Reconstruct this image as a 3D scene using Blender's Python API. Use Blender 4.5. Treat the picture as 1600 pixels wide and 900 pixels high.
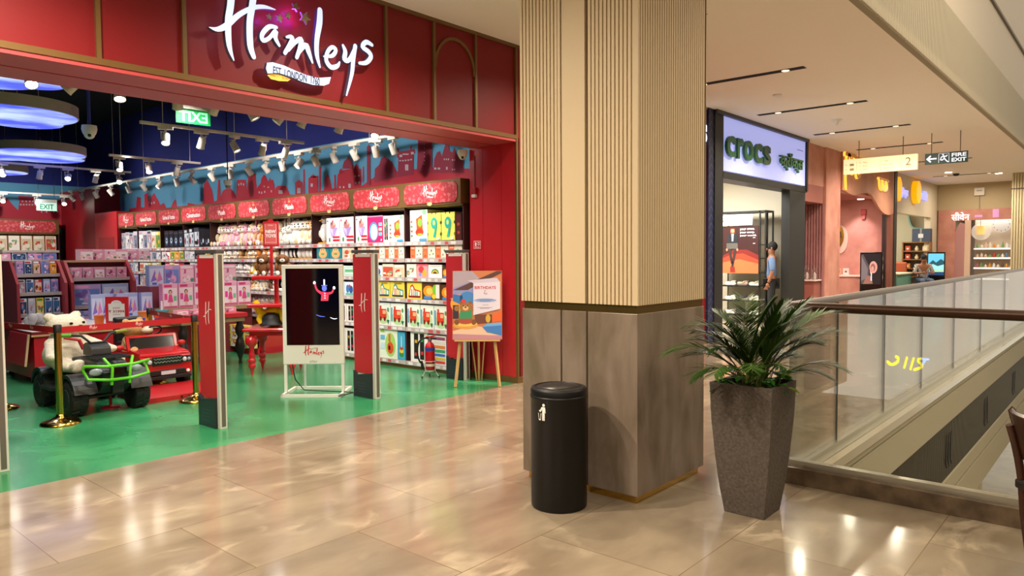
import bpy, math, random
from mathutils import Vector, Matrix
for o in list(bpy.data.objects): bpy.data.objects.remove(o)
R = math.radians; PI = math.pi
sc = bpy.context.scene
# ------------------------------------------------------------------ camera
FPX, EYE = 1139.0, 1.5
yaw, pitch, roll = R(40.85), R(-2.6), R(0.4)
Fv = Vector((math.cos(yaw)*math.cos(pitch), math.sin(yaw)*math.cos(pitch), math.sin(pitch)))
Rv0 = Vector((math.sin(yaw), -math.cos(yaw), 0)); Uv0 = Rv0.cross(Fv)
Rv = Rv0*math.cos(roll) - Uv0*math.sin(roll); Uv = Uv0*math.cos(roll) + Rv0*math.sin(roll)
CAM = Vector((0, 0, EYE))
cd = bpy.data.cameras.new('camera'); cam = bpy.data.objects.new('camera', cd); sc.collection.objects.link(cam)
cd.sensor_width = 36; cd.lens = FPX/1600*36; cd.clip_start = .05; cd.clip_end = 200
mm = Matrix((Rv, Uv, -Fv)).transposed().to_4x4(); mm.translation = CAM
cam.matrix_world = mm
sc.camera = cam
# ------------------------------------------------------------------ world, exposure
w = bpy.data.worlds.new('world'); sc.world = w; w.use_nodes = True
bg = w.node_tree.nodes['Background']; bg.inputs[0].default_value = (1.0, .88, .74, 1); bg.inputs[1].default_value = 1.15
sc.view_settings.view_transform = 'Standard'; sc.view_settings.look = 'None'
sc.view_settings.exposure = 0.0; sc.view_settings.gamma = 1; sc.view_settings.use_curve_mapping = False
def lamp(name, kind, loc, energy, col=(1, 1, 1), size=.1, target=None, spot=None, blend=.6, shape=None, sy=None):
    d = bpy.data.lights.new(name, kind); d.energy = energy; d.color = col
    if kind == 'AREA':
        d.size = size
        if sy: d.shape = 'RECTANGLE'; d.size_y = sy
    else: d.shadow_soft_size = size
    if kind == 'SPOT': d.spot_size = R(spot or 60); d.spot_blend = blend
    o = bpy.data.objects.new(name, d); sc.collection.objects.link(o); o.location = loc
    t = Vector(target) - Vector(loc) if target else Vector((0, 0, -1))
    o.rotation_euler = t.to_track_quat('-Z', 'Y').to_euler()
    return o
WARM = (1, .86, .68); NEUT = (1, .95, .88)
# downlights sitting in the black slots of the corridor ceiling
for x in (-1.7, 1.15, 4.0, 6.85, 9.7, 12.55, 15.4, 18.3, 22, 26):
    lamp('slot_light', 'SPOT', (x, 4.35, 3.84), 620 if x == 1.15 else 300, WARM, .05, (x, 3.9, 0), 165, .9)
    if x != 4.0: lamp('slot_light', 'SPOT', (x, 3.5, 3.84), 220, WARM, .05, (x, 3.2, 0), 165, .9)
for x, y, e in ((-1.7, .6, 300), (1.15, .9, 260), (3.9, .3, 70), (-1.7, -1.6, 260), (1.15, -1.8, 160)):
    lamp('slot_light', 'SPOT', (x, y, 3.84), e, WARM, .05, (x, y, 0), 165, .9)
# soft light that fills the mall hall over the void and the corridor
lamp('hall_light', 'AREA', (9, -3, 7.5), 700, (1, .84, .62), 6, (8, 0, 0), sy=6)
# spotlights of the toy shop, with one added fill row
for x, y, e in ((2.2, 7.4, 70), (3.6, 7.4, 70), (5.0, 7.6, 70), (4.2, 9.1, 90), (5.4, 9.1, 80), (2.2, 9.6, 70), (3.0, 11.8, 90), (4.8, 12.2, 90), (3.6, 14.6, 90), (5.2, 14.6, 90), (4.6, 17.0, 90)):
    lamp('shop_light', 'SPOT', (x, y, 3.1), e, NEUT, .07, (x, y, 0), 150, .8)
for y in (7.0, 8.4, 9.8, 11.4, 13.2, 15.0, 16.6):
    lamp('track_and_fill_light', 'SPOT', (5.2, y, 3.0), 72, NEUT, .05, (6.5, y, 1.2), 95, .8)
for y in (8.0, 10.0, 11.6, 13.4, 15.4):  # added row that brightens the dark shelves; no track hangs here
    lamp('track_and_fill_light', 'SPOT', (4.6, y-.6, 2.9), 95, NEUT, .05, (6.4, y, .9), 75, .8)
for y in (7.6, 9.6, 11.6, 13.8, 16.0):
    lamp('track_and_fill_light', 'SPOT', (5.0, y, 3.0), 80, NEUT, .05, (6.9, y, 2.85), 100, .9)
lamp('track_and_fill_light', 'SPOT', (4.6, 17.4, 3.0), 190, NEUT, .05, (5.0, 19.9, 1.8), 110, .8)
for x, y in ((2.5, 6.8), (4.4, 6.8), (5.8, 6.7)):
    lamp('track_and_fill_light', 'SPOT', (x, y, 2.86), 80, NEUT, .04, (x+.3, y+1.2, 0), 110, .8)
# shops along the corridor
lamp('shoe_shop_light', 'AREA', (13.6, 7.0, 3.2), 240, (1, .96, .88), 1.6)
lamp('pink_shop_light', 'SPOT', (22.6, 6.33, 3.0), 120, (1, .84, .86), .05, (23.1, 6.3, .8), 75, .8)
lamp('pink_shop_light', 'AREA', (20.6, 6.9, 2.98), 120, (1, .8, .7), 1.4)
lamp('white_shop_light', 'AREA', (27, 7.2, 3.4), 160, (1, .92, .78), 1.6)
lamp('end_shop_light', 'AREA', (31, 4.0, 2.7), 22, (1, .95, .9), 1.2)
lamp('end_light', 'AREA', (28.5, 4.2, 3.8), 60, WARM, 1.0)
lamp('lower_floor_light', 'AREA', (11, 3.6, -1.9), 260, WARM, 2.5)

# ------------------------------------------------------------------ unprojection onto real planes
def ray(px, py): return Fv + Rv*((px-800)/FPX) + Uv*((450-py)/FPX)
def onp(px, py, ax, v):
    r = ray(px, py); return CAM + r*((v-CAM[ax])/r[ax])
# ------------------------------------------------------------------ materials
def lin(c):
    if isinstance(c, str): c = tuple(int(c[i:i+2], 16) for i in (1, 3, 5))
    return tuple(((v/255)/12.92 if v/255 <= .04045 else ((v/255+.055)/1.055)**2.4) for v in c)
MC = {}
def mat(col, rough=.5, metal=0, es=0, spec=.5, key=None, ecol=None, coat=0, sss=0):
    k = key or ('%s_%s_%s_%s_%s_%s' % (col, rough, metal, es, spec, coat))
    if k in MC: return MC[k]
    m = bpy.data.materials.new('m_%s' % k); m.use_nodes = True
    b = m.node_tree.nodes['Principled BSDF']; c = lin(col)
    b.inputs['Base Color'].default_value = (*c, 1); b.inputs['Roughness'].default_value = rough
    b.inputs['Metallic'].default_value = metal; b.inputs['Specular IOR Level'].default_value = spec
    if coat: b.inputs['Coat Weight'].default_value = coat; b.inputs['Coat Roughness'].default_value = .08
    if es: b.inputs['Emission Color'].default_value = (*(lin(ecol) if ecol else c), 1); b.inputs['Emission Strength'].default_value = es
    MC[k] = m; return m
def nodes(m): return m.node_tree.nodes, m.node_tree.links, m.node_tree.nodes['Principled BSDF']
def noise_mat(key, c1, c2, scale, rough=.5, rough2=None, bump=0, detail=6, dist=0, stretch=(1, 1, 1), rot=(0, 0, 0), metal=0, lo=.35, hi=.65, spec=.5, coord='Object', bscale=None):
    if key in MC: return MC[key]
    m = mat(c1, rough, metal, key=key, spec=spec); N, L, b = nodes(m)
    tc = N.new('ShaderNodeTexCoord'); mp = N.new('ShaderNodeMapping'); mp.inputs['Scale'].default_value = stretch; mp.inputs['Rotation'].default_value = rot
    nz = N.new('ShaderNodeTexNoise'); nz.inputs['Scale'].default_value = scale; nz.inputs['Detail'].default_value = detail; nz.inputs['Distortion'].default_value = dist
    cr = N.new('ShaderNodeValToRGB'); cr.color_ramp.elements[0].position = lo; cr.color_ramp.elements[1].position = hi
    cr.color_ramp.elements[0].color = (*lin(c1), 1); cr.color_ramp.elements[1].color = (*lin(c2), 1)
    L.new(tc.outputs[coord], mp.inputs[0]); L.new(mp.outputs[0], nz.inputs['Vector']); L.new(nz.outputs[0], cr.inputs[0]); L.new(cr.outputs[0], b.inputs['Base Color'])
    if rough2 is not None:
        mr = N.new('ShaderNodeMapRange'); mr.inputs['To Min'].default_value = rough; mr.inputs['To Max'].default_value = rough2
        L.new(nz.outputs[0], mr.inputs[0]); L.new(mr.outputs[0], b.inputs['Roughness'])
    if bump:
        bp = N.new('ShaderNodeBump'); bp.inputs['Strength'].default_value = bump; bp.inputs['Distance'].default_value = .01
        if bscale:
            n2 = N.new('ShaderNodeTexNoise'); n2.inputs['Scale'].default_value = bscale; L.new(tc.outputs[coord], n2.inputs['Vector']); L.new(n2.outputs[0], bp.inputs['Height'])
        else: L.new(nz.outputs[0], bp.inputs['Height'])
        L.new(bp.outputs[0], b.inputs['Normal'])
    return m
def floor_mat():
    m = mat('#94846f', .1, key='marble'); N, L, b = nodes(m)
    tc = N.new('ShaderNodeTexCoord')
    def nz(s, d, st, rot=0, dist=0):
        mp = N.new('ShaderNodeMapping'); mp.inputs['Scale'].default_value = st; mp.inputs['Rotation'].default_value = (0, 0, rot)
        n = N.new('ShaderNodeTexNoise'); n.inputs['Scale'].default_value = s; n.inputs['Detail'].default_value = d; n.inputs['Distortion'].default_value = dist
        L.new(tc.outputs['Object'], mp.inputs[0]); L.new(mp.outputs[0], n.inputs['Vector']); return n
    br = N.new('ShaderNodeTexBrick'); br.inputs['Scale'].default_value = 1; br.inputs['Brick Width'].default_value = 1.2; br.inputs['Row Height'].default_value = .8
    br.inputs['Mortar Size'].default_value = .0025; br.inputs['Color1'].default_value = (.0, .0, .0, 1); br.inputs['Color2'].default_value = (1, 1, 1, 1); br.inputs['Mortar'].default_value = (.5, .5, .5, 1)
    L.new(tc.outputs['Object'], br.inputs['Vector'])
    a = nz(1.4, 8, (1, 2.2, 1), .3, .25)
    cr = N.new('ShaderNodeValToRGB'); e = cr.color_ramp.elements
    e[0].position = .3; e[0].color = (*lin('#766857'), 1); e[1].position = .7; e[1].color = (*lin('#958772'), 1)
    L.new(a.outputs[0], cr.inputs[0])
    # light veins
    v = nz(1.3, 9, (1, 1.8, 1), .5, .4)
    vr = N.new('ShaderNodeValToRGB'); q = vr.color_ramp; q.elements[0].position = .46; q.elements[0].color = (0, 0, 0, 1); q.elements[1].position = .5; q.elements[1].color = (1, 1, 1, 1)
    x = q.elements.new(.56); x.color = (0, 0, 0, 1); L.new(v.outputs[0], vr.inputs[0])
    v3 = nz(2.2, 2, (1, 1, 1)); mk = N.new('ShaderNodeMapRange'); mk.inputs['From Min'].default_value = .5; mk.inputs['From Max'].default_value = .68; L.new(v3.outputs[0], mk.inputs[0])
    mu = N.new('ShaderNodeMath'); mu.operation = 'MULTIPLY'; L.new(vr.outputs[0], mu.inputs[0]); L.new(mk.outputs[0], mu.inputs[1])
    m1 = N.new('ShaderNodeMix'); m1.data_type = 'RGBA'; L.new(mu.outputs[0], m1.inputs[0]); L.new(cr.outputs[0], m1.inputs[6]); m1.inputs[7].default_value = (*lin('#aa9c85'), 1)
    # tile tone
    m2 = N.new('ShaderNodeMix'); m2.data_type = 'RGBA'; m2.blend_type = 'OVERLAY'; m2.inputs[0].default_value = .14; L.new(m1.outputs[2], m2.inputs[6]); L.new(br.outputs[0], m2.inputs[7])
    m3 = N.new('ShaderNodeMix'); m3.data_type = 'RGBA'; L.new(br.outputs['Fac'], m3.inputs[0]); L.new(m2.outputs[2], m3.inputs[6]); m3.inputs[7].default_value = (*lin('#6c5943'), 1)
    L.new(m3.outputs[2], b.inputs['Base Color'])
    rr = N.new('ShaderNodeMapRange'); rr.inputs['To Min'].default_value = .07; rr.inputs['To Max'].default_value = .2; L.new(v3.outputs[0], rr.inputs[0]); L.new(rr.outputs[0], b.inputs['Roughness'])
    b.inputs['Specular IOR Level'].default_value = .62
    return m
def glass_mat(key, tint, refl=.06):
    m = bpy.data.materials.new(key); m.use_nodes = True; N, L = m.node_tree.nodes, m.node_tree.links
    N.remove(N['Principled BSDF']); out = [n for n in N if n.type == 'OUTPUT_MATERIAL'][0]
    t = N.new('ShaderNodeBsdfTransparent'); t.inputs[0].default_value = (*tint, 1); g = N.new('ShaderNodeBsdfGlossy'); g.inputs['Roughness'].default_value = .01
    fr = N.new('ShaderNodeFresnel'); fr.inputs[0].default_value = 1.5; mx = N.new('ShaderNodeMixShader')
    ml = N.new('ShaderNodeMath'); ml.operation = 'MULTIPLY'; ml.inputs[1].default_value = .7; L.new(fr.outputs[0], ml.inputs[0]); L.new(ml.outputs[0], mx.inputs[0]); L.new(t.outputs[0], mx.inputs[1]); L.new(g.outputs[0], mx.inputs[2]); L.new(mx.outputs[0], out.inputs[0])
    return m
M_FLOOR = floor_mat()
M_GREEN = noise_mat('green_epoxy', '#227446', '#3f9763', 1.1, .16, .32, detail=6, dist=.7, spec=.6)
M_CEIL = mat('#eee7db', .85)
M_RED = mat('#7a1419', .5, spec=.3); M_RED2 = mat('#c3202a', .35); M_BRIGHT = mat('#d01822', .2, coat=.4)
M_GOLD = mat('#74562f', .42, .35); M_BRASS = mat('#d9b25e', .18, 1); M_BRONZE = mat('#3d2616', .35, .5)
M_BLACK = mat('#101011', .5); M_GLOSSBLK = mat('#0a0a0b', .12, spec=.6); M_NAVY = mat('#1e2678', .8); M_DARK = mat('#0b0c14', .9)
M_WHITE = mat('#e8e6e0', .5); M_GREY = mat('#8d8b86', .45, .3); M_ALU = mat('#cbc6bc', .4, .15); M_SHELF = mat('#b9aaa6', .4); M_SHELFDK = mat('#2c1c1a', .7)
M_TRACK = mat('#d9cfc4', .5); M_WOOD = noise_mat('pine', '#b98f55', '#d2ab72', 6, .6, stretch=(1, 1, .15))
M_CREAMWALL = mat('#ddd0ba', .8); M_WOODTOP = noise_mat('woodtop', '#8a7350', '#a68b63', 5, .5, stretch=(.2, 1, 1))
M_GLASS = glass_mat('railing_glass', (.95, .965, .94)); M_CLEAR = glass_mat('clear_glass', (.97, .98, .98))
# ------------------------------------------------------------------ mesh builder
class Fr:
    """a flat frame: a along u, b along v, c outwards"""
    def __init__(s, o, u, v): s.o, s.u, s.v = Vector(o), Vector(u).normalized(), Vector(v).normalized(); s.n = s.u.cross(s.v)
    def __call__(s, a, b, c=0): return s.o + s.u*a + s.v*b + s.n*c
def facing_y(x, y, z=0): return Fr((x, y, z), (1, 0, 0), (0, 0, 1))      # wall seen from -Y
def facing_x(x, y, z=0): return Fr((x, y, z), (0, -1, 0), (0, 0, 1))     # wall seen from -X
class MB:
    def __init__(s): s.v, s.f, s.m, s.s, s.mats = [], [], [], [], []
    def mi(s, m):
        if m not in s.mats: s.mats.append(m)
        return s.mats.index(m)
    def add(s, vs, fs, m, smooth=False):
        n = len(s.v); s.v += [Vector(v) for v in vs]; k = s.mi(m)
        for f in fs: s.f.append([i+n for i in f]); s.m.append(k); s.s.append(smooth)
    def box(s, x0, x1, y0, y1, z0, z1, m):
        s.add([(x, y, z) for z in (z0, z1) for x, y in ((x0, y0), (x1, y0), (x1, y1), (x0, y1))],
              [(3, 2, 1, 0), (4, 5, 6, 7), (0, 1, 5, 4), (1, 2, 6, 5), (2, 3, 7, 6), (3, 0, 4, 7)], m)
    def fbox(s, fr, a0, a1, b0, b1, c0, c1, m):
        s.add([fr(a, b, c) for c in (c0, c1) for a, b in ((a0, b0), (a1, b0), (a1, b1), (a0, b1))],
              [(3, 2, 1, 0), (4, 5, 6, 7), (0, 1, 5, 4), (1, 2, 6, 5), (2, 3, 7, 6), (3, 0, 4, 7)], m)
    def frect(s, fr, a0, a1, b0, b1, c, m): s.add([fr(a0, b0, c), fr(a1, b0, c), fr(a1, b1, c), fr(a0, b1, c)], [(0, 1, 2, 3)], m)
    def fell(s, fr, a, b, ra, rb, c, m, n=16): s.add([fr(a+ra*math.cos(2*PI*i/n), b+rb*math.sin(2*PI*i/n), c) for i in range(n)], [tuple(range(n))], m)
    def fpoly(s, fr, pts, c, m): s.add([fr(a, b, c) for a, b in pts], [tuple(range(len(pts)))], m)
    def prism(s, fr, pts, c0, c1, m, ms=None):
        n = len(pts); ar = sum(pts[i][0]*pts[(i+1) % n][1]-pts[(i+1) % n][0]*pts[i][1] for i in range(n))
        if ar < 0: pts = pts[::-1]
        s.add([fr(a, b, c1) for a, b in pts], [tuple(range(n))], m)
        s.add([fr(a, b, c0) for a, b in pts], [tuple(range(n))[::-1]], m)
        s.add([fr(a, b, c0) for a, b in pts]+[fr(a, b, c1) for a, b in pts], [(i, (i+1) % n, n+(i+1) % n, n+i) for i in range(n)], ms or m)
    def stroke(s, fr, pts, ws, c0, c1, m, ms=None, sub=4, ends=True):
        P = spline(pts, sub); W = spline([(w_, 0) for w_ in ws], sub); n = len(P); Lf, Rt = [], []
        for i in range(n):
            d = Vector(P[min(i+1, n-1)])-Vector(P[max(i-1, 0)]); d = d.normalized() if d.length else Vector((1, 0)); q = Vector((-d.y, d.x))*max(W[i][0], .0001)/2
            p = Vector(P[i]); Lf.append(p+q); Rt.append(p-q)
        k = [fr(p.x, p.y, c1) for p in Lf]+[fr(p.x, p.y, c1) for p in Rt]; kb = [fr(p.x, p.y, c0) for p in Lf]+[fr(p.x, p.y, c0) for p in Rt]
        s.add(k, [(n+i, n+i+1, i+1, i) for i in range(n-1)], m)
        if c1-c0 > .003:
            s.add(kb, [(i, i+1, n+i+1, n+i) for i in range(n-1)], m); a = 2*n
            s.add(kb+k, [(i+1, i, a+i, a+i+1) for i in range(n-1)]+[(n+i, n+i+1, a+n+i+1, a+n+i) for i in range(n-1)]+[(0, n, a+n, a), (2*n-1, n-1, a+n-1, a+2*n-1)], ms or m)
        if ends:
            for i in (0, n-1):
                r = W[i][0]/2
                if c1-c0 > .003: s.prism(fr, [(P[i][0]+r*math.cos(t*PI/5), P[i][1]+r*math.sin(t*PI/5)) for t in range(10)], c0+.0003, c1-.0003, m, ms)
                else: s.fell(fr, P[i][0], P[i][1], r, r, c1, m, 10)
    def cyl(s, p0, p1, r0, m, r1=None, n=16, smooth=True, cap=True):
        r1 = r0 if r1 is None else r1; p0, p1 = Vector(p0), Vector(p1); d = (p1-p0).normalized()
        a = d.orthogonal().normalized(); b = d.cross(a); ring = [(a*math.cos(2*PI*i/n)+b*math.sin(2*PI*i/n)) for i in range(n)]
        s.add([p0+q*r0 for q in ring]+[p1+q*r1 for q in ring], [(i, (i+1) % n, n+(i+1) % n, n+i) for i in range(n)], m, smooth)
        if cap: s.add([p0+q*r0 for q in ring], [tuple(range(n))[::-1]], m); s.add([p1+q*r1 for q in ring], [tuple(range(n))], m)
    def tube(s, pts, r, m, n=8, smooth=True):
        P = [Vector(p) for p in pts]; k = len(P); rs = r if isinstance(r, (list, tuple)) else [r]*k; vs = []
        d0 = (P[1]-P[0]).normalized(); a = d0.orthogonal().normalized()
        for i in range(k):
            d = (P[min(i+1, k-1)]-P[max(i-1, 0)]).normalized(); a = (a-d*a.dot(d)).normalized(); b = d.cross(a)
            vs += [P[i]+(a*math.cos(2*PI*j/n)+b*math.sin(2*PI*j/n))*rs[i] for j in range(n)]
        fs = [(i*n+j, i*n+(j+1) % n, (i+1)*n+(j+1) % n, (i+1)*n+j) for i in range(k-1) for j in range(n)]
        s.add(vs, fs, m, smooth); s.add(vs[:n], [tuple(range(n))[::-1]], m); s.add(vs[-n:], [tuple(range(n))], m)
    def ell(s, c, r, m, n=12, k=8, rot=None):
        c = Vector(c); r = (r, r, r) if isinstance(r, (int, float)) else r; Q = rot or Matrix.Identity(3); vs = []
        vs.append(c+Q @ Vector((0, 0, r[2])))
        for i in range(1, k):
            t = PI*i/k
            for j in range(n): vs.append(c+Q @ Vector((r[0]*math.sin(t)*math.cos(2*PI*j/n), r[1]*math.sin(t)*math.sin(2*PI*j/n), r[2]*math.cos(t))))
        vs.append(c+Q @ Vector((0, 0, -r[2]))); e = len(vs)-1
        fs = [(0, 1+j, 1+(j+1) % n) for j in range(n)]
        fs += [(1+i*n+j, 1+(i+1)*n+j, 1+(i+1)*n+(j+1) % n, 1+i*n+(j+1) % n) for i in range(k-2) for j in range(n)]
        fs += [(e, 1+(k-2)*n+(j+1) % n, 1+(k-2)*n+j) for j in range(n)]
        s.add(vs, fs, m, True)
    def lathe(s, prof, c, m, n=24, axis=(0, 0, 1), smooth=True):
        d = Vector(axis).normalized(); a = d.orthogonal().normalized(); b = d.cross(a); c = Vector(c); k = len(prof); vs = []
        for r, z in prof: vs += [c+d*z+(a*math.cos(2*PI*j/n)+b*math.sin(2*PI*j/n))*r for j in range(n)]
        fs = [(i*n+j, i*n+(j+1) % n, (i+1)*n+(j+1) % n, (i+1)*n+j) for i in range(k-1) for j in range(n)]
        s.add(vs, fs, m, smooth); s.add(vs[:n], [tuple(range(n))[::-1]], m); s.add(vs[-n:], [tuple(range(n))], m)
    def text(s, body, fr, a0, a1, b0, b1, c, m, off=.0, depth=0, flip=False, keep=False):
        V, F_ = text_data(body, off, depth > 0); xs = [v[0] for v in V]; ys = [v[1] for v in V]
        x0, x1, y0, y1 = min(xs), max(xs), min(ys), max(ys); sx = (a1-a0)/(x1-x0); sy = (b1-b0)/(y1-y0)
        if keep:
            sy = sx = min(sx, sy); a0 = (a0+a1)/2-sx*(x1-x0)/2; b0 = (b0+b1)/2-sy*(y1-y0)/2
        out = []
        for v in V:
            t = (v[0]-x0)*sx; t = (a1-a0-t) if flip else t
            out.append(fr(a0+t, b0+(v[1]-y0)*sy, c+(depth if v[2] > 0 else 0)))
        s.add(out, F_, m)
def spline(pts, sub):
    if len(pts) < 3 or sub < 2: return [tuple(p) for p in pts]
    out = []; n = len(pts)
    for i in range(n-1):
        p0, p1, p2, p3 = pts[max(i-1, 0)], pts[i], pts[i+1], pts[min(i+2, n-1)]
        for k in range(sub):
            t = k/sub
            out.append(tuple(.5*((2*p1[j])+(-p0[j]+p2[j])*t+(2*p0[j]-5*p1[j]+4*p2[j]-p3[j])*t*t+(-p0[j]+3*p1[j]-3*p2[j]+p3[j])*t**3) for j in range(len(p1))))
    out.append(tuple(pts[-1])); return out
TD = {}
def text_data(body, off, ext):
    k = (body, off, ext)
    if k not in TD:
        cu = bpy.data.curves.new('tmp', 'FONT'); cu.body = body; cu.size = 1; cu.offset = off; cu.resolution_u = 4; cu.space_line = .85; cu.align_x = 'LEFT'
        if ext: cu.extrude = .05
        o = bpy.data.objects.new('tmp', cu); sc.collection.objects.link(o); bpy.context.view_layer.update()
        me = bpy.data.meshes.new_from_object(o.evaluated_get(bpy.context.evaluated_depsgraph_get()))
        TD[k] = ([tuple(v.co) for v in me.vertices], [tuple(p.vertices) for p in me.polygons])
        bpy.data.objects.remove(o); bpy.data.meshes.remove(me)
    return TD[k]
# ------------------------------------------------------------------ object helpers
PM = {}
def wm(o): return PM[o.name] if o is not None else Matrix.Identity(4)
def setp(o, label=None, cat=None, group=None, kind=None):
    if label: o['label'] = label
    if cat: o['category'] = cat
    if group: o['group'] = group
    if kind: o['kind'] = kind
    return o
def thing(name, label, cat, loc=(0, 0, 0), rz=0, group=None):
    o = bpy.data.objects.new(name, None); sc.collection.objects.link(o); o.empty_display_size = .1
    o.location = loc; o.rotation_euler = (0, 0, rz); setp(o, label, cat, group)
    PM[o.name] = Matrix.Translation(Vector(loc)) @ Matrix.Rotation(rz, 4, 'Z'); return o
def build(mb, name, parent=None, label=None, cat=None, group=None, kind=None, bevel=0, local=False, origin=None, auto=True, loc=None, rz=0):
    me = bpy.data.meshes.new(name); vs = mb.v
    if parent is not None:
        if not local: inv = wm(parent).inverted(); vs = [inv @ v for v in vs]
        M = wm(parent)
    elif loc is not None: M = Matrix.Translation(Vector(loc)) @ Matrix.Rotation(rz, 4, 'Z')
    elif kind == 'structure': M = Matrix.Identity(4)
    else:
        xs = [v.x for v in vs]; ys = [v.y for v in vs]; zs = [v.z for v in vs]
        loc = ((min(xs)+max(xs))/2, (min(ys)+max(ys))/2, min(zs)); M = Matrix.Translation(Vector(loc)); vs = [v-Vector(loc) for v in vs]
    me.from_pydata([tuple(v) for v in vs], [], mb.f)
    for m in mb.mats: me.materials.append(m)
    me.polygons.foreach_set('material_index', mb.m); me.polygons.foreach_set('use_smooth', mb.s); me.update()
    o = bpy.data.objects.new(name, me); sc.collection.objects.link(o)
    if parent is not None: o.parent = parent
    elif loc is not None: o.location = loc; o.rotation_euler = (0, 0, rz)
    PM[o.name] = M; setp(o, label, cat, group, kind)
    if bevel: b = o.modifiers.new('bevel', 'BEVEL'); b.width = bevel; b.segments = 2; b.limit_method = 'ANGLE'
    return o
KIDS = {}
def copy_tree(o, loc=None, rz=None, label=None, group=None, parent=None, scale=None):
    c = o.copy(); sc.collection.objects.link(c)
    if parent is not None: c.parent = parent
    if loc is not None: c.location = loc
    if rz is not None: c.rotation_euler = (0, 0, rz)
    if scale: c.scale = (scale,)*3 if isinstance(scale, (int, float)) else scale
    if label: c['label'] = label
    if group: c['group'] = group
    for ch in [k for k in bpy.data.objects if k.parent == o]: copy_tree(ch, parent=c)
    return c
def part(fn, name, parent, **k):
    m = MB(); fn(m); return build(m, name, parent, **k)
def struct(fn, name):
    m = MB(); fn(m); return build(m, name, kind='structure')
def structs(fn, name):
    """each box or panel the function adds becomes a wall of its own"""
    rec = []
    class Rec:
        def __getattr__(s, k): return lambda *a, **b: rec.append((k, a, b))
    fn(Rec()); pil = {}
    for k, a, b in rec:
        if k == 'cyl' and a[2] < .05: pil.setdefault('reeds', []).append((k, a, b)); continue
        m = MB(); getattr(m, k)(*a, **b); build(m, name, kind='structure')
    for q in pil.values():
        m = MB()
        for k, a, b in q: getattr(m, k)(*a, **b)
        build(m, name, kind='structure')
ORD = ['first', 'second', 'third', 'fourth', 'fifth', 'sixth', 'seventh', 'eighth', 'ninth', 'tenth', 'eleventh', 'twelfth', 'thirteenth', 'fourteenth', 'fifteenth', 'sixteenth', 'seventeenth', 'eighteenth', 'nineteenth', 'twentieth']
# ================================================================== THE SETTING
def f_(m):
    m.box(-7, 4.86, -5, 5.5, -.3, 0, M_FLOOR); m.box(4.86, 36, 1.86, 5.5, -.3, 0, M_FLOOR)
struct(f_, 'floor')
struct(lambda m: m.box(-7, 6.5, 5.5, 20.2, -.3, 0, M_GREEN), 'floor')
struct(lambda m: m.box(6.5, 36, 5.5, 12, -.3, -.001, mat('#a89a84', .25)), 'floor')
def f_(m):
    m.box(-7, 5.4, -5, 5.5, 3.9, 4.0, M_CEIL); m.box(5.4, 36, 2.07, 5.9, 3.9, 4.0, M_CEIL)
struct(f_, 'ceiling')
# ribbed bulkhead over the edge of the void, plain wall above it
rib = mat('#b5ab94', .6)
def f_(m):
    m.box(5.4, 36, 2.09, 2.16, 3.88, 4.82, mat('#8f8670', .7))
    x = 5.4
    while x < 34: m.box(x, x+.022, 2.06, 2.09, 3.88, 4.82, rib); x += .045
struct(f_, 'trim_1')
struct(lambda m: (m.box(5.4, 36, 2.2, 2.3, 4.82, 6.05, mat('#c9beaa', .7)), m.box(5.4, 36, 2.16, 2.2, 6.05, 6.1, mat('#6f6656', .6)), m.box(5.4, 36, 2.2, 2.3, 6.1, 7.5, mat('#c9beaa', .7))), 'wall_upper')
# --- slab edge of the void: marble strip, white fascia, louvre band, lower fascia
fas = mat('#a39a84', .65)
def f_(m):
    m.box(4.86, 36, 1.62, 1.86, -.06, 0.012, mat('#a99f8a', .15)); m.box(4.86, 36, 1.64, 1.86, -.12, -.06, fas)
    m.box(4.86, 36, 1.66, 1.86, -.14, -.12, mat('#5e564a', .7)); m.box(4.86, 36, 1.64, 1.86, -.46, -.14, fas)
    m.box(4.86, 36, 1.64, 1.9, -1.3, -1.12, fas); m.box(4.86, 36, 1.67, 1.9, -1.34, -1.3, mat('#5a3c28', .5)); m.box(4.86, 36, 1.64, 1.9, -1.75, -1.34, fas)
    m.box(4.86, 36, 1.9, 9, -1.75, -1.65, mat('#b3a994', .7))
    m.box(4.74, 4.86, -5, 1.86, -1.75, -.3, fas)
struct(f_, 'trim_2')
def f_(m):
    m.box(4.86, 36, 1.78, 1.9, -1.12, -.46, mat('#15140f', .7)); x = 4.9; g = mat('#4a463a', .5)
    while x < 24: m.box(x, x+.018, 1.66, 1.78, -1.12, -.46, g); x += .05
    for x in (6.9, 9.5, 12.2, 15.2, 18.4):
        for k in range(3): m.prism(Fr((x+k*.13, 1.655, -.8), (1, 0, 0), (0, 0, 1)), [(0, .17), (.02, .2), (.03, -.1), (.09, -.17), (.07, -.2), (0, -.12)], 0, .01, M_BLACK)
struct(f_, 'trim_3')
struct(lambda m: m.box(4, 36, -8, 9, -5.3, -5.2, noise_mat('lower_marble', '#b0a080', '#cdbd9c', 1.2, .15, detail=8, dist=1)), 'floor')
struct(lambda m: m.box(4, 36, 8.9, 9, -5.2, -1.75, mat('#5b4226', .4)), 'wall_lower')
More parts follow.
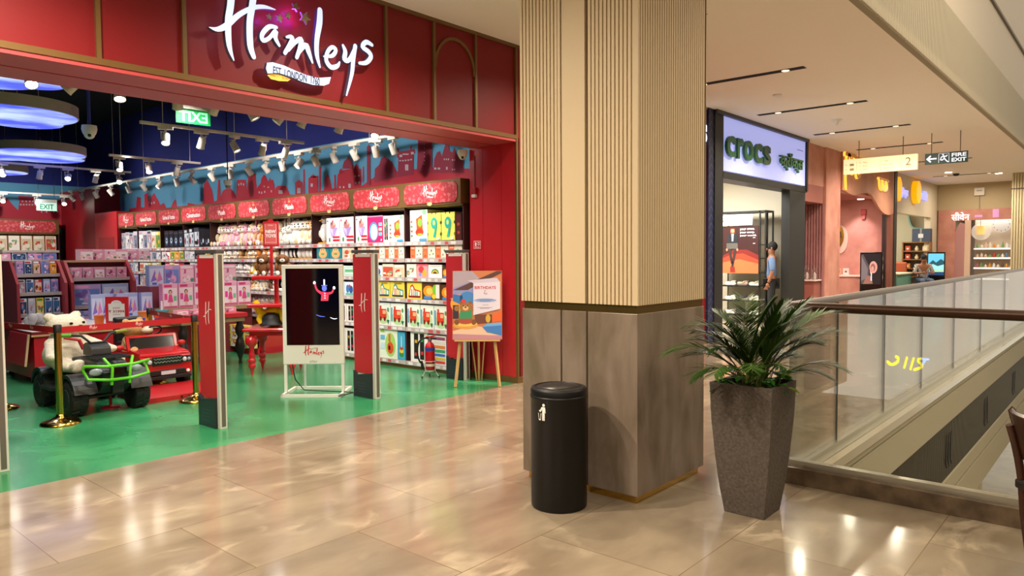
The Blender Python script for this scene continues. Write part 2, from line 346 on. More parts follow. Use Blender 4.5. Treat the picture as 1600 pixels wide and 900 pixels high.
def lowcol(x, y, lab):
    t = thing('striped_pillar', lab, 'pillar', (x, y, -5.2))
    def f_(m):
        m.box(x-.42, x+.42, y-.42, y+.42, -4.0, -1.76, mat('#bdb49c', .6)); k = -.42
        while k < .4:
            m.box(x+k, x+k+.035, y-.45, y-.42, -3.98, -1.78, mat('#d3cab2', .6)); m.box(x-.45, x-.42, y+k, y+k+.035, -3.98, -1.78, mat('#d3cab2', .6)); k += .07
    part(f_, 'shaft', t); part(lambda m: m.box(x-.44, x+.44, y-.44, y+.44, -5.2, -4.03, mat('#857c66', .3)), 'plinth', t, bevel=.004)
    part(lambda m: m.box(x-.42, x+.42, y-.42, y+.42, -4.03, -4.0, M_BRASS), 'band', t)
lowcol(12.9, 2.9, 'cream striped pillar on the lower floor, seen below the slab edge through the glass')
lowcol(17.6, 2.9, 'cream striped pillar on the lower floor, farther off behind the wooden chair')
# --- far side of the void: plain storeys with dark shop openings and one lit sign on the lower level
def f_(m):
    y = -8; W1 = mat('#9c9078', .7); DK_ = mat('#2a2620', .6)
    m.box(4, 40, y-.2, y, -5.2, 9, W1); m.box(-9, 4, y-.2, y, 0, 9, W1); m.box(-9, 4.7, y, -5, -.3, 0, M_FLOOR)
    for z0, z1 in ((-4.9, -2.0), (.1, 2.7)):
        x = 6
        while x < 38: m.box(x, x+3.6, y, y+.03, z0, z1, DK_); x += 4.6
    m.box(4, 40, y, y+.06, -.5, 0, mat('#b8ad94', .6))
struct(f_, 'wall_opposite')
t = thing('shop_sign', 'yellow lit sign across the void, seen mirrored in the railing glass', 'sign', (15, -7.9, -3))
def mir(x, y): p = onp(1240+x/4.444, 380+y/4.444, 1, 11.52); return (p.x, p.z)
fo = Fr((0, -7.9, 0), (1, 0, 0), (0, 0, 1))
YS = mat('#f0e020', .5, es=3.5, ecol='#ffe818'); BS = mat('#9fb8ff', .5, es=3)
for P, c_ in (([(640, 822), (668, 842), (706, 826), (716, 800), (700, 786)], YS), ([(775, 795), (757, 862)], YS), ([(822, 800), (800, 872)], YS), ([(826, 878), (882, 854), (850, 812), (875, 800)], YS), ([(868, 802), (925, 806)], BS), ([(905, 808), (880, 845)], BS)):
    part(lambda m: m.stroke(fo, [mir(*p) for p in P], [.16]*len(P), -.04, .04, c_), 'sign_stroke', t)
# --- ceiling slots, smoke detector, siren cone
def slot(x, y0, y1, lab):
    t = thing('ceiling_slot', lab, 'ceiling slot', (x, (y0+y1)/2, 3.88), group=None)
    part(lambda m: m.box(x-.06, x+.06, y0, y1, 3.893, 3.899, M_DARK), 'slot', t)
    for k, y in enumerate((y0+.25, y1-.35)):
        part(lambda m: m.lathe([(.0, 0), (.045, 0), (.05, .004), (.052, .006)], (x, y, 3.887), mat('#fff0d0', .4, es=1.2), 16), 'downlight', t)
sl = [(6.85, 'black ceiling slot just showing beside the top of the big column'), (9.7, 'first whole black slot in the ceiling right of the big column'), (12.5, 'black ceiling slot above the right end of the green-lettered sign'),
      (15.36, 'black ceiling slot third from the big column, before the hanging signs'), (18.3, 'black ceiling slot seen just above the cream directory sign'), (21.9, 'black ceiling slot passing behind the hanging fire exit sign'),
      (26.5, 'farthest black ceiling slot, above the round yellow signs')]
for x, lab in sl: slot(x, 3.36, 5.12, lab)
m = MB(); m.lathe([(.06, 0), (.07, .012), (.07, .02)], (11.1, 4.25, 3.879), M_WHITE, 20); build(m, 'ceiling_speaker', label='small flush white disc in the ceiling between the two nearest slots', cat='ceiling speaker')
m = MB(); m.lathe([(.012, 0), (.03, .05), (.1, .09), (.105, .1)], (13.9, 4.24, 3.799), M_WHITE, 20); build(m, 'smoke_detector', label='white cone detector hanging under the ceiling left of the directory sign', cat='smoke detector')
# ================================================================== RED SHOP FRONT
def f_(m):
    m.box(-7, 6.42, 5.5, 6.2, 2.85, 3.9, M_RED); m.box(6.5, 11.3, 5.5, 6.2, 0, 3.9, M_RED); m.box(6.42, 6.5, 5.5, 6.2, 2.85, 3.9, M_RED)
struct(f_, 'wall_front')
def f_(m):   # soffit of the opening
    m.box(-7, 6.44, 5.48, 5.83, 2.80, 2.86, mat('#b8474a', .4)); m.box(-7, 6.44, 5.83, 5.86, 2.83, 2.86, mat('#3b0a0c', .6)); m.box(-7, 6.44, 5.86, 6.22, 2.80, 2.86, mat('#b8474a', .4))
struct(f_, 'trim_4')
def f_(m):
    m.box(6.44, 6.5, 5.5, 5.72, 0.07, 2.8, M_RED2); m.box(6.44, 6.5, 5.726, 6.02, 0.07, 2.8, M_RED2); m.box(6.44, 6.5, 6.026, 6.24, 0.07, 2.8, M_RED2); m.box(6.45, 6.5, 5.5, 6.24, 0, 2.8, mat('#5d0d10', .6))
struct(f_, 'wall_jamb')
struct(lambda m: (m.box(6.43, 6.5, 5.5, 6.24, 0, .07, M_GOLD), m.box(6.43, 11.3, 5.475, 5.5, 0, .07, M_GOLD)), 'baseboard_jamb')
def f_(m):
    m.box(-7, 6.44, 5.472, 5.5, 2.83, 2.875, M_GOLD); m.box(-7, 11.3, 5.472, 5.5, 3.865, 3.9, M_GOLD)
    for x in (.8, 1.4, 2.0, 2.6, 4.54, 5.16, 5.77, 6.44, 7.05, 7.66, 8.3): m.box(x-.016, x+.016, 5.474, 5.5, (0 if x > 6.4 else 2.86), 3.88, M_GOLD)
    fr = facing_y(5.465, 5.5, 3.42)      # arch
    m.stroke(fr, [(.29*math.cos(t*PI/12), .29*1.15*math.sin(t*PI/12)) for t in range(13)], [.03]*13, 0, .02, M_GOLD, sub=1, ends=False)
struct(f_, 'trim_5')
# the shop room
def f_(m): m.box(6.9, 7.0, 6.2, 20.2, 0, 3.27, mat('#5a9cc2', .75)); m.box(6.9, 7.0, 6.2, 20.2, 3.27, 4.7, M_NAVY)
struct(f_, 'wall_right')
def f_(m): m.box(-7, 7.0, 20.1, 20.2, 0, 3.27, mat('#5a9cc2', .75)); m.box(-7, 7.0, 20.1, 20.2, 3.27, 4.7, M_NAVY)
struct(f_, 'wall_back')
struct(lambda m: m.box(-7, -6.9, -5, 20.2, 0, 4.7, M_NAVY), 'wall_left')
struct(lambda m: m.box(-7, 7, 6.2, 20.2, 4.7, 4.8, M_DARK), 'ceiling')
struct(lambda m: (m.box(-7, 7.0, 6.2, 6.25, 3.5, 4.7, M_NAVY), m.box(6.5, 6.9, 6.24, 6.28, 0, 3.3, M_RED)), 'wall_inner')
# red pilaster and brown stockroom door at the far corner
struct(lambda m: (m.box(6.35, 6.9, 16.72, 17.95, 0, 2.5, M_RED2), m.box(6.345, 6.35, 16.9, 17.75, .1, 1.95, mat('#a3161f', .4)), m.box(6.35, 6.9, 17.95, 20.1, 0, 3.1, mat('#9e1820', .5))), 'wall_pilaster')
t = thing('door_1', None, None, (5.95, 20.02, 0)); t['kind'] = 'structure'; del t['kind']
bpy.data.objects.remove(t)
def f_(m): m.box(5.5, 6.4, 20.02, 20.1, 0, 2.1, mat('#2a1d14', .5)); m.box(5.62, 6.0, 20.0, 20.02, .3, 1.9, mat('#4b3524', .5)); m.box(6.05, 6.3, 20.0, 20.02, .3, 1.9, mat('#3a2a1e', .5))
struct(f_, 'door_1')
# ---- mural silhouettes (flat print on the blue wall)
def poly_on(m, pts, ax, v, sc_, ox, oy, mt):
    m.add([onp(ox+x/sc_, oy+y/sc_, ax, v) for x, y in pts], [tuple(range(len(pts)))[::-1]], mt)
M_MUR = mat('#b3263a', .7); M_MUR2 = mat('#8e2740', .7); M_WIN = mat('#b9a9b4', .7)
m = MB(); S5 = 4.706
def d_(pts, mt=M_MUR, v=6.893):
    v = 6.891 if mt is M_MUR2 else v
    poly_on(m, pts, 0, v, S5, 400, 200, mt)
def dome(x, yb, w, h, mt=M_MUR, v=6.893):
    d_([(x-w, yb)]+[(x-w*math.cos(t*PI/12)*(1.08 if 2 < t < 10 else 1), yb-h*math.sin(t*PI/12)) for t in range(1, 6)]+[(x, yb-h*1.35)]+[(x-w*math.cos(t*PI/12), yb-h*math.sin(t*PI/12)) for t in range(7, 12)]+[(x+w, yb)], mt, v)
def tower(x, y0, y1, w, mt=M_MUR): d_([(x-w, y1), (x-w, y0+w*1.5), (x, y0), (x+w, y0+w*1.5), (x+w, y1)], mt)
# red ground band
d_([(-1300, 800), (-1300, 640), (-900, 610), (-400, 560), (0, 480), (130, 490), (340, 490), (590, 440), (770, 430), (900, 340), (1020, 320), (1200, 300), (1300, 290), (1620, 300), (1620, 640)], v=6.897)
d_([(10, 560), (10, 440), (30, 430), (40, 370), (60, 340), (75, 390), (95, 400), (100, 360), (112, 390), (125, 400), (132, 500), (132, 560)])      # gothic castle
d_([(140, 540), (140, 450), (160, 430), (200, 425), (225, 455), (225, 540)])
d_([(288, 520), (288, 400), (315, 380), (342, 400), (342, 520)])
tower(352, 300, 520, 6); tower(470, 280, 510, 7); tower(580, 340, 470, 5); tower(788, 280, 400, 5)
d_([(385, 520), (385, 370), (400, 360), (455, 350), (458, 510)]); dome(525, 410, 22, 60); d_([(490, 520), (505, 410), (550, 405), (570, 520)]); dome(420, 365, 22, 20)
d_([(590, 480), (600, 340), (640, 310), (700, 300), (770, 300), (775, 460)]); dome(676, 300, 40, 72, M_MUR2); dome(625, 330, 16, 28); dome(738, 300, 18, 30)
tower(828, 120, 420, 13, M_MUR2)
d_([(868, 400), (875, 300), (905, 270), (920, 225), (945, 205), (975, 230), (1000, 250), (1030, 310), (1035, 360)], M_MUR2)
d_([(1042, 360), (1048, 200), (1040, 190), (1042, 175), (1165, 155), (1172, 180), (1160, 190), (1158, 340)], M_MUR2); tower(1043, 145, 220, 6); tower(1140, 125, 200, 6)
d_([(1182, 330), (1195, 20), (1290, 20), (1298, 330)], M_MUR2)
d_([(1305, 330), (1310, 230), (1330, 180), (1350, 170), (1365, 210), (1385, 140), (1405, 90), (1425, 170), (1445, 180), (1455, 140), (1475, 190), (1490, 200), (1505, 150), (1520, 180), (1525, 330)], M_MUR2)
for x, y, w_, h in ((60, 430, 5, 10), (90, 435, 5, 10), (180, 470, 14, 26), (410, 420, 8, 24), (618, 435, 5, 14), (645, 435, 5, 14), (688, 425, 9, 30), (735, 405, 5, 14), (757, 400, 5, 14), (730, 355, 5, 12), (755, 350, 5, 12),
                    (1060, 240, 6, 10), (1080, 240, 6, 10), (1100, 238, 6, 10), (1120, 236, 6, 10), (1140, 232, 6, 10), (1108, 290, 12, 44), (1065, 205, 10, 18), (1150, 185, 10, 18), (1100, 193, 22, 9), (1385, 230, 4, 12), (1400, 230, 4, 12), (1415, 230, 4, 12), (1445, 235, 4, 12),
                    (1460, 235, 4, 12), (1318, 298, 9, 14), (1345, 298, 9, 14), (1403, 296, 6, 20), (1445, 305, 4, 10), (1460, 305, 4, 10), (1238, 120, 3, 6), (1238, 150, 3, 6), (1238, 180, 3, 6), (1238, 210, 3, 6), (1238, 240, 3, 6), (1234, 265, 4, 10), (315, 460, 12, 40)):
    d_([(x-w_, y+h/2), (x-w_, y-h/2), (x+w_, y-h/2), (x+w_, y+h/2)], M_WIN, 6.889)
S5 = 5.293
def e_(pts, mt=M_MUR): poly_on(m, pts, 0, 6.895, 5.293, 150, 260, mt)
e_([(-100, 520), (-60, 300), (0, 270), (90, 300), (100, 340), (140, 320), (200, 350), (210, 400), (270, 420), (275, 350), (330, 340), (340, 250), (370, 260), (370, 340), (400, 340), (400, 230), (430, 215), (440, 340), (450, 260), (480, 220), (520, 290), (530, 320), (560, 300), (600, 380), (640, 290), (660, 270), (680, 400), (740, 380), (760, 300), (880, 330), (890, 150), (920, 110), (960, 200), (975, 290), (1000, 280), (1010, 110), (1025, 110), (1030, 250), (1050, 200), (1100, 170), (1140, 210), (1160, 250), (1165, 110), (1240, 110), (1250, 200), (1260, 60), (1320, 60), (1330, 180), (1360, 140), (1400, 70), (1420, 120), (1465, 110), (1480, 190), (1500, 160), (1570, 160), (1600, 220), (1650, 520)])
for x, y in ((440, 300), (460, 305), (480, 300), (1180, 150), (1200, 145), (1220, 150), (1350, 215), (1370, 218), (1395, 210), (1450, 205), (1525, 215)):
    poly_on(m, [(x-5, y+9), (x-5, y-9), (x+5, y-9), (x+5, y+9)], 0, 6.889, 5.293, 150, 260, M_WIN)
t = build(m, 'mural_print', label='red city skyline printed on the blue wall above the long toy shelves', cat='mural')
m = MB()
def g_(pts, mt=M_MUR, v=20.09): poly_on(m, pts, 1, v, 5.293, 0, 200, mt)
g_([(-400, 820), (-400, 620), (0, 600), (60, 580), (110, 640), (150, 680), (160, 600), (150, 560), (290, 570), (300, 640), (330, 600), (420, 610), (440, 640), (470, 600), (510, 590), (530, 640), (590, 640), (600, 700), (680, 690), (720, 740), (780, 760), (780, 840)])
for x in range(165, 290, 24): g_([(x, 640), (x, 628), (x+14, 628), (x+14, 640)], M_WIN, 20.086)
for x in (180, 210, 240, 265): g_([(x, 612), (x, 600), (x+14, 600), (x+14, 612)], M_WIN, 20.086)
for x in (340, 380, 440, 470, 520, 560): g_([(x, 700), (x, 685), (x+10, 685), (x+10, 700)], M_WIN, 20.086)
build(m, 'mural_print', label='red skyline printed on the blue wall at the far left back', cat='mural')
# ================================================================== BIG COLUMN
t = thing('column', 'big square column, cream ribbed above and taupe stone below, beside the black bin', 'column', (4.155, 2.685, 0))
X0, X1, Y0, Y1 = 3.72, 4.59, 2.24, 3.13
M_STONE = noise_mat('taupe_stone', '#6c5f50', '#86776a', 7, .14, .28, detail=12, dist=.5, stretch=(1, 1, .3), rot=(.7, .5, 0), bump=.04, spec=.6)
CR = mat('#cbb692', .55); CRD = mat('#a08b68', .6)
def f_(m):
    m.box(X0+.004, X1, Y0+.004, 2.60, .05, 1.145, M_STONE); m.box(X0+.004, X1, 2.612, 2.80, .05, 1.145, M_STONE); m.box(X0+.004, X1, 2.812, Y1, .05, 1.145, M_STONE)
part(f_, 'stone_cladding', t, bevel=.003)
part(lambda m: m.box(X0+.03, X1-.03, Y0+.03, Y1-.03, 0, .05, M_BRASS), 'plinth', t)
part(lambda m: m.box(X0+.012, X1-.012, Y0+.012, Y1-.012, 1.145, 1.195, mat('#8f7444', .25, .9)), 'brass_band', t)
def f_(m):
    m.box(X0+.012, X1, Y0+.012, 2.60, 1.195, 3.9, CRD); m.box(X0+.012, X1, 2.812, Y1, 1.195, 3.9, CRD)
    y = Y0+.02
    m.box(X0, X0+.02, Y0, Y0+.02, 1.195, 3.9, CR)
    while y < 2.58: m.box(X0, X0+.014, y, y+.019, 1.195, 3.9, CR); y += .0285
    y = 2.83
    while y < 3.12: m.box(X0, X0+.014, y, y+.019, 1.195, 3.9, CR); y += .0285
    x = X0+.03
    while x < X1-.01: m.box(x, x+.018, Y0, Y0+.014, 1.195, 3.9, CR); x += .0285
    m.box(X0, X0+.02, 2.805, 2.825, 1.195, 3.9, CR); m.box(X1-.012, X1, Y0, Y0+.02, 1.195, 3.9, CR)
part(f_, 'ribbed_cladding', t)
part(lambda m: m.box(X0+.002, X1, 2.618, 2.794, 1.195, 3.9, CR), 'smooth_panel', t)
part(lambda m: m.box(X0+.03, X1-.1, 2.595, 2.815, .05, 3.9, M_BRONZE), 'groove', t)
# ================================================================== BIN
t = thing('waste_bin', 'black cylindrical swing-top waste bin standing against the big column', 'bin', (3.442, 2.615, 0))
bx, by = 3.442, 2.615; BK = mat('#060607', .45, spec=.35)
part(lambda m: m.lathe([(.160, 0), (.166, .012), (.166, .655), (.17, .658), (.17, .668), (.162, .675)], (bx, by, 0), BK, 40), 'body', t)
part(lambda m: m.lathe([(.167, .675), (.168, .705), (.160, .716), (.138, .722), (.136, .715)], (bx, by, 0), BK, 40), 'rim', t)
part(lambda m: m.lathe([(.134, .712), (.132, .718), (.06, .727), (.0, .73)], (bx, by, 0), mat('#0b0b0c', .35), 40), 'swing_lid', t)
def f_(m):   # litter pictogram wrapped on the body
    a0 = math.atan2(-by, -bx)-.62
    def P(u, v): a = a0+u/.167; return Vector((bx+.1672*math.cos(a), by+.1672*math.sin(a), .585+v))
    def pg(pts): m.add([P(u, v) for u, v in pts], [tuple(range(len(pts)))], M_WHITE)
    pg([(.012+.009*math.cos(k*PI/5), .045+.009*math.sin(k*PI/5)) for k in range(10)])
    pg([(-.002, .034), (.022, .034), (.026, .0), (.022, -.0), (.02, .02), (.019, -.045), (.012, -.045), (.011, -.01), (.009, -.045), (.002, -.045), (.003, .022), (-.016, .008), (-.013, .002), (0, .014)])
    pg([(-.028, -.003), (-.024, -.003), (-.02, -.038), (-.011, -.038), (-.008, -.003), (-.004, -.003), (-.009, -.045), (-.022, -.045)])
    pg([(-.022, .012), (-.014, .016), (-.012, .01), (-.02, .006)])
part(f_, 'litter_symbol', t, label='white figure dropping litter')
# ================================================================== BIG LIT SHOP SIGN
LG_L = [([(245, -190), (235, -60), (225, 60), (205, 200), (215, 400), (255, 530)], [60, 68, 66, 62, 50, 12]),
        ([(450, -190), (435, -80), (415, 60), (395, 200), (400, 400), (430, 500)], [60, 62, 62, 62, 60, 44]),
        ([(40, 240), (110, 258), (190, 225), (300, 130), (420, 70), (520, 60), (620, 85)], [8, 42, 54, 46, 40, 34, 8])]
LG = {'letter_a': [([(630, 240), (565, 235), (505, 300), (512, 355), (565, 335), (625, 270), (620, 330), (655, 400)], [30, 42, 42, 40, 36, 40, 42, 26])],
      'letter_m': [([(720, 325), (760, 325), (765, 360), (705, 465)], [22, 40, 44, 36]), ([(735, 440), (790, 375), (845, 345), (840, 410), (808, 505)], [30, 36, 46, 44, 34]), ([(820, 470), (885, 395), (910, 450), (945, 550)], [30, 44, 46, 18])],
      'letter_l': [([(1012, 90), (1008, 200), (985, 350), (985, 480), (1012, 590)], [50, 58, 48, 42, 18])],
      'letter_e': [([(1045, 495), (1120, 490), (1152, 440), (1120, 415), (1080, 455), (1068, 530), (1110, 590), (1165, 580), (1185, 545)], [12, 34, 36, 36, 36, 40, 42, 36, 14])],
      'letter_y': [([(1215, 400), (1235, 455), (1228, 520), (1270, 525), (1320, 420)], [26, 42, 44, 38, 30]), ([(1322, 405), (1305, 520), (1292, 650), (1245, 838)], [40, 40, 36, 14])],
      'letter_s': [([(1470, 395), (1420, 370), (1385, 410), (1440, 455), (1460, 500), (1420, 550), (1360, 555)], [30, 42, 40, 42, 42, 38, 26])]}
RIB = [(550, 550), (600, 546), (700, 575), (800, 620), (900, 660), (1000, 684), (1112, 676), (1096, 735), (1050, 752), (950, 745), (850, 715), (750, 670), (650, 640), (555, 645), (540, 600)]
def fac(zx, zy, Yp=5.40):
    p = onp(320+zx/5.625, zy/5.625, 1, Yp); return (p.x, p.z)
def fw(zx, zy, wpx):
    a, b = fac(zx-wpx/2, zy), fac(zx+wpx/2, zy); c, d = fac(zx, zy-wpx/2), fac(zx, zy+wpx/2)
    return (abs(b[0]-a[0])*.45+abs(c[1]-d[1])*.55)
LITE = mat('#7c8aa6', .4, es=1.0, ecol='#dfe8ff'); SIDE = mat('#57506a', .5)
t = thing('shop_sign', 'big white glowing script sign on the red front, with gold stars and ribbon', 'sign', (3.6, 5.47, 3.0))
FS = Fr((0, 5.44, 0), (1, 0, 0), (0, 0, 1))
def letter(name, strokes):
    m = MB()
    for k, (P, W) in enumerate(strokes):
        m.stroke(FS, [fac(*p) for p in P], [fw(*p, w_)*.95 for p, w_ in zip(P, W)], 0, .04+k*.0006, LITE, SIDE)
    build(m, name, t)
letter('letter_h', LG_L)
for n_, s_ in LG.items(): letter(n_, s_)
rb = part(lambda m: m.prism(FS, [fac(*p) for p in RIB], 0, .035, LITE, SIDE), 'ribbon', t)
a, b = fac(600, 600), fac(1010, 712); FT = Fr((a[0], 5.404, a[1]-.045), (b[0]-a[0], 0, b[1]-a[1]+.004), (0, 0, 1)); FT.v = FT.n = None
u = Vector((b[0]-a[0], 0, b[1]-a[1]+.004)); Lr = u.length; u.normalize(); FT.u = u; FT.v = Vector((-u.z, 0, u.x)); FT.n = u.cross(FT.v)
part(lambda m: m.text('EST  LONDON  1760', FT, 0, Lr, 0, .066, .002, mat('#1c2440', .6), .02), 'lettering', rb)
lp = part(lambda m: m.prism(FS, [fac(*p) for p in [(560, 655), (600, 645), (660, 648), (720, 668), (765, 695), (740, 712), (660, 708), (590, 690)]], 0, .02, mat('#e0b040', .4, es=.6), SIDE), 'ribbon_tail', t)
M_STAR = mat('#6b5a2a', .4, .3)
for i, (zx, zy, r) in enumerate([(565, 148, 26), (655, 160, 36), (728, 138, 34), (795, 62, 40), (878, 158, 56)]):
    c = fac(zx, zy, 5.36); rr = fw(zx, zy, r)
    F2 = Fr((c[0], 5.37, c[1]), (1, 0, 0), (0, 0, 1))
    part(lambda m: m.prism(F2, [(rr*(1 if k % 2 == 0 else .42)*math.sin(k*PI/5+.1*i), rr*(1 if k % 2 == 0 else .42)*math.cos(k*PI/5+.1*i)) for k in range(10)], 0, .02, M_STAR, mat('#b7a4c8', .3, .6)), 'star', t)
for zx, zy, e in ((530, 160, .45), (700, 150, .6), (780, 100, .7), (800, 180, .7)):
    c = fac(zx, zy, 5.44); lamp('star_glow', 'POINT', (c[0], 5.43, c[1]), e, (.45, .05, 1), .02)
for zx, zy in ((300, 200), (900, 450), (1250, 500)):
    c = fac(zx, zy, 5.30); lamp('sign_halo', 'POINT', (c[0], 5.2, c[1]), 1.5, (.7, .8, 1), .1)
# small copy of the script for headers, belts, poster and screens
ALLS = LG_L+[s_ for v_ in LG.values() for s_ in v_]
def logo(m, fr, a0, a1, b0, b1, c, mt, thick=1.0, ribbon=True, starmat=None):
    s_ = min((a1-a0)/1450, (b1-b0)/1040); ca = (a0+a1)/2-s_*760; cb = (b0+b1)/2+s_*330
    sk = lambda x, y: (ca+s_*x, cb-s_*(y-.17*x+60))
    for P, W in ALLS: m.stroke(fr, [sk(*p) for p in P], [w_*s_*thick for w_ in W], c, c, mt, sub=2, ends=False)
    if ribbon: m.fpoly(fr, [sk(*p) for p in RIB][::-1], c, mt)
    if starmat:
        for zx, zy, r in ((600, 110, 40), (680, 100, 40), (760, 110, 40), (840, 70, 40), (920, 90, 46)):
            q = sk(zx, zy); m.fpoly(fr, [(q[0]+r*s_*(1 if k % 2 == 0 else .45)*math.sin(k*PI/5), q[1]+r*s_*(1 if k % 2 == 0 else .45)*math.cos(k*PI/5)) for k in range(10)][::-1], c, starmat)
def big_h(m, fr, a0, a1, b0, b1, c, mt):
    s_ = min((a1-a0)/600, (b1-b0)/740)
    for P, W in LG_L: m.stroke(fr, [((a0+a1)/2+s_*(x-330), b1-s_*(y+200-.1*x)) for x, y in P], [w_*s_*.62 for w_ in W], c, c, mt, sub=3, ends=False)
# ================================================================== ENTRANCE GATES
def gate(x, ya, yb, lab, h=1.55):
    t = thing('security_gate', lab, 'security gate', (x, (ya+yb)/2, 0), group='red security gates across the shop entrance')
    x += .02; f = facing_x(x-.028, (ya+yb)/2); hw = (yb-ya)/2
    part(lambda m: m.box(x-.026, x+.026, ya+.03, yb, .25, h-.03, mat('#b3222b', .4)), 'panel', t, bevel=.006)
    part(lambda m: (m.box(x-.033, x+.033, ya-.015, ya+.03, 0, h, M_ALU), m.box(x-.018, x+.018, ya-.019, ya-.015, .02, h-.03, mat('#77706a', .4, .6))), 'frame', t, bevel=.008)
    part(lambda m: m.box(x-.04, x+.04, ya-.02, yb+.005, h-.02, h+.015, mat('#4c4644', .4)), 'cap', t, bevel=.006)
    part(lambda m: m.box(x-.0275, x-.0262, ya+.05, yb-.05, h-.06, h-.028, mat('#d8cdc6', .4)), 'light_strip', t)
    def f_(m):
        m.prism(Fr((x-.026, (ya+yb)/2, 0), (0, -1, 0), (0, 0, 1)), [(-hw+.02, .0), (hw-.035, .0), (hw-.035, .27), (-hw+.07, .235), (-hw+.02, .28)], 0, .03, mat('#232a30', .35))
        for k in range(4): m.frect(f, -.08, .06, .06+.03*k, .064+.03*k, .0335, mat('#46505a', .4))
    part(f_, 'base_cover', t, bevel=.004)
    part(lambda m: big_h(m, f, -.085, .085, .88, 1.1, .001, mat('#f2dcd8', .4)), 'emblem', t, label='white script letter on the red panel')
gate(1.47, 6.04, 6.40, 'security gate cut by the left edge of the picture')
gate(3.10, 6.05, 6.40, 'red security gate standing alone between the quad bike and the black screen')
gate(4.80, 6.05, 6.40, 'red security gate behind the black screen stand, before the lower toy shelves')
gate(6.20, 6.10, 6.42, 'red security gate behind the birthday poster, next to the red jamb')
# ================================================================== SCREEN STAND
def cam_frame(x, y, tilt=0, turn=0.0):
    a = yaw-PI/2+turn; u = Vector((math.cos(a), math.sin(a), 0)); return u
u = cam_frame(0, 0); n_ = Vector((-u.y, u.x, 0))     # n_ points away from the viewer
cS = Vector((4.535, 6.76, 0))
t = thing('screen_stand', 'white framed upright screen stand with black display and red script below', 'screen stand', cS)
FB = Fr(cS, u, (0, 0, 1))
M_SW = mat('#dcdad2', .4)
part(lambda m: m.fbox(FB, -.33, .33, .335, 1.41, -.02, .02, M_SW), 'housing', t, bevel=.006)
sp = part(lambda m: m.fbox(FB, -.285, .285, .545, 1.37, .02, .024, mat('#040306', .08, spec=.7)), 'screen', t)
def f_(m):
    B = mat('#5a6ee8', .5, es=.9); RD = mat('#d23a5c', .5, es=.5); WH = mat('#dfe4ff', .5, es=1.3); c = .0255
    fr = Fr(cS+u*.13+Vector((0, 0, 1.08)), u, (0, 0, 1))
    m.fpoly(fr, [(-.04, -.06), (.04, -.06), (.05, .03), (-.03, .04)], c, RD); m.stroke(fr, [(-.03, .02), (-.08, .06), (-.1, .12)], [.03, .022, .018], c, c, RD); m.stroke(fr, [(.04, .02), (.08, .03), (.1, .07)], [.03, .022, .018], c, c, RD)
    m.fell(fr, .0, .075, .026, .032, c, B); m.frect(fr, -.03, .03, .1, .11, c, B); m.frect(fr, -.008, .008, .11, .17, c, WH)
    m.fell(fr, -.105, .135, .014, .018, c, WH); m.fell(fr, .105, .08, .014, .018, c, WH)
    for k in range(3): m.fell(fr, .005, .02-.025*k, .006, .006, c+.0004, WH)
    m.stroke(fr, [(-.09, -.21), (-.05, -.225), (0, -.23)], [.006, .008, .004], c, c, B); m.stroke(fr, [(.06, -.24), (.1, -.255), (.13, -.25)], [.006, .008, .004], c, c, WH)
part(f_, 'picture', sp)
part(lambda m: (logo(m, FB, -.25, .25, .375, .54, .0225, mat('#c8242e', .4), 1.1, False, mat('#3f8a4c', .4)), m.text('play', FB, -.04, .04, .352, .38, .0225, mat('#8a8a86', .5))), 'lettering', t)
def f_(m):
    for a in (-.31, .31): m.fbox(FB, a-.015, a+.015, .02, .34, -.015, .015, M_SW); m.fbox(FB, a-.015, a+.015, 0, .03, -.36, .16, M_SW)
    m.fbox(FB, -.325, .325, 0, .03, .13, .16, M_SW); m.fbox(FB, -.31, .31, 0, .03, -.36, -.33, M_SW)
    for a in (-.2,): m.fbox(FB, a-.01, a+.01, .02, .5, -.35, -.33, M_SW)
part(f_, 'stand_frame', t)
def f_(m):
    m.tube([tuple(FB(a, b, c)) for a, b, c in ((-.25, .34, -.03), (-.24, .15, -.1), (-.15, .03, -.12), (.1, .02, -.1), (.3, .03, .0), (.45, .04, .1), (.5, .15, .1), (.47, .05, .14), (.3, .02, .2))], .006, M_BLACK)
part(f_, 'cable', t)
# ================================================================== EASEL POSTER
cE = Vector((5.98, 5.70, 0)); t = thing('easel', 'pale wooden easel holding the birthday poster before the red wall', 'easel', cE)
tl = Vector((n_.x*.16, n_.y*.16, 1)).normalized()
FE = Fr(cE, u, tl)
M_PINE = mat('#c09a63', .6)
for a0, a1 in ((-.24, -.12), (.24, .12)): part(lambda m: m.tube([tuple(FE(a0*1.05, 0, .02)), tuple(FE(a1, 1.3, .02-.03))], .018, M_PINE, 4, False), 'leg', t)
bk = cE+n_*.42
part(lambda m: m.tube([tuple(bk), tuple(FE(.0, 1.15, -.04))], .013, M_PINE, 4, False), 'leg', t)
part(lambda m: m.tube([tuple(bk+u*.03), tuple(FE(.09, .7, -.04))], .008, M_PINE, 4, False), 'brace', t)
part(lambda m: m.tube([tuple(bk-u*.03), tuple(FE(-.09, .7, -.04))], .008, M_PINE, 4, False), 'brace', t)
part(lambda m: m.fbox(FE, -.26, .26, .515, .535, .0, .07, M_PINE), 'ledge', t)
pt = thing('poster', 'framed poster reading BIRTHDAYS with a teddy bear, resting on the pine easel', 'poster', tuple(FE(0, .535, .04)))
part(lambda m: m.fbox(FE, -.285, .285, .535, 1.33, .025, .045, mat('#c86a3c', .45)), 'board', pt)
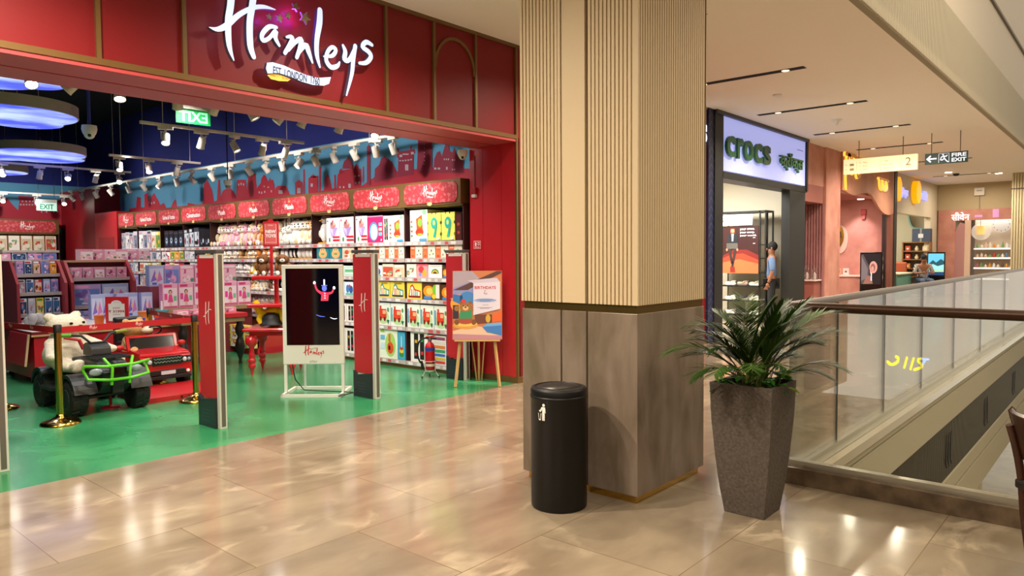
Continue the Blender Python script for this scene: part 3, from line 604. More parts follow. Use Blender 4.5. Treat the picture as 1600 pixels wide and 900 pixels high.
def f_(m):
    g = lambda s_: mat(s_, .35); c0 = .0465
    def P(pts, col, k): m.fpoly(FE, [(-.28+x*.56, .54+y*.785) for x, y in pts], c0+k*.0006, g(col))
    def E(x, y, rx, ry, col, k): m.fell(FE, -.28+x*.56, .54+y*.785, rx*.56, ry*.785, c0+k*.0006, g(col), 20)
    P([(0, 0), (1, 0), (1, 1), (0, 1)], '#c3744a', 0)
    P([(0, .6), (.6, .85), (.4, 1), (0, 1)], '#a99aa8', 1); P([(0, .55), (.5, .62), (.75, .8), (.4, .85), (0, .75)], '#8a8ac0', 2); P([(0, .72), (.9, 1), (1, 1), (1, .97), (.3, .72)], '#54322e', 3)
    P([(0, 0), (1, 0), (1, .14), (.4, .2), (0, .12)], '#dcb9a0', 1); P([(0, 0), (1, 0), (1, .05), (0, .08)], '#b58290', 2)
    E(.15, .52, .2, .14, '#e09a3a', 3); E(.3, .6, .16, .1, '#3c7fc0', 4); P([(0, .56), (.2, .5), (.2, .64), (0, .66)], '#2f6db0', 4); P([(0, .3), (.12, .3), (.12, .5), (0, .5)], '#2c2430', 4)
    E(.26, .2, .26, .05, '#d9973f', 4); E(.26, .225, .24, .04, '#e8bd62', 5); P([(.6, .18), (1, .2), (1, .05), (.78, .09), (.7, .1)], '#3d78bd', 5); P([(.6, .18), (1, .2), (1, .24), (.7, .23)], '#6aa2d8', 6)
    P([(.7, .3), (1, .42), (1, .26), (.75, .24)], '#d8602a', 4); P([(.45, .22), (.8, .24), (.8, .36), (.45, .36)], '#6b3a2c', 4); E(.72, .3, .05, .06, '#c8a13a', 6)
    # bear
    E(.26, .27, .16, .05, '#a84830', 7); E(.08, .25, .05, .04, '#7a4a24', 8); E(.43, .25, .05, .04, '#7a4a24', 8)
    P([(.13, .3), (.4, .3), (.38, .43), (.16, .44)], '#2f8a5c', 8); E(.26, .47, .12, .07, '#9a6634', 9); E(.17, .53, .035, .03, '#8a5628', 8); E(.35, .53, .035, .03, '#8a5628', 8); E(.26, .455, .06, .035, '#d9b07a', 10); E(.26, .47, .02, .012, '#241410', 11)
    E(.22, .49, .012, .01, '#241410', 11); E(.3, .49, .012, .01, '#241410', 11); E(.08, .45, .05, .04, '#9a6634', 9); E(.42, .46, .05, .05, '#9a6634', 9); E(.22, .56, .045, .028, '#c8343c', 12)
    # paper card
    P([(.42, .35), (.97, .44), (.97, .84), (.42, .82)], '#d6cede', 13); P([(.42, .82), (.97, .84), (.9, .9), (.3, .86)], '#c8bcd0', 12)
    m.text('BIRTHDAYS', FE, -.03, .215, 1.115, 1.15, c0+.009, g('#c62a40'), .02); m.text('at', FE, .08, .10, 1.088, 1.102, c0+.009, g('#55506a'))
    logo(m, FE, .05, .14, 1.045, 1.08, c0+.009, g('#9a4a58'), 1.2)
    m.fell(FE, .09, .985, .13, .022, c0+.0088, g('#8fa8d8')); m.frect(FE, .0, .18, .99, .996, c0+.0094, g('#5a70b0')); m.frect(FE, .03, .15, .976, .982, c0+.0094, g('#5a70b0'))
    m.frect(FE, .06, .13, .93, .934, c0+.009, g('#77708a')); m.frect(FE, .0, .17, .9, .904, c0+.009, g('#77708a')); m.frect(FE, .03, .14, .889, .893, c0+.009, g('#5a5470'))
part(f_, 'print', pt)
# ================================================================== FIRE EXTINGUISHER, WALL SIGNS
t = thing('fire_extinguisher', 'red fire extinguisher on a chrome tripod in front of the lowest toy shelf', 'fire extinguisher', (6.10, 6.62, 0)); ex, ey = 6.10, 6.62
ER = mat('#b8101c', .25, coat=.3)
part(lambda m: m.lathe([(.03, .09), (.06, .1), (.062, .11), (.062, .37), (.05, .41), (.022, .435), (.02, .45)], (ex, ey, 0), ER, 24), 'cylinder', t)
part(lambda m: (m.lathe([(.0626, .33), (.0626, .37)], (ex, ey, 0), mat('#2b3f9a', .4), 24), m.lathe([(.0626, .14), (.0626, .17)], (ex, ey, 0), mat('#e8d8d0', .4), 24)), 'label_band', t)
part(lambda m: (m.box(ex-.02, ex+.02, ey-.02, ey+.02, .45, .49, M_GREY), m.tube([(ex-.05, ey+.02, .5), (ex, ey, .495), (ex+.06, ey-.05, .52)], .01, ER), m.tube([(ex-.02, ey, .48), (ex+.06, ey-.05, .475)], .008, M_BLACK)), 'valve', t)
part(lambda m: m.tube(spline([tuple(Vector((ex, ey, z_))-u*a) for a, z_ in ((.0, .475), (.08, .48), (.14, .42), (.155, .3), (.13, .2), (.1, .17))], 4), .011, M_BLACK), 'hose', t)
part(lambda m: m.cyl(tuple(Vector((ex, ey, .2))-u*.105), tuple(Vector((ex, ey, .1))-u*.09), .014, M_BLACK, .022), 'horn', t)
def f_(m):
    m.tube([tuple(Vector((ex, ey, .2))+Vector((.075*math.cos(k*PI/8), .075*math.sin(k*PI/8), 0))) for k in range(17)], .005, M_ALU, 6)
    for k in range(3): a = k*2*PI/3+.9; m.tube([(ex+.07*math.cos(a), ey+.07*math.sin(a), .2), (ex+.07*math.cos(a), ey+.07*math.sin(a), .08), (ex+.12*math.cos(a), ey+.12*math.sin(a), .012)], .006, M_ALU, 6); m.ell((ex+.12*math.cos(a), ey+.12*math.sin(a), .012), .012, M_BLACK, 8, 6)
    m.lathe([(.062, .075), (.062, .09)], (ex, ey, 0), M_ALU, 20)
part(f_, 'tripod', t)
FJ = facing_x(6.439, 6.12)
m = MB(); m.fbox(FJ, -.06, .07, 1.57, 1.68, 0, .006, mat('#c9202c', .4)); m.fbox(FJ, -.052, .062, 1.578, 1.672, .006, .007, mat('#f2e4e0', .4)); m.fbox(FJ, -.047, .057, 1.583, 1.667, .007, .008, mat('#c9202c', .4))
m.frect(FJ, -.03, -.005, 1.61, 1.655, .009, M_WHITE); m.frect(FJ, .015, .045, 1.62, 1.655, .009, M_WHITE); m.fell(FJ, .03, 1.637, .01, .012, .0095, mat('#c9202c', .4)); m.frect(FJ, -.035, .045, 1.592, 1.6, .009, M_WHITE)
build(m, 'fire_sign', label='small red and white fire sign on the red jamb above the poster', cat='sign')
t = thing('fire_alarm', 'small red alarm sounder with white base on the red jamb, high up', 'fire alarm', (6.42, 6.15, 2.27))
part(lambda m: m.fbox(facing_x(6.44, 6.15), -.04, .04, 2.24, 2.32, 0, .04, mat('#b01420', .4)), 'body', t, bevel=.008); part(lambda m: m.fbox(facing_x(6.44, 6.15), -.03, .03, 2.2, 2.235, 0, .035, M_WHITE), 'base', t)
part(lambda m: m.fbox(facing_x(6.44, 6.15), -.005, .005, 2.32, 2.7, 0, .01, mat('#8e1620', .5)), 'conduit', t)
def dome_cam(x, y, z, lab, s_=1.0):
    t = thing('security_camera', lab, 'camera', (x, y, z))
    part(lambda m: m.lathe([(.075*s_, .1*s_), (.08*s_, .06*s_), (.07*s_, .02*s_), (.06*s_, .0)], (x, y, z), M_WHITE, 20), 'housing', t)
    part(lambda m: m.ell((x, y, z), (.055*s_, .055*s_, .05*s_), M_WHITE, 16, 10), 'dome', t)
    part(lambda m: m.ell(tuple(Vector((x, y, z-.01))-Vector((x, y, 0)).normalized()*.035*s_), .024*s_, M_GLOSSBLK, 12, 8), 'lens', t)
    return t
dome_cam(6.38, 6.3, 2.70, 'small white camera under the shop soffit at the end of the mural', .8)
tc = dome_cam(3.42, 9.75, 3.0, 'white dome camera hanging beside the glowing blue cloud panel', 1.1)
part(lambda m: m.cyl((3.42, 9.75, 3.1), (3.42, 9.75, 4.7), .02, mat('#3d4aa8', .5), n=10), 'drop_pipe', tc)
# ================================================================== BELT POSTS
M_BRS = mat('#c4a04a', .16, 1)
def post(x, y, lab, h=.9):
    t = thing('belt_post', lab, 'belt post', (x, y, 0), group='brass belt posts around the ride-on toys')
    part(lambda m: m.lathe([(.165, 0), (.165, .012), (.15, .028), (.09, .045), (.04, .07), (.032, .09)], (0, 0, 0), M_BRS, 36), 'base', t, local=True)
    part(lambda m: m.lathe([(.03, .08), (.03, h-.06)], (0, 0, 0), M_BRS, 24), 'pole', t, local=True)
    part(lambda m: m.lathe([(.033, h-.07), (.034, h-.005), (.03, h)], (0, 0, 0), M_BLACK, 24), 'cap', t, local=True)
    return t
post(2.27, 7.38, 'brass belt post nearest the entrance, in front of the quad bike'); post(2.10, 8.56, 'brass belt post at the left edge, left of the big cream bear')
post(3.55, 7.44, 'brass belt post right of the red toy car, next to the gate'); post(3.72, 8.92, 'brass belt post at the back, behind the red toy car')
def belt(a, b, lab, dark=False):
    a, b = Vector(a), Vector(b); d = b-a; L_ = d.length; fr = Fr(a, d, (0, 0, 1)); m = MB(); Rm = mat('#8a1018' if dark else '#b5141e', .5)
    m.fbox(fr, .035, L_-.035, -.028, .028, -.0015, .0015, Rm)
    k = .3
    while k < L_-.2:
        for sd, o_ in ((1, .0025), ):
            logo(m, fr, k-.07, k+.07, -.024, .026, .0025, mat('#f0d8d4', .5), 1.3)
            f2 = Fr(a+d.normalized()*k, -d, (0, 0, 1)); logo(m, f2, -.07, .07, -.024, .026, .0025, mat('#f0d8d4', .5), 1.3)
        k += .42
    build(m, 'retractable_belt', label=lab, cat='belt')
belt((2.10, 8.56, .85), (2.27, 7.38, .85), 'red printed belt from the left-edge post to the nearest brass post')
belt((2.27, 7.38, .85), (3.55, 7.44, .85), 'long red printed belt across the front of the quad bike and bears')
belt((3.55, 7.44, .85), (3.72, 8.92, .85), 'red belt running back from the post beside the gate', True)
# ================================================================== QUAD BIKE
t = thing('toy_quad_bike', 'black ride-on quad bike with lime green bumper behind the brass post', 'ride-on toy', (2.75, 7.98, 0)); qx = 2.755
M_PL = mat('#141516', .4); M_TY = mat('#0d0d0e', .6); M_LIME = mat('#5fbf1c', .3, coat=.3)
def wheel(parent, x, y, r, w_, hub, sx, treads=16):
    def f_(m):
        m.lathe([(r*.55, -w_/2), (r*.9, -w_/2), (r, -w_*.36), (r*1.0, w_*.36), (r*.9, w_/2), (r*.55, w_/2)], (x, y, r), M_TY, 32, (1, 0, 0))
        for k in range(treads):
            a = k*2*PI/treads
            for s_ in (-1, 1):
                a2 = a+(.5*2*PI/treads if s_ > 0 else 0); c, s2 = math.cos(a2), math.sin(a2); T = Vector((0, -s2, c)); O = Vector((0, c, s2)); p = Vector((x+s_*w_*.22, y, r))+O*r*.985
                X_ = Vector((1, 0, 0)); hx, ht, hr = w_*.2, r*.085, r*.05
                vs = [p+X_*i_*hx+T*(j_*ht+i_*s_*ht*.5)+O*k_*hr for k_ in (-1, 1) for i_, j_ in ((-1, -1), (1, -1), (1, 1), (-1, 1))]
                m.add(vs, [(3, 2, 1, 0), (4, 5, 6, 7), (0, 1, 5, 4), (1, 2, 6, 5), (2, 3, 7, 6), (3, 0, 4, 7)], M_TY)
    wh = part(f_, 'wheel', parent)
    part(lambda m: (m.lathe([(r*.2, w_*.3), (r*.52, w_*.42), (r*.58, w_*.5), (r*.56, w_*.52), (r*.3, w_*.36), (.02, w_*.4)], (x, y, r), hub, 20, (sx, 0, 0)), [m.cyl((x+sx*w_*.4, y, r), (x+sx*w_*.44, y+r*.5*math.cos(k*PI/3), r+r*.5*math.sin(k*PI/3)), .012, hub, n=6) for k in range(6)]), 'hub', wh)
for x, y, sx in ((2.47, 7.63, -1), (3.03, 7.62, 1), (2.47, 8.42, -1), (3.03, 8.40, 1)): wheel(t, x, y, .165, .15, mat('#2a2c2e', .35), sx)
def f_(m):
    fr = Fr((qx, 0, 0), (0, -1, 0), (0, 0, 1))
    m.prism(Fr((qx-.13, 0, 0), (0, -1, 0), (0, 0, 1)), [(-8.62, .3), (-8.5, .24), (-7.5, .2), (-7.36, .3), (-7.34, .42), (-7.5, .5), (-7.8, .54), (-8.0, .5), (-8.1, .42), (-8.5, .44), (-8.66, .42)], -.26, 0, M_PL)
part(f_, 'body', t, bevel=.012)
def fender(y0, x0, sx):
    def f_(m):
        fr = Fr((x0, y0, .165), (0, 1, 0), (0, 0, 1)); o = [(.235*math.cos(a), .235*math.sin(a)) for a in [R(q) for q in range(20, 165, 12)]]; i_ = [(.2*math.cos(a), .2*math.sin(a)) for a in [R(q) for q in range(160, 15, -12)]]
        m.prism(fr, o+i_, -.1, .1, M_PL)
    part(f_, 'fender', t)
for y0 in (7.63, 8.42):
    for x0, sx in ((2.5, -1), (3.0, 1)): fender(y0, x0, sx)
def f_(m):
    for k in range(5): m.box(qx-.17, qx+.17, 7.42+k*.07, 7.44+k*.07, .535, .55, M_PL)
    for x in (-.17, 0, .155): m.box(qx+x, qx+x+.02, 7.4, 7.74, .52, .545, M_PL)
part(f_, 'front_rack', t)
part(lambda m: (m.box(qx-.14, qx+.14, 8.05, 8.5, .44, .5, mat('#1c1d1f', .6)), m.box(qx-.14, qx+.14, 8.5, 8.6, .44, .68, mat('#1c1d1f', .6))), 'seat', t, bevel=.02)
part(lambda m: m.prism(Fr((qx-.09, 0, 0), (0, -1, 0), (0, 0, 1)), [(-7.95, .54), (-7.72, .54), (-7.74, .62), (-7.86, .67), (-7.95, .64)], -.18, 0, M_PL), 'dashboard', t, bevel=.015)
part(lambda m: m.tube([(qx-.22, 7.93, .74), (qx-.13, 7.86, .735), (qx-.06, 7.83, .66), (qx+.06, 7.83, .66), (qx+.13, 7.86, .735), (qx+.22, 7.93, .74)], .012, M_PL), 'handlebar', t)
for s_ in (-1, 1): part(lambda m: m.tube([(qx+s_*.2, 7.92, .74), (qx+s_*.33, 7.98, .745)], .02, mat('#6cae2c' if s_ < 0 else '#8d8f3a', .5)), 'grip', t)
def f_(m):
    y = 7.26; z0, z1 = .36, .50
    m.tube([(qx-.1, y, z0), (qx-.27, y+.05, z0+.02), (qx-.29, y+.12, z0+.1), (qx-.29, y+.09, z1), (qx-.12, y, z1-.01), (qx+.12, y, z1-.01), (qx+.29, y+.09, z1), (qx+.27, y+.12, z0+.1), (qx+.27, y+.05, z0+.02), (qx+.1, y, z0), (qx-.1, y, z0)], .014, M_LIME)
    for s_ in (-1, 1): m.tube([(qx+s_*.08, y+.02, z0-.05), (qx+s_*.08, y-.01, z1-.03), (qx+s_*.13, y+.06, z1+.06)], .014, M_LIME)
part(f_, 'bumper', t, label='lime green tubular front bumper')
for s_ in (-1, 1): part(lambda m: m.ell((qx+s_*.18, 7.375, .43), (.06, .03, .035), mat('#9aa2aa', .15), 14, 8), 'headlight', t)
part(lambda m: (m.box(qx-.07, qx+.07, 7.31, 7.35, .40, .46, M_GLOSSBLK), m.box(qx-.05, qx+.05, 7.34, 7.4, .22, .4, M_PL)), 'grille', t)
part(lambda m: (m.cyl((2.5, 7.63, .165), (3.0, 7.63, .165), .02, M_PL), m.cyl((2.5, 8.41, .165), (3.0, 8.41, .165), .02, M_PL)), 'axle', t)
part(lambda m: (m.cyl((2.36, 8.2, .36), (2.5, 8.2, .38), .035, M_PL), m.box(2.36, 2.46, 7.9, 8.2, .22, .25, M_PL)), 'footrest', t)
# low red stand under the bike
t = thing('red_stand', 'small round-footed red stand showing under the quad bike', 'stand', (2.85, 7.8, 0))
part(lambda m: m.lathe([(.09, 0), (.09, .008), (.02, .02)], (2.85, 7.8, 0), M_RED2, 20), 'foot', t); part(lambda m: m.cyl((2.85, 7.8, .015), (2.85, 7.8, .2), .014, M_RED2, n=12), 'pole', t)
# ================================================================== RED TOY CAR
M_CR = mat('#c8141a', .18, coat=.6)
m = MB(); m.prism(Fr((3.12, 0, 0), (0, -1, 0), (0, 0, 1)), [(-8.35, 0), (-7.66, 0), (-7.66, .05), (-8.35, .07)], -.82, 0, mat('#b01a22', .4))
for k in range(3): m.fell(facing_y(3.5+k*.08, 7.655, .027), 0, 0, .012, .012, 0, M_BLACK, 10)
build(m, 'display_ramp', label='low red ramp board on the green floor in front of the toy car', cat='ramp')
t = thing('toy_car', 'red ride-on toy off-roader carrying a tan bear, black grille to the front', 'ride-on toy', (3.52, 8.7, 0)); x0, x1 = 3.34, 3.94; xc = (x0+x1)/2; yf = 8.30
def f_(m):
    m.prism(Fr((x0+.02, 0, 0), (0, -1, 0), (0, 0, 1)), [(-9.4, .14), (-yf-.02, .14), (-yf, .2), (-yf-.01, .36), (-yf-.06, .41), (-yf-.36, .43), (-9.4, .42)], -(x1-x0-.04), 0, M_CR)
part(f_, 'body', t, bevel=.025)
part(lambda m: m.prism(Fr((x0+.03, 0, 0), (0, -1, 0), (0, 0, 1)), [(-8.66, .42), (-yf-.03, .395), (-yf-.06, .425), (-8.66, .455)], -(x1-x0-.06), 0, M_CR), 'bonnet', t, bevel=.012)
wsf = Fr((xc, 8.66, .43), (1, 0, 0), Vector((0, .35, 1)))
part(lambda m: (m.fbox(wsf, -.25, .25, 0, .16, -.01, .01, mat('#1b1d20', .1, spec=.7)), ), 'windscreen', t, bevel=.004)
part(lambda m: (m.fbox(wsf, -.28, .28, .155, .18, -.014, .014, M_CR), m.fbox(wsf, -.28, -.25, 0, .16, -.014, .014, M_CR), m.fbox(wsf, .25, .28, 0, .16, -.014, .014, M_CR)), 'windscreen_frame', t)
def f_(m):
    m.box(xc-.16, xc+.16, yf-.018, yf+.02, .29, .385, mat('#191a1c', .3))
    for r_ in range(2):
        P = [(xc-.15+k*.0188, (.32 if k % 2 else .335)+r_*.035) for k in range(17)]
        m.stroke(facing_y(0, yf-.019), P, [.01]*17, 0, .004, mat('#c9cccf', .2, .9), sub=1)
part(f_, 'grille', t)
part(lambda m: (m.box(x0+.03, x1-.03, yf-.02, yf+.05, .13, .17, M_PL), m.box(xc-.2, xc+.2, yf-.025, yf+.02, .18, .235, M_PL)), 'lower_grille', t, bevel=.006)
part(lambda m: m.box(xc-.08, xc+.08, yf-.03, yf-.02, .185, .225, mat('#c9cbd0', .4)), 'number_plate', t)
for s_ in (-1, 1):
    part(lambda m: (m.box(xc+s_*.215-.065, xc+s_*.215+.065, yf-.01, yf+.06, .3, .375, mat('#2b2e33', .1, spec=.8)), m.ell((xc+s_*.195, yf-.01, .335), (.026, .012, .026), mat('#d8dce4', .1), 12, 8), m.ell((xc+s_*.245, yf-.008, .335), (.02, .012, .02), mat('#b8bcc4', .1), 12, 8)), 'headlight', t, bevel=.008)
    part(lambda m: m.ell((xc+s_*.23, yf-.012, .2), (.02, .01, .02), mat('#e8e8e8', .2), 12, 8), 'fog_light', t)
    part(lambda m: (m.ell((xc+s_*.35, 8.7, .48), (.05, .03, .035), M_CR, 14, 8), m.cyl((xc+s_*.27, 8.7, .45), (xc+s_*.33, 8.7, .47), .012, M_CR)), 'wing_mirror', t)
    for y in (8.50, 9.2): wheel(t, xc+s_*.265, y, .11, .09, mat('#8b8f94', .3, .7), s_, 14)
part(lambda m: m.tube([(xc+.08+.09*math.cos(k*PI/8), 8.82-.04*math.sin(k*PI/8), .64+.055*math.sin(k*PI/8)) for k in range(17)], .011, M_PL), 'steering_wheel', t)
part(lambda m: (m.box(xc-.16, xc+.16, 9.0, 9.35, .4, .5, M_PL), m.box(xc-.16, xc+.16, 9.3, 9.4, .42, .78, M_PL)), 'seat', t, bevel=.02)
# ================================================================== BIG PLUSH BEARS
def big_bear(loc, rz, s_, c1, c2, lab, armup=False, headtilt=0):
    t = thing('teddy_bear', lab, 'teddy bear', loc, rz)
    fur = noise_mat('fur'+c1, c1, c2, 30, .95, bump=.6, bscale=60, lo=.3, hi=.7)
    m = MB(); hz = .56
    E_ = lambda c, r, rot=None: m.ell([q*s_ for q in c], [q*s_ for q in r], fur, 20, 14, rot)
    E_((0, 0, .2), (.19, .15, .22)); E_((0, .01, .36), (.14, .12, .12)); E_((0, -.01, hz), (.17, .145, .14)); E_((0, -.1, hz-.035), (.085, .07, .06))
    for x in (-1, 1):
        E_((x*.13, .02, hz+.115), (.055, .03, .055))
        for k in range(5): E_((x*(.15+.035*k), -.03-.04*k, .36-.035*k+(.02*k if armup else 0)), (.062-.002*k,)*3)
        for k in range(5): E_((x*(.11+.02*k), -.1-.055*k, .08), (.085-.005*k, .085, .08-.004*k))
        E_((x*.2, -.36, .1), (.07, .05, .09))
    o = build(m, 'body', t, local=True)
    r = o.modifiers.new('r', 'REMESH'); r.mode = 'VOXEL'; r.voxel_size = .016*s_; r.use_smooth_shade = True
    q = o.modifiers.new('s', 'SMOOTH'); q.iterations = 6; q.factor = .6
    BKE = mat('#1b120e', .2)
    for x in (-1, 1): part(lambda m: m.ell((x*.06*s_, -.142*s_, (hz+.03)*s_), (.017*s_, .01*s_, .017*s_), BKE, 10, 8), 'eye', t, local=True)
    part(lambda m: m.ell((0, -.175*s_, (hz-.01)*s_), (.027*s_, .014*s_, .018*s_), BKE, 12, 8), 'nose', t, local=True)
    return t
b1 = big_bear((2.62, 8.30, .36), .45, .95, '#d8ccb0', '#efe6cf', 'big cream teddy bear sitting on the black quad bike')
b1.scale = (1.3, 1.2, .86)
part(lambda m: m.tube([(-.12, -.13, .4), (-.02, -.17, .36), (.0, -.19, .25)], .016, mat('#b5141e', .6), 6), 'ribbon', b1, local=True)
b2 = big_bear((3.56, 8.96, .26), .6, .92, '#c8945a', '#dcae78', 'tan teddy bear sitting in the red toy car')
b2.scale = (1.1, 1.1, .8)
part(lambda m: (m.ell((-.03, -.13, .27), (.035, .02, .02), mat('#7a4a2c', .7), 10, 6), m.ell((.03, -.13, .27), (.035, .02, .02), mat('#7a4a2c', .7), 10, 6)), 'bow', b2, local=True)
part(lambda m: m.ell((0, -.17*.86, .53*.92), (.075, .05, .055), mat('#e8d8be', .9), 14, 10), 'muzzle', b2, local=True)
# ================================================================== TOY BOXES: printed cartons, each an object of its own
rnd = random.Random(7)
def carton(name, w, h, d, base, items=(), side=None, rim=None):
    """front towards local -Y, origin at the middle of the bottom"""
    m = MB(); bs = mat(base, .35)
    m.box(-w/2, w/2, -d/2, d/2, 0, h, bs)
    if side:
        m.add([(w/2+.0006, -d/2, 0), (w/2+.0006, d/2, 0), (w/2+.0006, d/2, h), (w/2+.0006, -d/2, h)], [(0, 1, 2, 3)], mat(side, .4)); m.add([(-w/2-.0006, d/2, 0), (-w/2-.0006, -d/2, 0), (-w/2-.0006, -d/2, h), (-w/2-.0006, d/2, h)], [(0, 1, 2, 3)], mat(side, .4))
    fr = Fr((-w/2, -d/2, 0), (1, 0, 0), (0, 0, 1))
    for k, it in enumerate(items):
        c = .0008+.0006*k; col = mat(it[-1], .35)
        if it[0] == 'r': m.frect(fr, it[1]*w, it[2]*w, it[3]*h, it[4]*h, c, col)
        elif it[0] == 'e': m.fell(fr, it[1]*w, it[2]*h, it[3]*w, it[4]*h, c, col, 12)
        elif it[0] == 'p': m.fpoly(fr, [(x*w, y*h) for x, y in it[1]], c, col)
        elif it[0] == 't': m.text(it[1], fr, it[2]*w, it[3]*w, it[4]*h, it[5]*h, c, col, .03)
        elif it[0] == 's': m.stroke(fr, [(x*w, y*h) for x, y in it[1]], [it[2]*w]*len(it[1]), c, c, col, sub=3)
    me_o = build(m, name, local=True, loc=(0, 0, 0)); return me_o
def rart(seed, pal):
    r = random.Random(seed); it = []
    it.append(('r', .05, .95, .05, .78, r.choice(pal))); it.append(('r', .05, r.uniform(.5, .95), .82, .95, r.choice(pal)))
    for k in range(5): it.append(('e', r.uniform(.15, .85), r.uniform(.15, .65), r.uniform(.07, .2), r.uniform(.07, .2), r.choice(pal)))
    for k in range(3): x = r.uniform(.06, .7); y = r.uniform(.07, .6); it.append(('r', x, x+r.uniform(.08, .24), y, y+r.uniform(.05, .2), r.choice(pal)))
    return it
PAL = {'pale grey': ['#c9ccd6', '#9ba4b6', '#e9e4de', '#6d7690', '#d9b9b9', '#b88e9a', '#4a4652'], 'white and blue': ['#e6ebf2', '#7fa6cf', '#3f6ea8', '#f0d9c9', '#c44a4a', '#263a68'],
       'pink': ['#e59ab8', '#f3c9d8', '#c9588c', '#f6e6ec', '#9a3c6e', '#e8d2b8', '#5f9a7a'], 'lilac': ['#b49ad0', '#d8c6ea', '#7a5aa8', '#e8a2c8', '#f0e8f4', '#6a86c8'],
       'yellow': ['#f2c832', '#f7e08c', '#d86a2a', '#3f7fc0', '#ffffff', '#3f9a4a'], 'black': ['#141418', '#3a3e4a', '#c8ccd2', '#8a1f2a', '#5a6a8a'], 'red': ['#c8242e', '#f0d0c8', '#7a1018', '#f2b03a', '#2a2a34', '#ffffff'],
       'green': ['#2f9a55', '#bfe0b0', '#e8e8d8', '#1d5a3a', '#e0b040'], 'cream': ['#efe2cc', '#e39a5a', '#c8503a', '#7fa37a', '#d8c2a0', '#f6efe2']}
PROTO = {}; PCOUNT = {}
def proto(kind, w, h, d, var=0, pal=None):
    k = (kind, round(w, 3), round(h, 3), round(d, 3), var)
    if k in PROTO: return PROTO[k], False
    if kind in PAL:
        r_ = random.Random(hash_(kind)+var*13); p = PAL[kind]; o = carton('toy_box', w, h, d, p[0], rart(hash_(kind)+var*31, p), side=p[1])
    else:
        base, items, side = SPECIAL[kind]; o = carton('toy_box', w, h, d, base, items, side)
    PROTO[k] = o; return o, True
def hash_(s_): return sum(ord(c)*(i+3) for i, c in enumerate(s_))
def place(kind, w, h, d, loc, rz, label, cat='toy box', group=None, var=0):
    o, new = proto(kind, w, h, d, var)
    if new: o.location = loc; o.rotation_euler = (0, 0, rz)
    else: o = copy_tree(o, loc, rz)
    setp(o, label, cat, group); return o
robot = [('r', .04, .96, .03, .97, '#efe9df'), ('p', [(.35, .72), (.7, .85), (.75, .3), (.4, .2)], '#e0602a'), ('e', .55, .3, .24, .12, '#d8402a'), ('e', .58, .6, .12, .13, '#8ac04a'), ('r', .45, .7, .2, .26, '#f2c040'), ('r', .04, .16, .15, .22, '#7a8a6a'), ('r', .04, .16, .3, .37, '#c86a4a'), ('r', .04, .16, .45, .52, '#7a8a6a'), ('r', .04, .16, .6, .67, '#c86a4a'), ('e', .85, .92, .12, .08, '#8fce9a'), ('r', .55, .96, .03, .1, '#4aa0d0')]
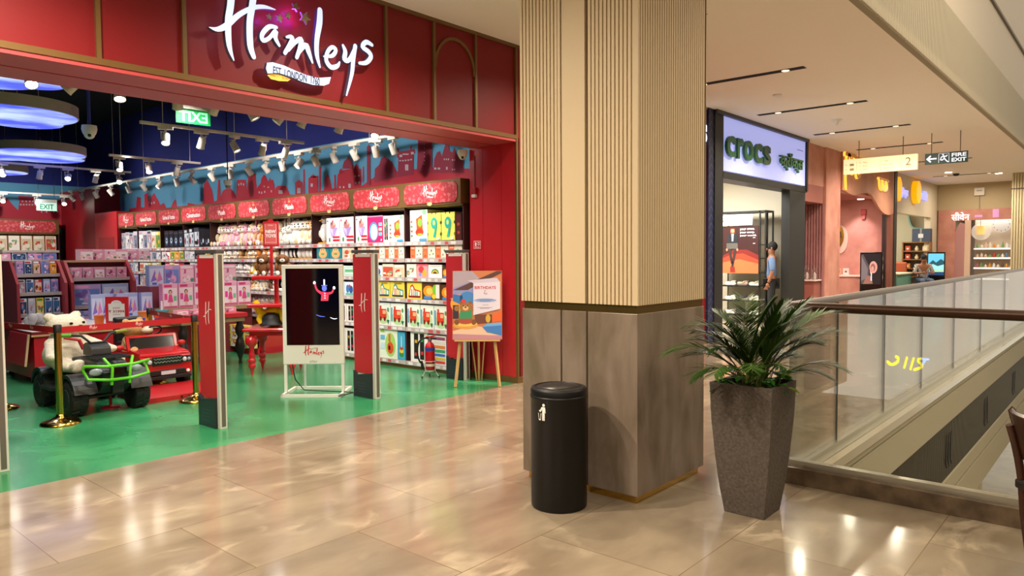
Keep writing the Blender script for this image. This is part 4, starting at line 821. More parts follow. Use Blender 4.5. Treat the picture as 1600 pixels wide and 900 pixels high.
SPECIAL = {
 'robot': ('#f2ece2', robot, '#d9cfc0'),
 'bouquet': ('#f4f0f2', [('p', [(.2, .62), (.85, .62), (.6, .25), (.4, .25)], '#b79ad8'), ('p', [(.2, .62), (.5, .55), (.5, .3)], '#d8c6ea'), ('e', .5, .7, .22, .12, '#c98a8a'), ('e', .4, .78, .08, .06, '#8a5a48'), ('e', .6, .76, .08, .06, '#e8c0b0'), ('e', .5, .86, .06, .05, '#c24a6a'), ('r', .5, 1.0, .1, .17, '#d8242e'), ('r', .5, 1.0, .22, .29, '#d8242e'), ('e', .25, .16, .06, .09, '#3a8a4a'), ('e', .12, .88, .05, .04, '#e04a4a')], '#c8303a'),
 'magenta': ('#d8286a', [('e', .4, .42, .3, .36, '#2a9ad0'), ('e', .42, .4, .23, .3, '#f0f4f8'), ('e', .42, .38, .14, .16, '#c8d4e4'), ('r', .74, .95, .62, .74, '#6ad0e0'), ('r', .74, .95, .44, .56, '#f0c8a0'), ('r', .74, .95, .26, .38, '#6ad0e0'), ('e', .9, .1, .04, .04, '#ffffff'), ('r', 0, 1, .96, 1, '#f0a0c0')], '#a81a4c'),
 'nine': ('#dfe36a', [('r', .0, 1, .0, .03, '#2a2c22'), ('r', .3, .36, .95, 1, '#2a2c22'), ('r', .6, .66, .95, 1, '#2a2c22'), ('r', .0, .05, .2, .3, '#2a2c22'), ('r', .0, .05, .6, .7, '#2a2c22'), ('r', .95, 1, .2, .3, '#2a2c22'), ('r', .95, 1, .6, .7, '#2a2c22'), ('e', .5, .64, .24, .2, '#2fb0a0'), ('p', [(.62, .55), (.74, .62), (.6, .15), (.42, .15)], '#2fb0a0'), ('e', .5, .65, .09, .09, '#dfe36a'), ('e', .8, .1, .12, .06, '#e8ecd0')], '#b8bc50'),
 'windowbox': ('#f0e8e0', [('r', .2, .45, .1, .9, '#241f22'), ('r', .25, .4, .2, .3, '#c83a3a'), ('r', .25, .4, .6, .7, '#c8a03a'), ('r', .55, .8, .1, .9, '#241f22'), ('r', .6, .75, .25, .35, '#c83a3a'), ('r', .6, .75, .65, .75, '#3a9a5a')], '#d8ccc0'),
 'domino': ('#3a1a18', [('r', .1, .9, .05, .95, '#552420'), ('e', .5, .3, .2, .06, '#a84a38'), ('e', .5, .6, .2, .06, '#a84a38')], '#2a1010'),
 'orange': ('#f0e6d2', [('r', 0, .42, 0, 1, '#ee7a4e'), ('r', .05, .37, .78, .84, '#fbe6d8'), ('r', .05, .37, .62, .66, '#c84a2a'), ('e', .2, .2, .09, .07, '#d8452a'), ('e', .7, .6, .05, .1, '#5a7a5a'), ('e', .58, .3, .04, .07, '#8a6a4a'), ('e', .85, .35, .05, .06, '#5a7a5a'), ('r', .5, .95, .03, .1, '#b8c8b8')], '#c9aa80'),
 'rainbow': ('#f2f0ea', [('e', .5, .4, .28, .3, '#4a8a4a'), ('e', .5, .36, .22, .24, '#e8c040'), ('e', .5, .33, .15, .17, '#6a3a2a'), ('r', .2, .8, 0, .33, '#f2f0ea'), ('r', .1, .9, .85, .92, '#d8d4c8')], '#d0ccc0'),
 'pinkart': ('#f0a0a8', [('e', .4, .6, .25, .25, '#d8404a'), ('e', .7, .35, .2, .25, '#f0b040'), ('e', .3, .25, .12, .14, '#7a9ad8'), ('r', 0, 1, .88, 1, '#e8606a')], '#d8808a'),
 'xylophone': ('#e8d04a', [('p', [(.1, .12), (.25, .8), (.4, .88), (.55, .6), (.92, .5), (.92, .12)], '#3a8a8a'), ('p', [(.17, .2), (.28, .7), (.38, .76), (.5, .52), (.86, .44), (.86, .2)], '#f0ecd8'), ('r', .3, .36, .2, .6, '#c83a3a'), ('r', .42, .48, .2, .6, '#e08a3a'), ('r', .54, .6, .2, .5, '#e8c83a'), ('r', .66, .72, .2, .46, '#3a9a5a'), ('r', .15, .9, .1, .18, '#2a3a5a'), ('r', .3, .8, .88, .94, '#a87a2a')], '#c8a83a'),
 'xylophone_red': ('#e8d04a', [('p', [(.1, .12), (.25, .8), (.4, .88), (.55, .6), (.92, .5), (.92, .12)], '#c8302a'), ('p', [(.17, .2), (.28, .7), (.38, .76), (.5, .52), (.86, .44), (.86, .2)], '#f0ecd8'), ('r', .3, .36, .2, .6, '#c83a3a'), ('r', .42, .48, .2, .6, '#e08a3a'), ('r', .54, .6, .2, .5, '#3a7ac0'), ('r', .66, .72, .2, .46, '#3a9a5a'), ('r', .15, .9, .1, .18, '#7a1a1a')], '#c8a83a'),
 'lion': ('#5a3a22', [('e', .35, .5, .3, .34, '#f0902a'), ('e', .4, .5, .18, .22, '#f8c05a'), ('e', .7, .6, .14, .3, '#7ac03a'), ('r', .1, .5, .05, .2, '#3a8ad0'), ('r', .75, .95, .1, .9, '#e8e0d8'), ('e', .65, .2, .12, .14, '#f0c83a')], '#7a5a3a'),
 'engine': ('#e8ece0', [('e', .5, .35, .42, .3, '#b8d8a0'), ('r', .2, .72, .3, .72, '#d8442a'), ('r', .24, .36, .72, .86, '#c83a28'), ('r', .45, .68, .5, .66, '#f0b08a'), ('e', .3, .28, .08, .1, '#7a2a1c'), ('e', .6, .28, .08, .1, '#7a2a1c'), ('r', .04, .14, .2, .8, '#5a9ac0'), ('e', .85, .7, .07, .1, '#4a9a5a'), ('p', [(.85, .05), (.95, .25), (.75, .25)], '#2a6a5a')], '#3a9a6a'),
 'giraffe': ('#e6ecd8', [('e', .6, .45, .3, .4, '#a8cc6a'), ('e', .6, .35, .18, .2, '#d8502a'), ('e', .55, .35, .06, .08, '#2a1a18'), ('r', .5, .62, .55, .8, '#c8743a'), ('r', .05, .3, .6, .75, '#6ab0d8'), ('p', [(.05, .85), (.3, .85), (.18, .98)], '#8ac04a'), ('r', .05, .3, .3, .5, '#c8dcea')], '#f0f0e8'),
 'rings': ('#3a9ac0', [('r', .1, .9, .05, .95, '#4aa8cc'), ('e', .5, .2, .3, .1, '#3a8a4a'), ('e', .5, .32, .26, .08, '#e8c83a'), ('e', .5, .42, .2, .07, '#c8402a'), ('r', .46, .54, .45, .85, '#e8ecf0')], '#2a7a9a'),
 'stripes': ('#e8e0d8', [('r', .05, .95, .84, .94, '#8a4a6a'), ('r', .05, .95, .7, .8, '#d8cfc8'), ('r', .05, .95, .56, .66, '#d87a3a'), ('r', .05, .95, .42, .52, '#3a9a6a'), ('r', .05, .95, .3, .38, '#3a6ac0'), ('r', .05, .95, .18, .26, '#d8b83a'), ('r', .05, .95, .06, .14, '#c83a3a')], '#c8c0b8'),
 'truck': ('#2a5a9a', [('r', 0, 1, .85, 1, '#e8d84a'), ('r', 0, .2, .85, 1, '#2a2a2a'), ('r', .4, .6, .85, 1, '#2a2a2a'), ('r', .2, .8, .3, .6, '#e07a3a'), ('e', .35, .28, .12, .1, '#1a1a1c'), ('e', .7, .28, .12, .1, '#1a1a1c'), ('r', .3, .55, .5, .7, '#f0c8a0'), ('r', 0, 1, 0, .14, '#3a8a5a')], '#1a3a6a'),
 'greentray': ('#dfeadc', [('r', .06, .94, .1, .9, '#9fd0b0'), ('r', .12, .88, .2, .34, '#e8f2e8'), ('r', .12, .88, .45, .6, '#5aa87a'), ('r', .12, .88, .7, .82, '#e8f2e8')], '#f0f2ec'),
 'bluewhite': ('#dfe8f0', [('e', .3, .5, .16, .3, '#3a7ac0'), ('e', .65, .45, .2, .28, '#2a5a9a'), ('r', .1, .9, .05, .2, '#6ac0a0'), ('e', .5, .7, .1, .12, '#c8503a')], '#c8d4de'),
 'tealbear': ('#1e7a86', [('e', .5, .4, .34, .36, '#d8a86a'), ('e', .5, .72, .24, .2, '#dcb27a'), ('e', .5, .4, .14, .08, '#5a9a5a'), ('e', .42, .74, .03, .04, '#2a1a14'), ('e', .58, .74, .03, .04, '#2a1a14')], '#145a64'),
 'blackgame': ('#141418', [('e', .5, .4, .34, .28, '#2a4a6a'), ('e', .5, .42, .2, .16, '#c8d4dc'), ('e', .5, .44, .12, .08, '#1c1c22'), ('r', .1, .9, .8, .9, '#3a3e48')], '#0c0c10'),
 'doll': ('#e6aac6', [('r', .06, .94, .05, .82, '#f3dde6'), ('e', .5, .66, .12, .1, '#3a2420'), ('e', .5, .64, .08, .08, '#e0ac8a'), ('p', [(.4, .56), (.6, .56), (.68, .25), (.32, .25)], '#e0508c'), ('r', .43, .48, .1, .26, '#e0ac8a'), ('r', .52, .57, .1, .26, '#e0ac8a'), ('r', .7, .9, .3, .5, '#7ac09a'), ('r', .1, .3, .35, .6, '#e8489a'), ('r', .1, .6, .86, .95, '#d8307a'), ('r', .06, .94, .03, .1, '#d8608c')], '#c87aa0'),
 'dollblue': ('#a8b4dc', [('r', .06, .94, .06, .85, '#cfd4ec'), ('p', [(.1, .2), (.4, .8), (.5, .3)], '#8a6ac8'), ('p', [(.5, .2), (.7, .75), (.9, .3)], '#d880b8'), ('e', .5, .5, .1, .12, '#e8c8b0'), ('r', .2, .5, .08, .18, '#4a6ac8')], '#8a94c8'),
}
# ------------------------------------------------------------------ long shelving along the right wall of the shop
BND = [6.30, 7.38, 8.46, 9.51, 10.56, 11.62, 12.67, 13.71, 14.69, 15.77, 16.63]
XS = 6.37; SZ = [1.68, 1.46, 1.21, .93, .55, .10]; ROWN = ['top', 'second', 'third', 'fourth', 'fifth', 'lowest']
HDR = ['logo', 'logo', 'logo', 'Plush', 'Plush', 'Plush', 'Construction', 'Games & Puzzles', 'Games & Puzzles', 'logo']
BAYN = [q+' bay from entrance' for q in ORD[:9]]+['last bay by pilaster']
M_PANEL = noise_mat('header_print', '#b8333a', '#d2686a', 22, .4, lo=.52, hi=.6, detail=3)
for i in range(10):
    y0, y1 = BND[i], BND[i+1]; yc = (y0+y1)/2
    t = thing('shelf_unit', 'red and dark wall shelving bay with gold framed sign, '+BAYN[i], 'shelving', (XS+.27, yc, 0))
    part(lambda m: m.box(XS+.46, XS+.5, y0, y1, .08, 2.2, mat('#5a4442', .7)), 'back_panel', t)
    part(lambda m: m.box(XS+.02, XS+.5, y0, y1, 0, .09, M_GOLD), 'base', t)
    for k, z in enumerate(SZ):
        pl_ = 3 <= i <= 5
        s_ = part(lambda m: (m.box(XS+.01, XS+.46, y0+.005, y1-.005, z-.03, z, mat('#6e5250', .6)), m.box(XS, XS+.01, y0+.005, y1-.005, z-.05, z+.004, M_SHELF)), 'shelf', t)
        def f_(m):
            fr = facing_x(XS, y1, 0); r_ = random.Random(i*10+k); a = .05
            while a < y1-y0-.1: w_ = r_.uniform(.05, .1); m.frect(fr, a, a+w_, z-.042, z-.006, .001, mat(r_.choice(['#d8d0cc', '#c9555a', '#e8e0dc', '#d8d0cc']), .4)); a += w_+r_.uniform(.02, .1)
        part(f_, 'price_strip', s_)
    if i not in (4, 5): part(lambda m: m.box(XS+.01, XS+.47, y0-.008, y0+.008, .08, 2.14, mat('#3a1416', .6)), 'side_panel', t)
    if i == 9: part(lambda m: m.box(XS+.01, XS+.47, y1-.008, y1+.008, .08, 2.14, mat('#3a1416', .6)), 'side_panel', t)
    h = part(lambda m: (m.box(XS-.03, XS+.5, y0, y1, 2.13, 2.44, M_GOLD), m.box(XS+.03, XS+.4, y0+.02, y1-.02, 2.12, 2.13, mat('#cdb890', .6))), 'header', t)
    fr = facing_x(XS-.03, yc, 2.285); hw = (y1-y0)/2-.05; hh = .125; c_ = .05
    part(lambda m: m.prism(fr, [(-hw, -hh+c_), (-hw+c_, -hh), (hw-c_, -hh), (hw, -hh+c_), (hw, hh-c_), (hw-c_, hh), (-hw+c_, hh), (-hw, hh-c_)], 0, .008, M_PANEL, M_GOLD), 'header_panel', h)
    def f_(m):
        wt = mat('#f6e8e2', .4)
        if HDR[i] == 'logo': logo(m, fr, -.17, .17, -.1, .1, .0095, wt, 1.15)
        else:
            w_ = .12 if HDR[i] == 'Plush' else .26
            m.text(HDR[i], fr, -w_, w_, -.055, .025, .0095, wt, .03); m.fell(fr, 0, .065, .03, .015, .0095, mat('#d8a850', .4), 10)
        m.fell(fr, 0, -.135, .045, .025, .012, mat('#d8b878', .4), 14)
    part(f_, 'header_lettering', h)
def side_box(kind, ya, yb, z, h, lab, var=0, d=.3, dx=0, rz=-PI/2):
    return place(kind, abs(yb-ya)-.008, h, d, (XS+.02+dx+d/2, (ya+yb)/2, z), rz, lab, group='boxed toys on the long wall shelves', var=var)
nb = {}
def lab_side(kindtxt, i, k, n): return '%s, %s from right, %s shelf, %s' % (kindtxt, ORD[n], ROWN[k], BAYN[i])
def row(i, k, specs):
    """specs from the right (near) end of the bay: (kind, text, width, height, var)"""
    y = BND[i]+.03; tot = sum(s_[2] for s_ in specs); av = BND[i+1]-BND[i]-.04; f = min(1, av/tot)
    for n, (kind, txt, w_, h_, var) in enumerate(specs):
        if kind: side_box(kind, y, y+w_*f, SZ[k], h_, lab_side(txt, i, k, n), var)
        y += w_*f
row(0, 0, [('domino', 'dark red domino box', .12, .34, 0), ('nine', 'yellow mat box with teal nine', .25, .36, 0), ('nine', 'yellow mat box with teal nine', .25, .36, 0), ('robot', 'white box with orange toy phone', .34, .41, 0)])
row(1, 0, [('robot', 'white box with orange toy phone', .34, .36, 1), ('windowbox', 'narrow white box with dark window', .14, .36, 2), ('magenta', 'magenta box with oval print', .38, .37, 0), ('bouquet', 'white lilac bouquet box', .3, .38, 0)])
row(2, 0, [('bouquet', 'white lilac bouquet box', .33, .38, 0), ('bouquet', 'white lilac bouquet box', .33, .38, 0), (None, '', .3, 0, 0)])
row(0, 1, [('orange', 'cream box with orange band', .24, .17, 0)]*4)
row(1, 1, [('orange', 'cream box with orange band', .2, .17, 0)]*5)
row(2, 1, [('cream', 'brown plush-print box', .28, .17, 1), ('tealbear', 'teal box with a bear inside', .32, .18, 0), ('tealbear', 'teal box with a bear inside', .32, .18, 1)])
row(0, 2, [('pinkart', 'pink and orange picture box', .2, .15, 0), ('lion', 'brown window box', .16, .14, 3), ('rainbow', 'white box with stacking rainbow', .26, .17, 0), ('pinkart', 'pink picture box', .22, .18, 1), ('cream', 'cream box with an orange sun', .2, .18, 2)])
row(1, 2, [('cream', 'cream box with small pictures', .22, .17, 3), ('cream', 'cream box with an orange figure', .24, .18, 4), ('bluewhite', 'white box with blue figures', .24, .16, 0), ('green', 'green leafy box', .24, .16, 1)])
row(2, 2, [('greentray', 'pale green tray box', .25, .15, 0)]*4)
row(0, 3, [('cream', 'cream toy box', .12, .2, 5), ('lion', 'box with orange and green toys', .27, .2, 0), ('lion', 'box with orange and green toys', .35, .22, 1), ('xylophone_red', 'yellow box with red xylophone', .3, .22, 0)])
row(1, 3, [('xylophone', 'yellow box with teal xylophone', .3, .22, 0), ('xylophone', 'yellow box with teal xylophone', .26, .22, 1), ('bluewhite', 'white box with blue figures', .22, .2, 1), ('bluewhite', 'white box with blue figures', .22, .2, 2)])
row(2, 3, [('bluewhite', 'white box with blue figures', .24, .2, 1), ('bluewhite', 'white box with blue figures', .24, .2, 2), ('green', 'green box', .24, .18, 2), ('yellow', 'yellow box', .24, .18, 1)])
row(0, 4, [('engine', 'pale box with a red fire engine', .26, .31, 0)]*4)
row(1, 4, [('engine', 'pale box with a red fire engine', .3, .31, 1)]*2+[('bluewhite', 'white box with blue print', .2, .24, 4), ('bluewhite', 'white box with blue print', .2, .24, 5)])
row(2, 4, [('windowbox', 'white box with red toys', .2, .26, 1)]*4)
row(0, 5, [('truck', 'blue box with an orange truck', .3, .34, 0), ('stripes', 'striped pile box', .34, .38, 0), ('windowbox', 'tall white box with dark windows', .34, .42, 0)])
row(1, 5, [('rings', 'blue box with stacking rings', .16, .38, 0), ('giraffe', 'tall green box with beetle picture', .38, .42, 0), ('giraffe', 'tall green box with beetle picture', .3, .42, 1), ('white and blue', 'white and blue box', .2, .3, 1)])
row(2, 5, [('windowbox', 'white box with dark windows', .24, .36, 3)]*4)
kinds6 = {6: [('black', 'dark game box'), ('pale grey', 'grey construction box'), ('green', 'green box')], 7: [('blackgame', 'black box with a round gadget'), ('pale grey', 'grey game box'), ('white and blue', 'white and blue game box')],
          8: [('cream', 'cream game box'), ('yellow', 'yellow game box'), ('pale grey', 'grey game box')], 9: [('pale grey', 'grey game box'), ('white and blue', 'white and blue game box'), ('lilac', 'lilac game box')]}
for i in (6, 7, 8, 9):
    r_ = random.Random(50+i)
    for k in range(5):
        n = r_.choice((4, 5, 5)); ks = kinds6[i]; sp_ = []
        for q in range(n):
            kd = ks[0] if (k == 0 and i in (6, 7)) else r_.choice(ks+([('yellow', 'yellow toy box'), ('red', 'red toy box')] if k in (1, 2) and i < 8 else [('pale grey', 'grey box')]))
            sp_.append((kd[0], kd[1], .2, [.36, .18, .2, .22, .3][k]*r_.uniform(.9, 1.02), r_.randint(0, 4)))
        row(i, k, sp_)
# ------------------------------------------------------------------ plush toys
PLC = {'white': ('#efe9e0', '#d8d0c4'), 'cream': ('#e6d3b0', '#d0b88c'), 'pink': ('#eab2c2', '#d98fa6'), 'tan': ('#d8ab74', '#c08c54'), 'brown': ('#7a4c2a', '#5c3820'), 'grey': ('#b5afa8', '#8f8982'), 'orange': ('#d88a3a', '#b96f28'), 'black': ('#1c1a1c', '#2c2a2c'), 'yellow': ('#f0c81c', '#dcb010')}
PPL = {}
def plush(col, form, s_, loc, rz, lab, group='plush toys on the wall shelves'):
    k = (col, form)
    if k not in PPL:
        c1, c2 = PLC[col]; f = mat(c1, .95); f2 = mat(c2, .95); m = MB(); wh = mat('#f2ece2', .9); bk = mat('#141010', .3)
        if form == 'bear' or form == 'bunny' or form == 'dog':
            m.ell((0, 0, .2), (.17, .14, .2), f, 12, 8); m.ell((0, -.02, .5), (.17, .15, .15), f, 12, 8); m.ell((0, -.14, .46), (.08, .06, .06), wh if form != 'bunny' else f, 10, 6)
            for x in (-1, 1):
                if form == 'bear': m.ell((x*.13, 0, .63), (.06, .03, .06), f2, 8, 6)
                if form == 'bunny': m.ell((x*.07, .02, .76), (.045, .03, .17), f2, 8, 6)
                if form == 'dog': m.ell((x*.17, -.01, .46), (.04, .06, .12), f2, 8, 6)
                m.ell((x*.18, -.07, .27), (.06, .08, .12), f, 8, 6); m.ell((x*.12, -.2, .07), (.07, .14, .07), f, 8, 6); m.ell((x*.13, -.33, .08), (.06, .03, .075), wh if form == 'dog' else f2, 8, 6); m.ell((x*.065, -.155, .54), .018, bk, 6, 5)
            m.ell((0, -.2, .475), (.025, .015, .018), bk, 6, 5)
        elif form == 'penguin':
            m.ell((0, 0, .28), (.17, .15, .28), f, 12, 8); m.ell((0, -.04, .26), (.13, .12, .23), wh, 12, 8); m.ell((0, 0, .6), (.14, .13, .14), f, 12, 8); m.ell((0, -.05, .58), (.1, .09, .09), wh, 10, 6); m.ell((0, -.15, .57), (.03, .06, .02), mat('#d89a2a', .6), 6, 5)
            for x in (-1, 1): m.ell((x*.18, -.02, .32), (.04, .07, .17), f2, 8, 6); m.ell((x*.05, -.13, .62), .014, bk, 6, 5); m.ell((x*.08, -.1, .02), (.06, .1, .03), mat('#d89a2a', .6), 6, 5)
        elif form == 'lying':
            m.ell((0, .02, .14), (.24, .15, .14), f, 12, 8); m.ell((0, -.17, .2), (.15, .13, .13), f, 12, 8); m.ell((0, -.29, .17), (.07, .05, .05), wh, 8, 6)
            for x in (-1, 1): m.ell((x*.11, -.16, .31), (.05, .03, .05), f2, 8, 6); m.ell((x*.16, -.28, .05), (.07, .09, .05), f, 8, 6); m.ell((x*.055, -.285, .24), .016, bk, 6, 5)
            m.ell((0, -.335, .18), (.02, .012, .015), bk, 6, 5)
        o = build(m, 'plush_toy', local=True, loc=(0, 0, 0)); PPL[k] = o
        o.location = loc; o.rotation_euler = (0, 0, rz); o.scale = (s_,)*3
    else: o = copy_tree(PPL[k], loc, rz, scale=s_)
    setp(o, lab, 'plush toy', group); return o
fam = {'white': 'white', 'cream': 'cream', 'pink': 'pink', 'tan': 'tan', 'brown': 'brown', 'grey': 'grey', 'orange': 'orange', 'black': 'black and white'}
rp = random.Random(21)
PR = {3: [['tan', 'cream', 'white', 'white', 'white'], ['grey', 'white', 'white', 'black', 'white'], ['white', 'brown', 'white', 'pink', 'grey'], ['white', 'tan', 'white', 'cream'], ['grey', 'white', 'cream'], ['white', 'grey', 'cream']],
      4: [['orange', 'cream', 'pink', 'tan'], ['tan', 'orange', 'orange', 'cream', 'tan'], ['white', 'grey', 'yellow', 'white', 'grey'], ['brown', 'tan', 'white', 'grey', 'cream'], ['white', 'cream', 'pink', 'white'], ['tan', 'cream', 'white']],
      5: [['cream', 'cream', 'pink', 'pink', 'cream'], ['tan', 'white', 'cream', 'tan', 'white'], ['pink', 'white', 'cream', 'pink', 'grey'], ['grey', 'white', 'white', 'grey'], ['pink', 'grey', 'white', 'cream'], ['cream', 'tan', 'white', 'tan']]}
for i in (3, 4, 5):
    for k in range(6):
        cs = PR[i][k]; cs = cs+cs[::-1][:3]; rp.shuffle(cs); y0, y1 = BND[i]+.06, BND[i+1]-.06; hgt = [.46, .24, .26, .3, .38, .38][k]
        for n, c in enumerate(cs):
            y = y0+(y1-y0)*(n+.5)/len(cs); form = rp.choice(['bear', 'dog', 'bunny', 'bear']) if c not in ('black',) else 'penguin'
            if i == 3 and k == 1: form = 'penguin'
            if k in (1, 2) and i != 3: form = rp.choice(['lying', 'lying', 'bear'])
            s_ = hgt/(.68 if form != 'bunny' else .9)*rp.uniform(.9, 1.05); s_ = min(s_, .62)
            if len(cs) > 6 and form != 'lying': s_ = min(s_, .6 if k == 0 else .5)
            if form == 'lying': s_ = hgt/.36*.8
            plush(c if c in PLC else 'white', form, s_, (XS+.34*s_, y, SZ[k]), -PI/2+rp.uniform(-.25, .25), lab_side('%s plush %s' % (fam.get(c, c), {'bear': 'bear', 'dog': 'dog', 'bunny': 'rabbit', 'penguin': 'penguin', 'lying': 'animal lying down'}[form]), i, k, n))
plush('grey', 'penguin', .62, (XS+.2, 9.40, 1.68), -PI/2, 'big grey shaggy plush bird beside the bouquet boxes on the top shelf')
# wire dump bins of small cartons at the foot of the plush shelves
t = thing('dump_bin', 'red floor bin packed with yellow and red cartons below the plush shelves', 'display bin', (6.1, 10.9, 0))
part(lambda m: m.box(5.85, 6.33, 10.2, 11.6, 0, .1, M_RED2), 'base', t); part(lambda m: (m.box(5.85, 5.87, 10.2, 11.6, .1, .42, mat('#c8352c', .4)), m.box(5.85, 6.33, 10.2, 10.22, .1, .42, mat('#c8352c', .4)), m.box(5.85, 6.33, 11.58, 11.6, .1, .42, mat('#c8352c', .4))), 'side_panel', t)
n = 0
for b in range(3):
    for a in range(7):
        n += 1; place('yellow', .17, .11, .12, (5.80, 10.3+a*.2, .1+b*.115), -PI/2, 'small yellow and red carton, %s of row, %s layer of the red floor bin' % (ORD[a], ['bottom', 'middle', 'top'][b]), group='cartons in the red floor bin', var=a % 3)
# ------------------------------------------------------------------ far wall shelving
YB = 19.5
for i, (x0, x1) in enumerate(((2.9, 4.75), (4.78, 6.1))):
    t = thing('shelf_unit', ['back wall shelving at the left edge under a red header', 'back wall shelving beside the dark stockroom door'][i], 'shelving', ((x0+x1)/2, YB+.25, 0))
    part(lambda m: m.box(x0, x1, YB+.46, YB+.5, .08, 2.2, M_SHELFDK), 'back_panel', t); part(lambda m: (m.box(x0, x1, YB+.02, YB+.5, 0, .09, M_GOLD)), 'base', t)
    for k, z in enumerate(SZ): part(lambda m: (m.box(x0+.01, x1-.01, YB+.01, YB+.46, z-.03, z, mat('#6e5250', .6)), m.box(x0, x1, YB, YB+.01, z-.05, z+.004, M_SHELF)), 'shelf', t)
    for x in (x0, x1): part(lambda m: m.box(x-.01, x+.01, YB+.01, YB+.47, .08, 2.1, mat('#3a1416', .6)), 'side_panel', t)
    h = part(lambda m: (m.box(x0, x1, YB-.03, YB+.5, 2.06, 2.4, M_GOLD), m.box(x0+.03, x1-.03, YB+.03, YB+.4, 2.05, 2.06, mat('#cdb890', .6))), 'header', t)
    fr = facing_y((x0+x1)/2, YB-.03, 2.23); hw = (x1-x0)/2-.07
    part(lambda m: m.prism(fr, [(-hw, -.08), (-hw+.05, -.13), (hw-.05, -.13), (hw, -.08), (hw, .08), (hw-.05, .13), (-hw+.05, .13), (-hw, .08)], 0, .008, M_PANEL, M_GOLD), 'header_panel', h)
    part(lambda m: logo(m, fr, -.2, .2, -.11, .11, .0095, mat('#f6e8e2', .4), 1.15), 'header_lettering', h)
    r_ = random.Random(80+i)
    for k, z in enumerate(SZ[:5]):
        n = [5, 4, 5, 5, 4][k]
        for q in range(n):
            kd = ('cream', 'cream puzzle box') if k == 0 and i == 1 else r_.choice([('pale grey', 'grey box'), ('pink', 'pink box'), ('lilac', 'lilac box'), ('white and blue', 'white and blue box')])
            w_ = (x1-x0-.08)/n
            place(kd[0], w_-.03, [.34, .18, .2, .22, .3][k], .3, (x0+.04+w_*(q+.5), YB+.18, z), 0, '%s, %s from left, %s shelf, back wall, %s' % (kd[1], ORD[q], ROWN[k], ['left edge unit', 'unit by stockroom door'][i]), group='boxed toys on the back wall', var=r_.randint(0, 3))
# ================================================================== LOW GONDOLAS, COUNTER, DOLL TABLES
YG = 12.6
gx = lambda px, y=YG: onp(px, 440, 1, y).x
gz = lambda px, py, y=YG: onp(px, py, 1, y).z
def gondola(x0, x1, lab, rows, nm):
    t = thing('gondola', lab, 'display shelving', ((x0+x1)/2, YG+.3, 0)); zt = 1.46
    for x in (x0, x1):
        part(lambda m: m.prism(Fr((x-.02, YG, 0), (0, -1, 0), (0, 0, 1)), [(-.85, 0), (.12, 0), (.12, 1.12), (-.2, zt), (-.85, zt)], -.04, 0, mat('#a3343c', .45)), 'side_panel', t, bevel=.004)
    part(lambda m: m.box(x0, x1, YG+.35, YG+.38, .05, zt-.03, mat('#6e2a30', .6)), 'back_panel', t); part(lambda m: m.box(x0, x1, YG-.1, YG+.8, 0, .08, M_RED2), 'base', t)
    part(lambda m: m.box(x0, x1, YG+.2, YG+.82, zt-.03, zt, mat('#b99a70', .6)), 'top_panel', t)
    r_ = random.Random(hash_(lab))
    for k, (z, h, n, kinds) in enumerate(rows):
        part(lambda m: (m.box(x0+.02, x1-.02, YG-.06+.05*k, YG+.35, z-.03, z, mat('#8c5a58', .6)), m.box(x0+.02, x1-.02, YG-.07+.05*k, YG-.06+.05*k, z-.045, z+.006, M_SHELF)), 'shelf', t)
        w_ = (x1-x0-.08)/n
        for q in range(n):
            kd = r_.choice(kinds)
            place(kd[0], w_-.02, h, .26, (x0+.04+w_*(q+.5), YG+.1+.05*k, z), 0, '%s, %s from the left, %s level of the %s' % (kd[1], ORD[q], ['lower', 'middle', 'upper', 'top'][k], nm), group='boxed toys on the low gondolas', var=r_.randint(0, 3))
LIL = [('lilac', 'lilac doll box'), ('dollblue', 'blue and violet doll box'), ('pink', 'pink doll box')]
GRY = [('pale grey', 'grey toy box'), ('white and blue', 'blue toy box'), ('yellow', 'yellow toy box'), ('red', 'orange red toy box')]
gondola(gx(24), gx(99), 'low gondola at the left with red end panels and blue, grey and violet boxes', [(.34, .24, 5, GRY+LIL), (.66, .24, 5, GRY), (.98, .2, 5, GRY+LIL), (1.26, .2, 5, GRY+LIL)], 'left gondola')
gondola(gx(109), gx(206), 'low gondola right of the first one, filled with lilac and pink playsets', [(.40, .27, 4, LIL), (.74, .34, 2, [('lilac', 'big lilac playset box'), ('dollblue', 'big violet playset box')]), (1.18, .17, 5, [('pink', 'pink toy box'), ('doll', 'pink doll box')])], 'right gondola')
for q in range(6): place('pink', .2, .18, .2, (gx(150)+q*.18, YG+.45, 1.46), 0, 'pink round toy pack on top of the right gondola, %s from the left' % ORD[q], group='pink packs on the gondola top', var=q % 3)
# doll box display: table at z .62 with two stepped rows
t = thing('display_table', 'wooden topped display step stacked with rows of pink doll boxes', 'table', (5.3, 11.4, 0)); dx0, dx1 = 4.72, 6.18
part(lambda m: m.box(dx0, dx1, 10.75, 11.75, .68, .74, M_WOODTOP), 'tabletop', t, bevel=.004); part(lambda m: m.box(dx0+.05, dx1-.05, 10.85, 11.65, 0, .68, mat('#7a2a30', .5)), 'body', t); part(lambda m: m.box(dx0, dx1, 11.25, 11.75, .74, 1.06, mat('#8a3a48', .5)), 'step', t)
for q in range(6): place('doll', .225, .37, .12, (dx0+.13+q*.235, 10.95, .74), 0, 'pink doll box, %s from the left in the front row of the doll display' % ORD[q], group='doll boxes on the display step', var=0)
for q in range(6): place(['dollblue', 'lilac', 'pink', 'doll', 'lilac', 'pink'][q], .225, .32, .12, (dx0+.13+q*.235, 11.4, 1.06), 0, '%s doll box, %s from the left in the back row of the doll display' % (['blue', 'lilac', 'pink', 'rosy', 'violet', 'bright pink'][q], ORD[q]), group='doll boxes on the display step', var=q % 3)
